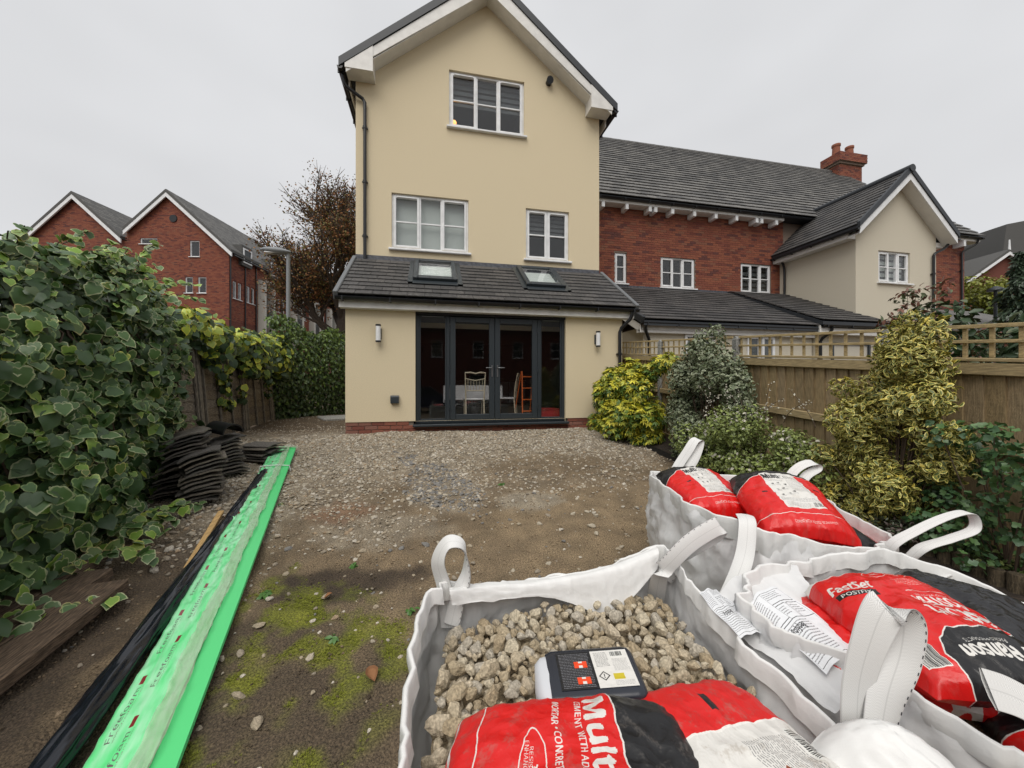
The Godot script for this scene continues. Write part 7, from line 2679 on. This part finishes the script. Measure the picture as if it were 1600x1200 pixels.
	for q in [[3.28, .80, 5.15, .2, "lower sack at the left of the farthest bulk bag"], [3.70, .80, 5.25, 1.4, "lower sack at the back of the farthest bulk bag"], [3.62, .78, 5.72, 1.2, "lower sack at the right of the farthest bulk bag"], [3.18, .78, 5.68, .1, "lower sack at the near corner of the farthest bulk bag"]]:
		solo(sack_mesh(.46, .52, .16, 24 + int(q[3] * 10), .2, .1), "cement_sack", M.sack_under, "red and black " + q[4], "cement sack", "cement sacks", turned(q[0], q[1], q[2], .03, q[3], .03))
	# --- right-hand bag
	var rimC := [Vector3(2.62, .96, 6.22), Vector3(2.80, .985, 6.12), Vector3(3.08, .965, 6.09), Vector3(3.38, .985, 6.10), Vector3(3.60, .93, 6.14), Vector3(3.70, .87, 6.40), Vector3(3.68, .85, 6.80), Vector3(3.58, .84, 7.14), Vector3(3.1, .86, 7.18), Vector3(2.82, .89, 7.02), Vector3(2.75, .92, 6.78), Vector3(2.72, .935, 6.56), Vector3(2.60, .935, 6.38)]
	var oC := Vector3(3.15, ground_y(3.15, 6.6), 6.6)
	var C := bulk_bag("right hand white bulk bag holding red post mix sacks", oC, rimC, .05, 9, .03)
	ribbon(C, "lifting_loop", sub.call([Vector3(2.52, .84, 6.64), Vector3(2.525, .98, 6.64), Vector3(2.555, 1.09, 6.645), Vector3(2.595, 1.165, 6.65), Vector3(2.632, 1.14, 6.66), Vector3(2.622, 1.06, 6.66), Vector3(2.58, .97, 6.66), Vector3(2.55, .86, 6.66)], oC), [Vector3(1, .1, .1), Vector3(1, .15, .2), Vector3(.9, .2, .35), Vector3(.8, -.1, .6), Vector3(.6, -.1, .8), Vector3(.7, 0, .7), Vector3(.9, .1, .4), Vector3(1, 0, .1)], .078, 1)
	ribbon(C, "lifting_loop", sub.call([Vector3(3.58, .80, 6.15), Vector3(3.61, .87, 6.15), Vector3(3.70, .885, 6.16), Vector3(3.83, .82, 6.19), Vector3(3.94, .71, 6.23), Vector3(3.90, .72, 6.28), Vector3(3.76, .82, 6.26), Vector3(3.66, .80, 6.24)], oC), [Vector3(.4, 0, .9), Vector3(.2, .2, .9), Vector3(.1, .4, .9), Vector3(.2, .5, .8), Vector3(.3, .5, .8), Vector3(.3, .5, .8), Vector3(.2, .5, .8), Vector3(.4, 0, .9)], .06)
	ribbon(C, "lifting_loop", sub.call([Vector3(2.655, 1.075, 6.79), Vector3(2.70, 1.06, 6.80), Vector3(2.75, 1.035, 6.82), Vector3(2.80, 1.02, 6.85), Vector3(2.83, .97, 6.92), Vector3(2.81, .87, 6.97)], oC), [Vector3(-.2, -.8, .55), Vector3(-.2, -.8, .5), Vector3(-.1, -.8, .6), Vector3(0, -.6, .8), Vector3(.3, -.2, .9), Vector3(.6, 0, .8)], .07, 1)
	cloth_patch(C, "folded_flap", [sub.call([Vector3(2.330, 0.800, 6.630), Vector3(2.370, 0.860, 6.640), Vector3(2.420, 0.910, 6.650), Vector3(2.470, 0.920, 6.660), Vector3(2.530, 0.890, 6.670), Vector3(2.580, 0.810, 6.680)], oC), sub.call([Vector3(2.340, 0.850, 6.680), Vector3(2.380, 0.910, 6.690), Vector3(2.430, 0.960, 6.700), Vector3(2.480, 0.970, 6.710), Vector3(2.540, 0.940, 6.720), Vector3(2.590, 0.860, 6.730)], oC), sub.call([Vector3(2.360, 0.842, 6.740), Vector3(2.400, 0.902, 6.750), Vector3(2.450, 0.952, 6.760), Vector3(2.500, 0.962, 6.770), Vector3(2.560, 0.932, 6.780), Vector3(2.610, 0.852, 6.790)], oC), sub.call([Vector3(2.400, 0.760, 6.860), Vector3(2.440, 0.820, 6.870), Vector3(2.490, 0.870, 6.880), Vector3(2.540, 0.880, 6.890), Vector3(2.600, 0.850, 6.900), Vector3(2.650, 0.770, 6.910)], oC)], M.hem, 81, .010)
	cloth_patch(C, "inner_flap", [sub.call([Vector3(2.56, .86, 6.12), Vector3(2.68, .935, 6.08), Vector3(2.84, .955, 6.07), Vector3(2.98, .965, 6.09)], oC), sub.call([Vector3(2.55, .85, 6.26), Vector3(2.66, .915, 6.24), Vector3(2.78, .92, 6.24), Vector3(2.88, .93, 6.26)], oC), sub.call([Vector3(2.56, .85, 6.42), Vector3(2.64, .895, 6.42), Vector3(2.74, .90, 6.43), Vector3(2.82, .89, 6.44)], oC), sub.call([Vector3(2.57, .83, 6.55), Vector3(2.63, .87, 6.56), Vector3(2.70, .875, 6.57), Vector3(2.76, .86, 6.58)], oC)], M.weave, 83, .012)
	# instruction sheet printed on the liner
	var im := Image.create(420, 300, false, Image.FORMAT_RGB8)
	im.fill(Color(.86, .87, .88))
	for q in [[20, 20, 180, 120], [200, 20, 200, 60], [200, 90, 90, 60], [300, 90, 100, 60], [20, 150, 380, 130]]:
		stroke(im, [Vector2(q[0], q[1]), Vector2(q[0] + q[2], q[1]), Vector2(q[0] + q[2], q[1] + q[3]), Vector2(q[0], q[1] + q[3]), Vector2(q[0], q[1])], 2, INK)
		lines(im, q[0] + 8, q[1] + 10, q[0] + int(q[2] * .72), q[1] + q[3] - 14, 9, Color(.5, .5, .51))
	draw_text(im, "Polybag", Vector2(110, 190), 26, 0, INK, .8, 130)
	var sheet := wrap_mat(im, .5)
	cloth_patch_uv(C, "printed_sheet", [sub.call([Vector3(2.60, .915, 6.24), Vector3(2.67, .955, 6.21), Vector3(2.76, .965, 6.20)], oC), sub.call([Vector3(2.61, .91, 6.36), Vector3(2.68, .942, 6.34), Vector3(2.77, .945, 6.34)], oC), sub.call([Vector3(2.61, .895, 6.50), Vector3(2.68, .925, 6.49), Vector3(2.75, .925, 6.49)], oC)], sheet)
	cloth_patch_uv(A, "printed_sheet", [sub.call([Vector3(2.50, .93, 6.13), Vector3(2.56, .925, 6.10), Vector3(2.62, .90, 6.08)], oA), sub.call([Vector3(2.49, .915, 6.22), Vector3(2.55, .915, 6.20), Vector3(2.61, .90, 6.18)], oA), sub.call([Vector3(2.49, .90, 6.33), Vector3(2.55, .90, 6.32), Vector3(2.60, .885, 6.31)], oA)], sheet)
	solo(sack_mesh(.40, .48, .13, 31, .3, .2), "post_mix_sack", sack_fastset(), "red and black post mix sack on top in the right hand bag", "cement sack", "post mix sacks", turned(2.965, .975, 6.51, .06, -.28, -.02))
	solo(sack_mesh(.46, .40, .14, 32, .1, .1), "post_mix_sack", sack_plain("POSTFIX", 24, false), "red post mix sack half hidden under the top one, beside the printed liner", "cement sack", "post mix sacks", turned(2.90, .865, 6.42, .05, -.5, .05))
	solo(sack_mesh(.48, .42, .13, 33, .1, .1), "post_mix_sack", sack_plain("Set", -50, true), "red post mix sack low in the right hand bag at the photo corner", "cement sack", "post mix sacks", turned(3.05, .83, 6.86, .04, -.75, .02))
	solo(sack_mesh(.42, .36, .12, 34, .1, .1), "post_mix_sack", mat(Color(.012, .012, .014), .32, null, Vector3.ONE, M.nrough, .3), "black sack end behind the top post mix sack at the right", "cement sack", "post mix sacks", turned(3.33, .90, 6.38, .05, .4, .05))
	var rk := [rock_mesh(901), rock_mesh(902), rock_mesh(903)]
	for q in [[3.36, .93, 6.58, .035], [3.43, .915, 6.54, .04], [3.42, .92, 6.64, .036], [3.32, .925, 6.66, .03], [3.50, .90, 6.60, .04]]:
		solo(pick(rk), "limestone_pebble", pick(M.pebbles.mats), "beige limestone pebble beside the sacks in the right hand bag", "pebble", "pebbles in the right hand bag", turned(q[0], q[1], q[2], rng.randf() * TAU, rng.randf() * TAU, 0, Vector3.ONE * q[3]))
	# the gravel those pebbles lie on
	var fl := MB.new()
	var rows := []
	for j in 13:
		var row := PackedVector3Array()
		for i in 13:
			var x := lerpf(2.72, 3.64, i / 12.0)
			var z := lerpf(6.16, 7.1, j / 12.0)
			row.append(Vector3(x, .80 + .02 * gn.get_noise_2d(x * 20, z * 20), z) - oC)
		rows.append(row)
	fl.grid(rows)
	part(fl, "gravel_fill", M.pebbles.mats[1], C)

func cloth_patch_uv(parent: Node, called: String, ctrl: Array, m: Material) -> void:
	var fine := []
	for row in ctrl: fine.append(spline(row, 6))
	var cols := []
	for k in fine[0].size():
		var col := []
		for r in fine: col.append(r[k])
		cols.append(spline(col, 6))
	var rows := []
	for j in cols[0].size():
		var row := PackedVector3Array()
		for k in cols.size(): row.append(cols[k][j] + Vector3(0, .003 * sin(k * 1.3 + j * .9), 0))
		rows.append(row)
	var mb := MB.new()
	mb.grid(rows)
	part(mb, called, m, parent)

func build_pebbles(rim: Array) -> void:
	rng.seed = 500
	var rocks := []
	for k in 8: rocks.append(rock_mesh(700 + k))
	var c := Vector2(2.0, 6.42)
	var pl := PackedVector2Array()
	for p in rim: pl.append(c + (Vector2(p.x, p.z) - c) * .93)
	var hill := func(x: float, z: float) -> float:
		return .775 + .045 * sin(PI * clampf((x - 1.45) / 1.1, 0, 1)) + .02 * gn.get_noise_2d(x * 12, z * 12) - .03 * clampf((z - 6.5) * 2, 0, 1)
	var fl := MB.new()
	var ctr := Vector3(c.x, hill.call(c.x, c.y) - .045, c.y)
	for k in pl.size():
		var a := pl[k]
		var b := pl[(k + 1) % pl.size()]
		fl.tri(ctr, Vector3(b.x, hill.call(b.x, b.y) - .045, b.y), Vector3(a.x, hill.call(a.x, a.y) - .045, a.y))
	var xs := []
	var cs := []
	var spots := []
	var made := []
	for tries in 26000:
		var x := rng.randf_range(1.46, 2.56)
		var z := rng.randf_range(5.84, 7.0)
		if not in_poly(Vector2(x, z), pl): continue
		var s := rng.randf_range(.016, .030) if tries < 9000 else rng.randf_range(.009, .016)
		if tries < 500: s = rng.randf_range(.027, .037)
		var ok := true
		for q in made:
			if Vector2(q.x - x, q.y - z).length() < (q.z + s) * .70:
				ok = false
				break
		if not ok: continue
		made.append(Vector3(x, z, s))
		spots.append([x, hill.call(x, z) + rng.randf_range(-.012, .010) - (.006 if s < .018 else 0.0), z, s])
	# a second, lower layer fills the gaps
	var low := []
	for k in 900:
		var x := rng.randf_range(1.46, 2.56)
		var z := rng.randf_range(5.84, 7.0)
		if in_poly(Vector2(x, z), pl): low.append(turned(x, hill.call(x, z) - .036, z, rng.randf() * TAU, rng.randf() * TAU, 0, Vector3.ONE * rng.randf_range(.02, .032)))
	spots.sort_custom(func(a, b): return a[3] / (Vector3(a[0], a[1], a[2]) - EYE).length() > b[3] / (Vector3(b[0], b[1], b[2]) - EYE).length())
	var n := 0
	var rest := []
	for s in spots:
		var t := turned(s[0], s[1], s[2], rng.randf() * TAU, rng.randf() * TAU, rng.randf() * TAU, Vector3.ONE * s[3] * 1.12)
		var hid: bool = s[2] > 6.47 and s[0] > 1.62
		if n < 300 and not hid and in_frame(t.origin):
			solo(pick(rocks), "limestone_pebble", pick(M.pebbles.mats), "beige limestone pebble in the open bulk bag nearest the camera", "pebble", "pebbles in the nearest bulk bag", t)
			n += 1
		else: rest.append(t)
	print("pebbles ", spots.size(), " single ", n)
	rest.append_array(low)
	var cols := []
	for t in rest: cols.append(pick(M.pebbles.colors) * rng.randf_range(.85, 1.15))
	var o := scatter(self, numbered("pebble_fill"), rocks[0], M.pebbles.multi, rest, cols)
	tag(o, "mass of beige limestone pebbles filling the nearest bulk bag", "pebbles", "", "stuff")
	part(fl, numbered("pebble_bed"), M.pebbles.mats[3], o)

func build_jerrican() -> void:
	var j := thing("plastic_canister", "dark plastic canister with printed label lying on the pebbles", "canister", Vector3(1.915, .868, 6.395), 0)
	j.transform = turned(1.945, .872, 6.385, .12, -.16, .04, Vector3.ONE * 1.18)
	var body := MB.new()
	var br := []
	for q in [[-.085, .046, .066], [-.07, .05, .07], [.10, .05, .07], [.115, .048, .068], [.123, .042, .062], [.126, .03, .05], [.127, .0, .0]]:
		var row := PackedVector3Array()
		for k in 33:
			var an := TAU * k / 32
			row.append(Vector3(q[0], signf(sin(an)) * pow(absf(sin(an)), .32) * q[1], signf(cos(an)) * pow(absf(cos(an)), .32) * q[2]))
		br.append(row)
	body.grid(br, true)
	part(body, "body", mat(Color(.020, .023, .032), .25), j)
	var sh := MB.new()
	var rows := []
	for q in [[-.078, .047, .067], [-.098, .045, .064], [-.112, .036, .052], [-.116, .0, .0]]:
		var row := PackedVector3Array()
		for k in 25:
			var an := TAU * k / 24
			var cx := signf(cos(an)) * pow(absf(cos(an)), .5)
			var sy := signf(sin(an)) * pow(absf(sin(an)), .5)
			row.append(Vector3(q[0], sy * q[1], cx * q[2]))
		rows.append(row)
	sh.grid(rows, true)
	part(sh, "pale_base", mat(Color(.55, .57, .60), .35), j)
	var im := Image.create(420, 260, false, Image.FORMAT_RGB8)
	im.fill(INK)
	im.fill_rect(Rect2i(205, 0, 215, 260), PAPER)
	lines(im, 14, 12, 190, 250, 11, Color(.5, .5, .52))
	for q in [[96, 70], [96, 180]]:
		im.fill_rect(Rect2i(q[0], q[1], 74, 46), Color(.86, .26, .08))
		im.fill_rect(Rect2i(q[0] + 26, q[1], 22, 46), PAPER)
		im.fill_rect(Rect2i(q[0] + 10, q[1] + 12, 54, 16), Color(.86, .26, .08))
	lines(im, 222, 14, 300, 120, 9, Color(.4, .4, .4))
	barcode(im, 320, 12, 70, 34, false)
	lines(im, 318, 66, 406, 150, 8, Color(.5, .5, .5))
	fill_poly(im, [Vector2(250, 150), Vector2(282, 182), Vector2(250, 214), Vector2(218, 182)], Color(.15, .15, .15))
	fill_poly(im, [Vector2(250, 158), Vector2(274, 182), Vector2(250, 206), Vector2(226, 182)], PAPER)
	draw_text(im, "!", Vector2(247, 196), 28, 0, INK, .8)
	im.fill_rect(Rect2i(300, 170, 60, 40), Color(.75, .68, .15))
	lines(im, 300, 220, 406, 252, 8, Color(.5, .5, .5))
	var lb := MB.new()
	lb.quad(Vector3(-.062, .0505, .048), Vector3(.108, .0505, .048), Vector3(.108, .0505, -.048), Vector3(-.062, .0505, -.048))
	part(lb, "printed_label", wrap_mat(im, .35), j)
func build_behind() -> void:
	# what the glazed doors mirror: the brick row across the road behind the photographer, and a parked car
	var h := thing("brick_row", "red brick row with white sash windows across the road behind the camera", "house", Vector3(2.0, 0.0, 24.0), PI)
	var holes := []
	for k in 9:
		var x := -14.0 + k * 3.4
		holes.append([x, 3.9, x + .9, 5.3])
		if k % 2: holes.append([x - .1, 1.0, x + 1.2, 2.5])
	var mb := MB.new()
	wall(mb, -16, 16, 0, func(_x): return 6.3, holes, [], 0, .1)
	part(mb, "wall", M.far_brick, h)
	for q in holes: add_window(h, q[0], q[1], q[2], q[3], 0.0, [-1.0], {"vents": false, "bar": .5, "depth": .6})
	var rf := MB.new()
	rf.prism([Vector2(-.5, 6.2), Vector2(4.5, 10.2), Vector2(9.5, 6.2)], -16.3, 16.3, Transform3D(Basis(Vector3(0, 0, -1), Vector3.UP, Vector3.RIGHT), Vector3.ZERO))
	part(rf, "roof", M.far_roof, h)
	var car := thing("parked_car", "dark blue parked car on the road behind the camera", "car", Vector3(1.2, .03, 15.5), .05)
	var paint := mat(Color(.012, .02, .06), .3)
	paint.clearcoat_enabled = true
	paint.clearcoat = 1.0
	var bd := MB.new()
	bd.prism([Vector2(-2.1, .3), Vector2(2.1, .3), Vector2(2.12, .75), Vector2(1.9, .92), Vector2(1.05, 1.0), Vector2(-1.75, 1.02), Vector2(-2.1, .9)], -.85, .85)
	part(bd, "body", paint, car)
	var cb := MB.new()
	cb.prism([Vector2(-1.7, 1.02), Vector2(.95, 1.0), Vector2(.3, 1.46), Vector2(-1.25, 1.48)], -.74, .74)
	part(cb, "cabin", M.anth, car)
	var rt := MB.new()
	rt.prism([Vector2(-1.3, 1.481), Vector2(.32, 1.461), Vector2(.2, 1.51), Vector2(-1.2, 1.53)], -.7, .7)
	part(rt, "roof", paint, car)
	for x in [-1.3, 1.35]:
		for z in [-.78, .78]:
			var w := MB.new()
			w.tube([Vector3(x, .31, z - .1), Vector3(x, .31, z + .1)], [.31, .31], 18)
			var wh := part(w, "wheel", M.black, car)
			var hb := MB.new()
			hb.tube([Vector3(x, .31, z - .105), Vector3(x, .31, z + .105)], [.19, .19], 14)
			part(hb, "rim", M.steel, wh)
func sky_picture() -> ImageTexture:
	# an even overcast with soft broad cloud
	var im := Image.create(512, 256, false, Image.FORMAT_RGBF)
	var f := FastNoiseLite.new()
	f.seed = 6
	f.frequency = .9
	f.fractal_octaves = 4
	for y in 256:
		var el := PI * (.5 - (y + .5) / 256.0)
		for x in 512:
			var az := TAU * x / 512.0
			var d := Vector3(cos(el) * cos(az), sin(el) * 2.2, cos(el) * sin(az))
			var n := f.get_noise_3dv(d * 1.3) + .45 * f.get_noise_3dv(d * 3.1 + Vector3(7, 1, 3))
			var v := 1.0 + n * .10
			im.set_pixel(x, y, Color(.985, .995, 1.02) * v)
	return ImageTexture.create_from_image(im)

func _ready() -> void:
	var cam := Camera3D.new()
	cam.name = "camera"
	cam.position = EYE
	cam.rotation_degrees = Vector3(0, -12, 0)
	cam.fov = rad_to_deg(2 * atan(600.0 / 590.0))
	cam.near = .05
	cam.far = 600
	cam.current = true
	add_child(cam)
	var env := Environment.new()
	env.background_mode = Environment.BG_SKY
	var sky := Sky.new()
	var pm := PanoramaSkyMaterial.new()
	pm.panorama = sky_picture()
	pm.energy_multiplier = .45
	sky.sky_material = pm
	env.sky = sky
	env.tonemap_mode = Environment.TONE_MAPPER_LINEAR
	env.tonemap_exposure = 1.62
	env.sdfgi_enabled = true
	env.ssao_enabled = true
	env.ssil_enabled = true
	var we := WorldEnvironment.new()
	we.name = "environment"
	we.environment = env
	add_child(we)
	var sun := DirectionalLight3D.new()
	sun.name = "sun"
	sun.light_energy = .5
	sun.light_angular_distance = 50
	sun.light_color = Color(1.0, .98, .95)
	sun.rotation_degrees = Vector3(-56, -28, 0)
	sun.shadow_enabled = true
	add_child(sun)
	rng.seed = 1
	gn.seed = 2
	gn.frequency = .35
	make_materials()
	build_ground()
	build_house()
	build_terrace()
	build_far_right()
	build_left_terrace()
	build_lamp_post()
	build_tree()
	build_left_fence()
	build_right_fence()
	build_hedge()
	build_ivy()
	build_shrubs()
	build_beyond_fence()
	build_behind()
	build_goods()
	build_bags()
	print("built in ", Time.get_ticks_msec())
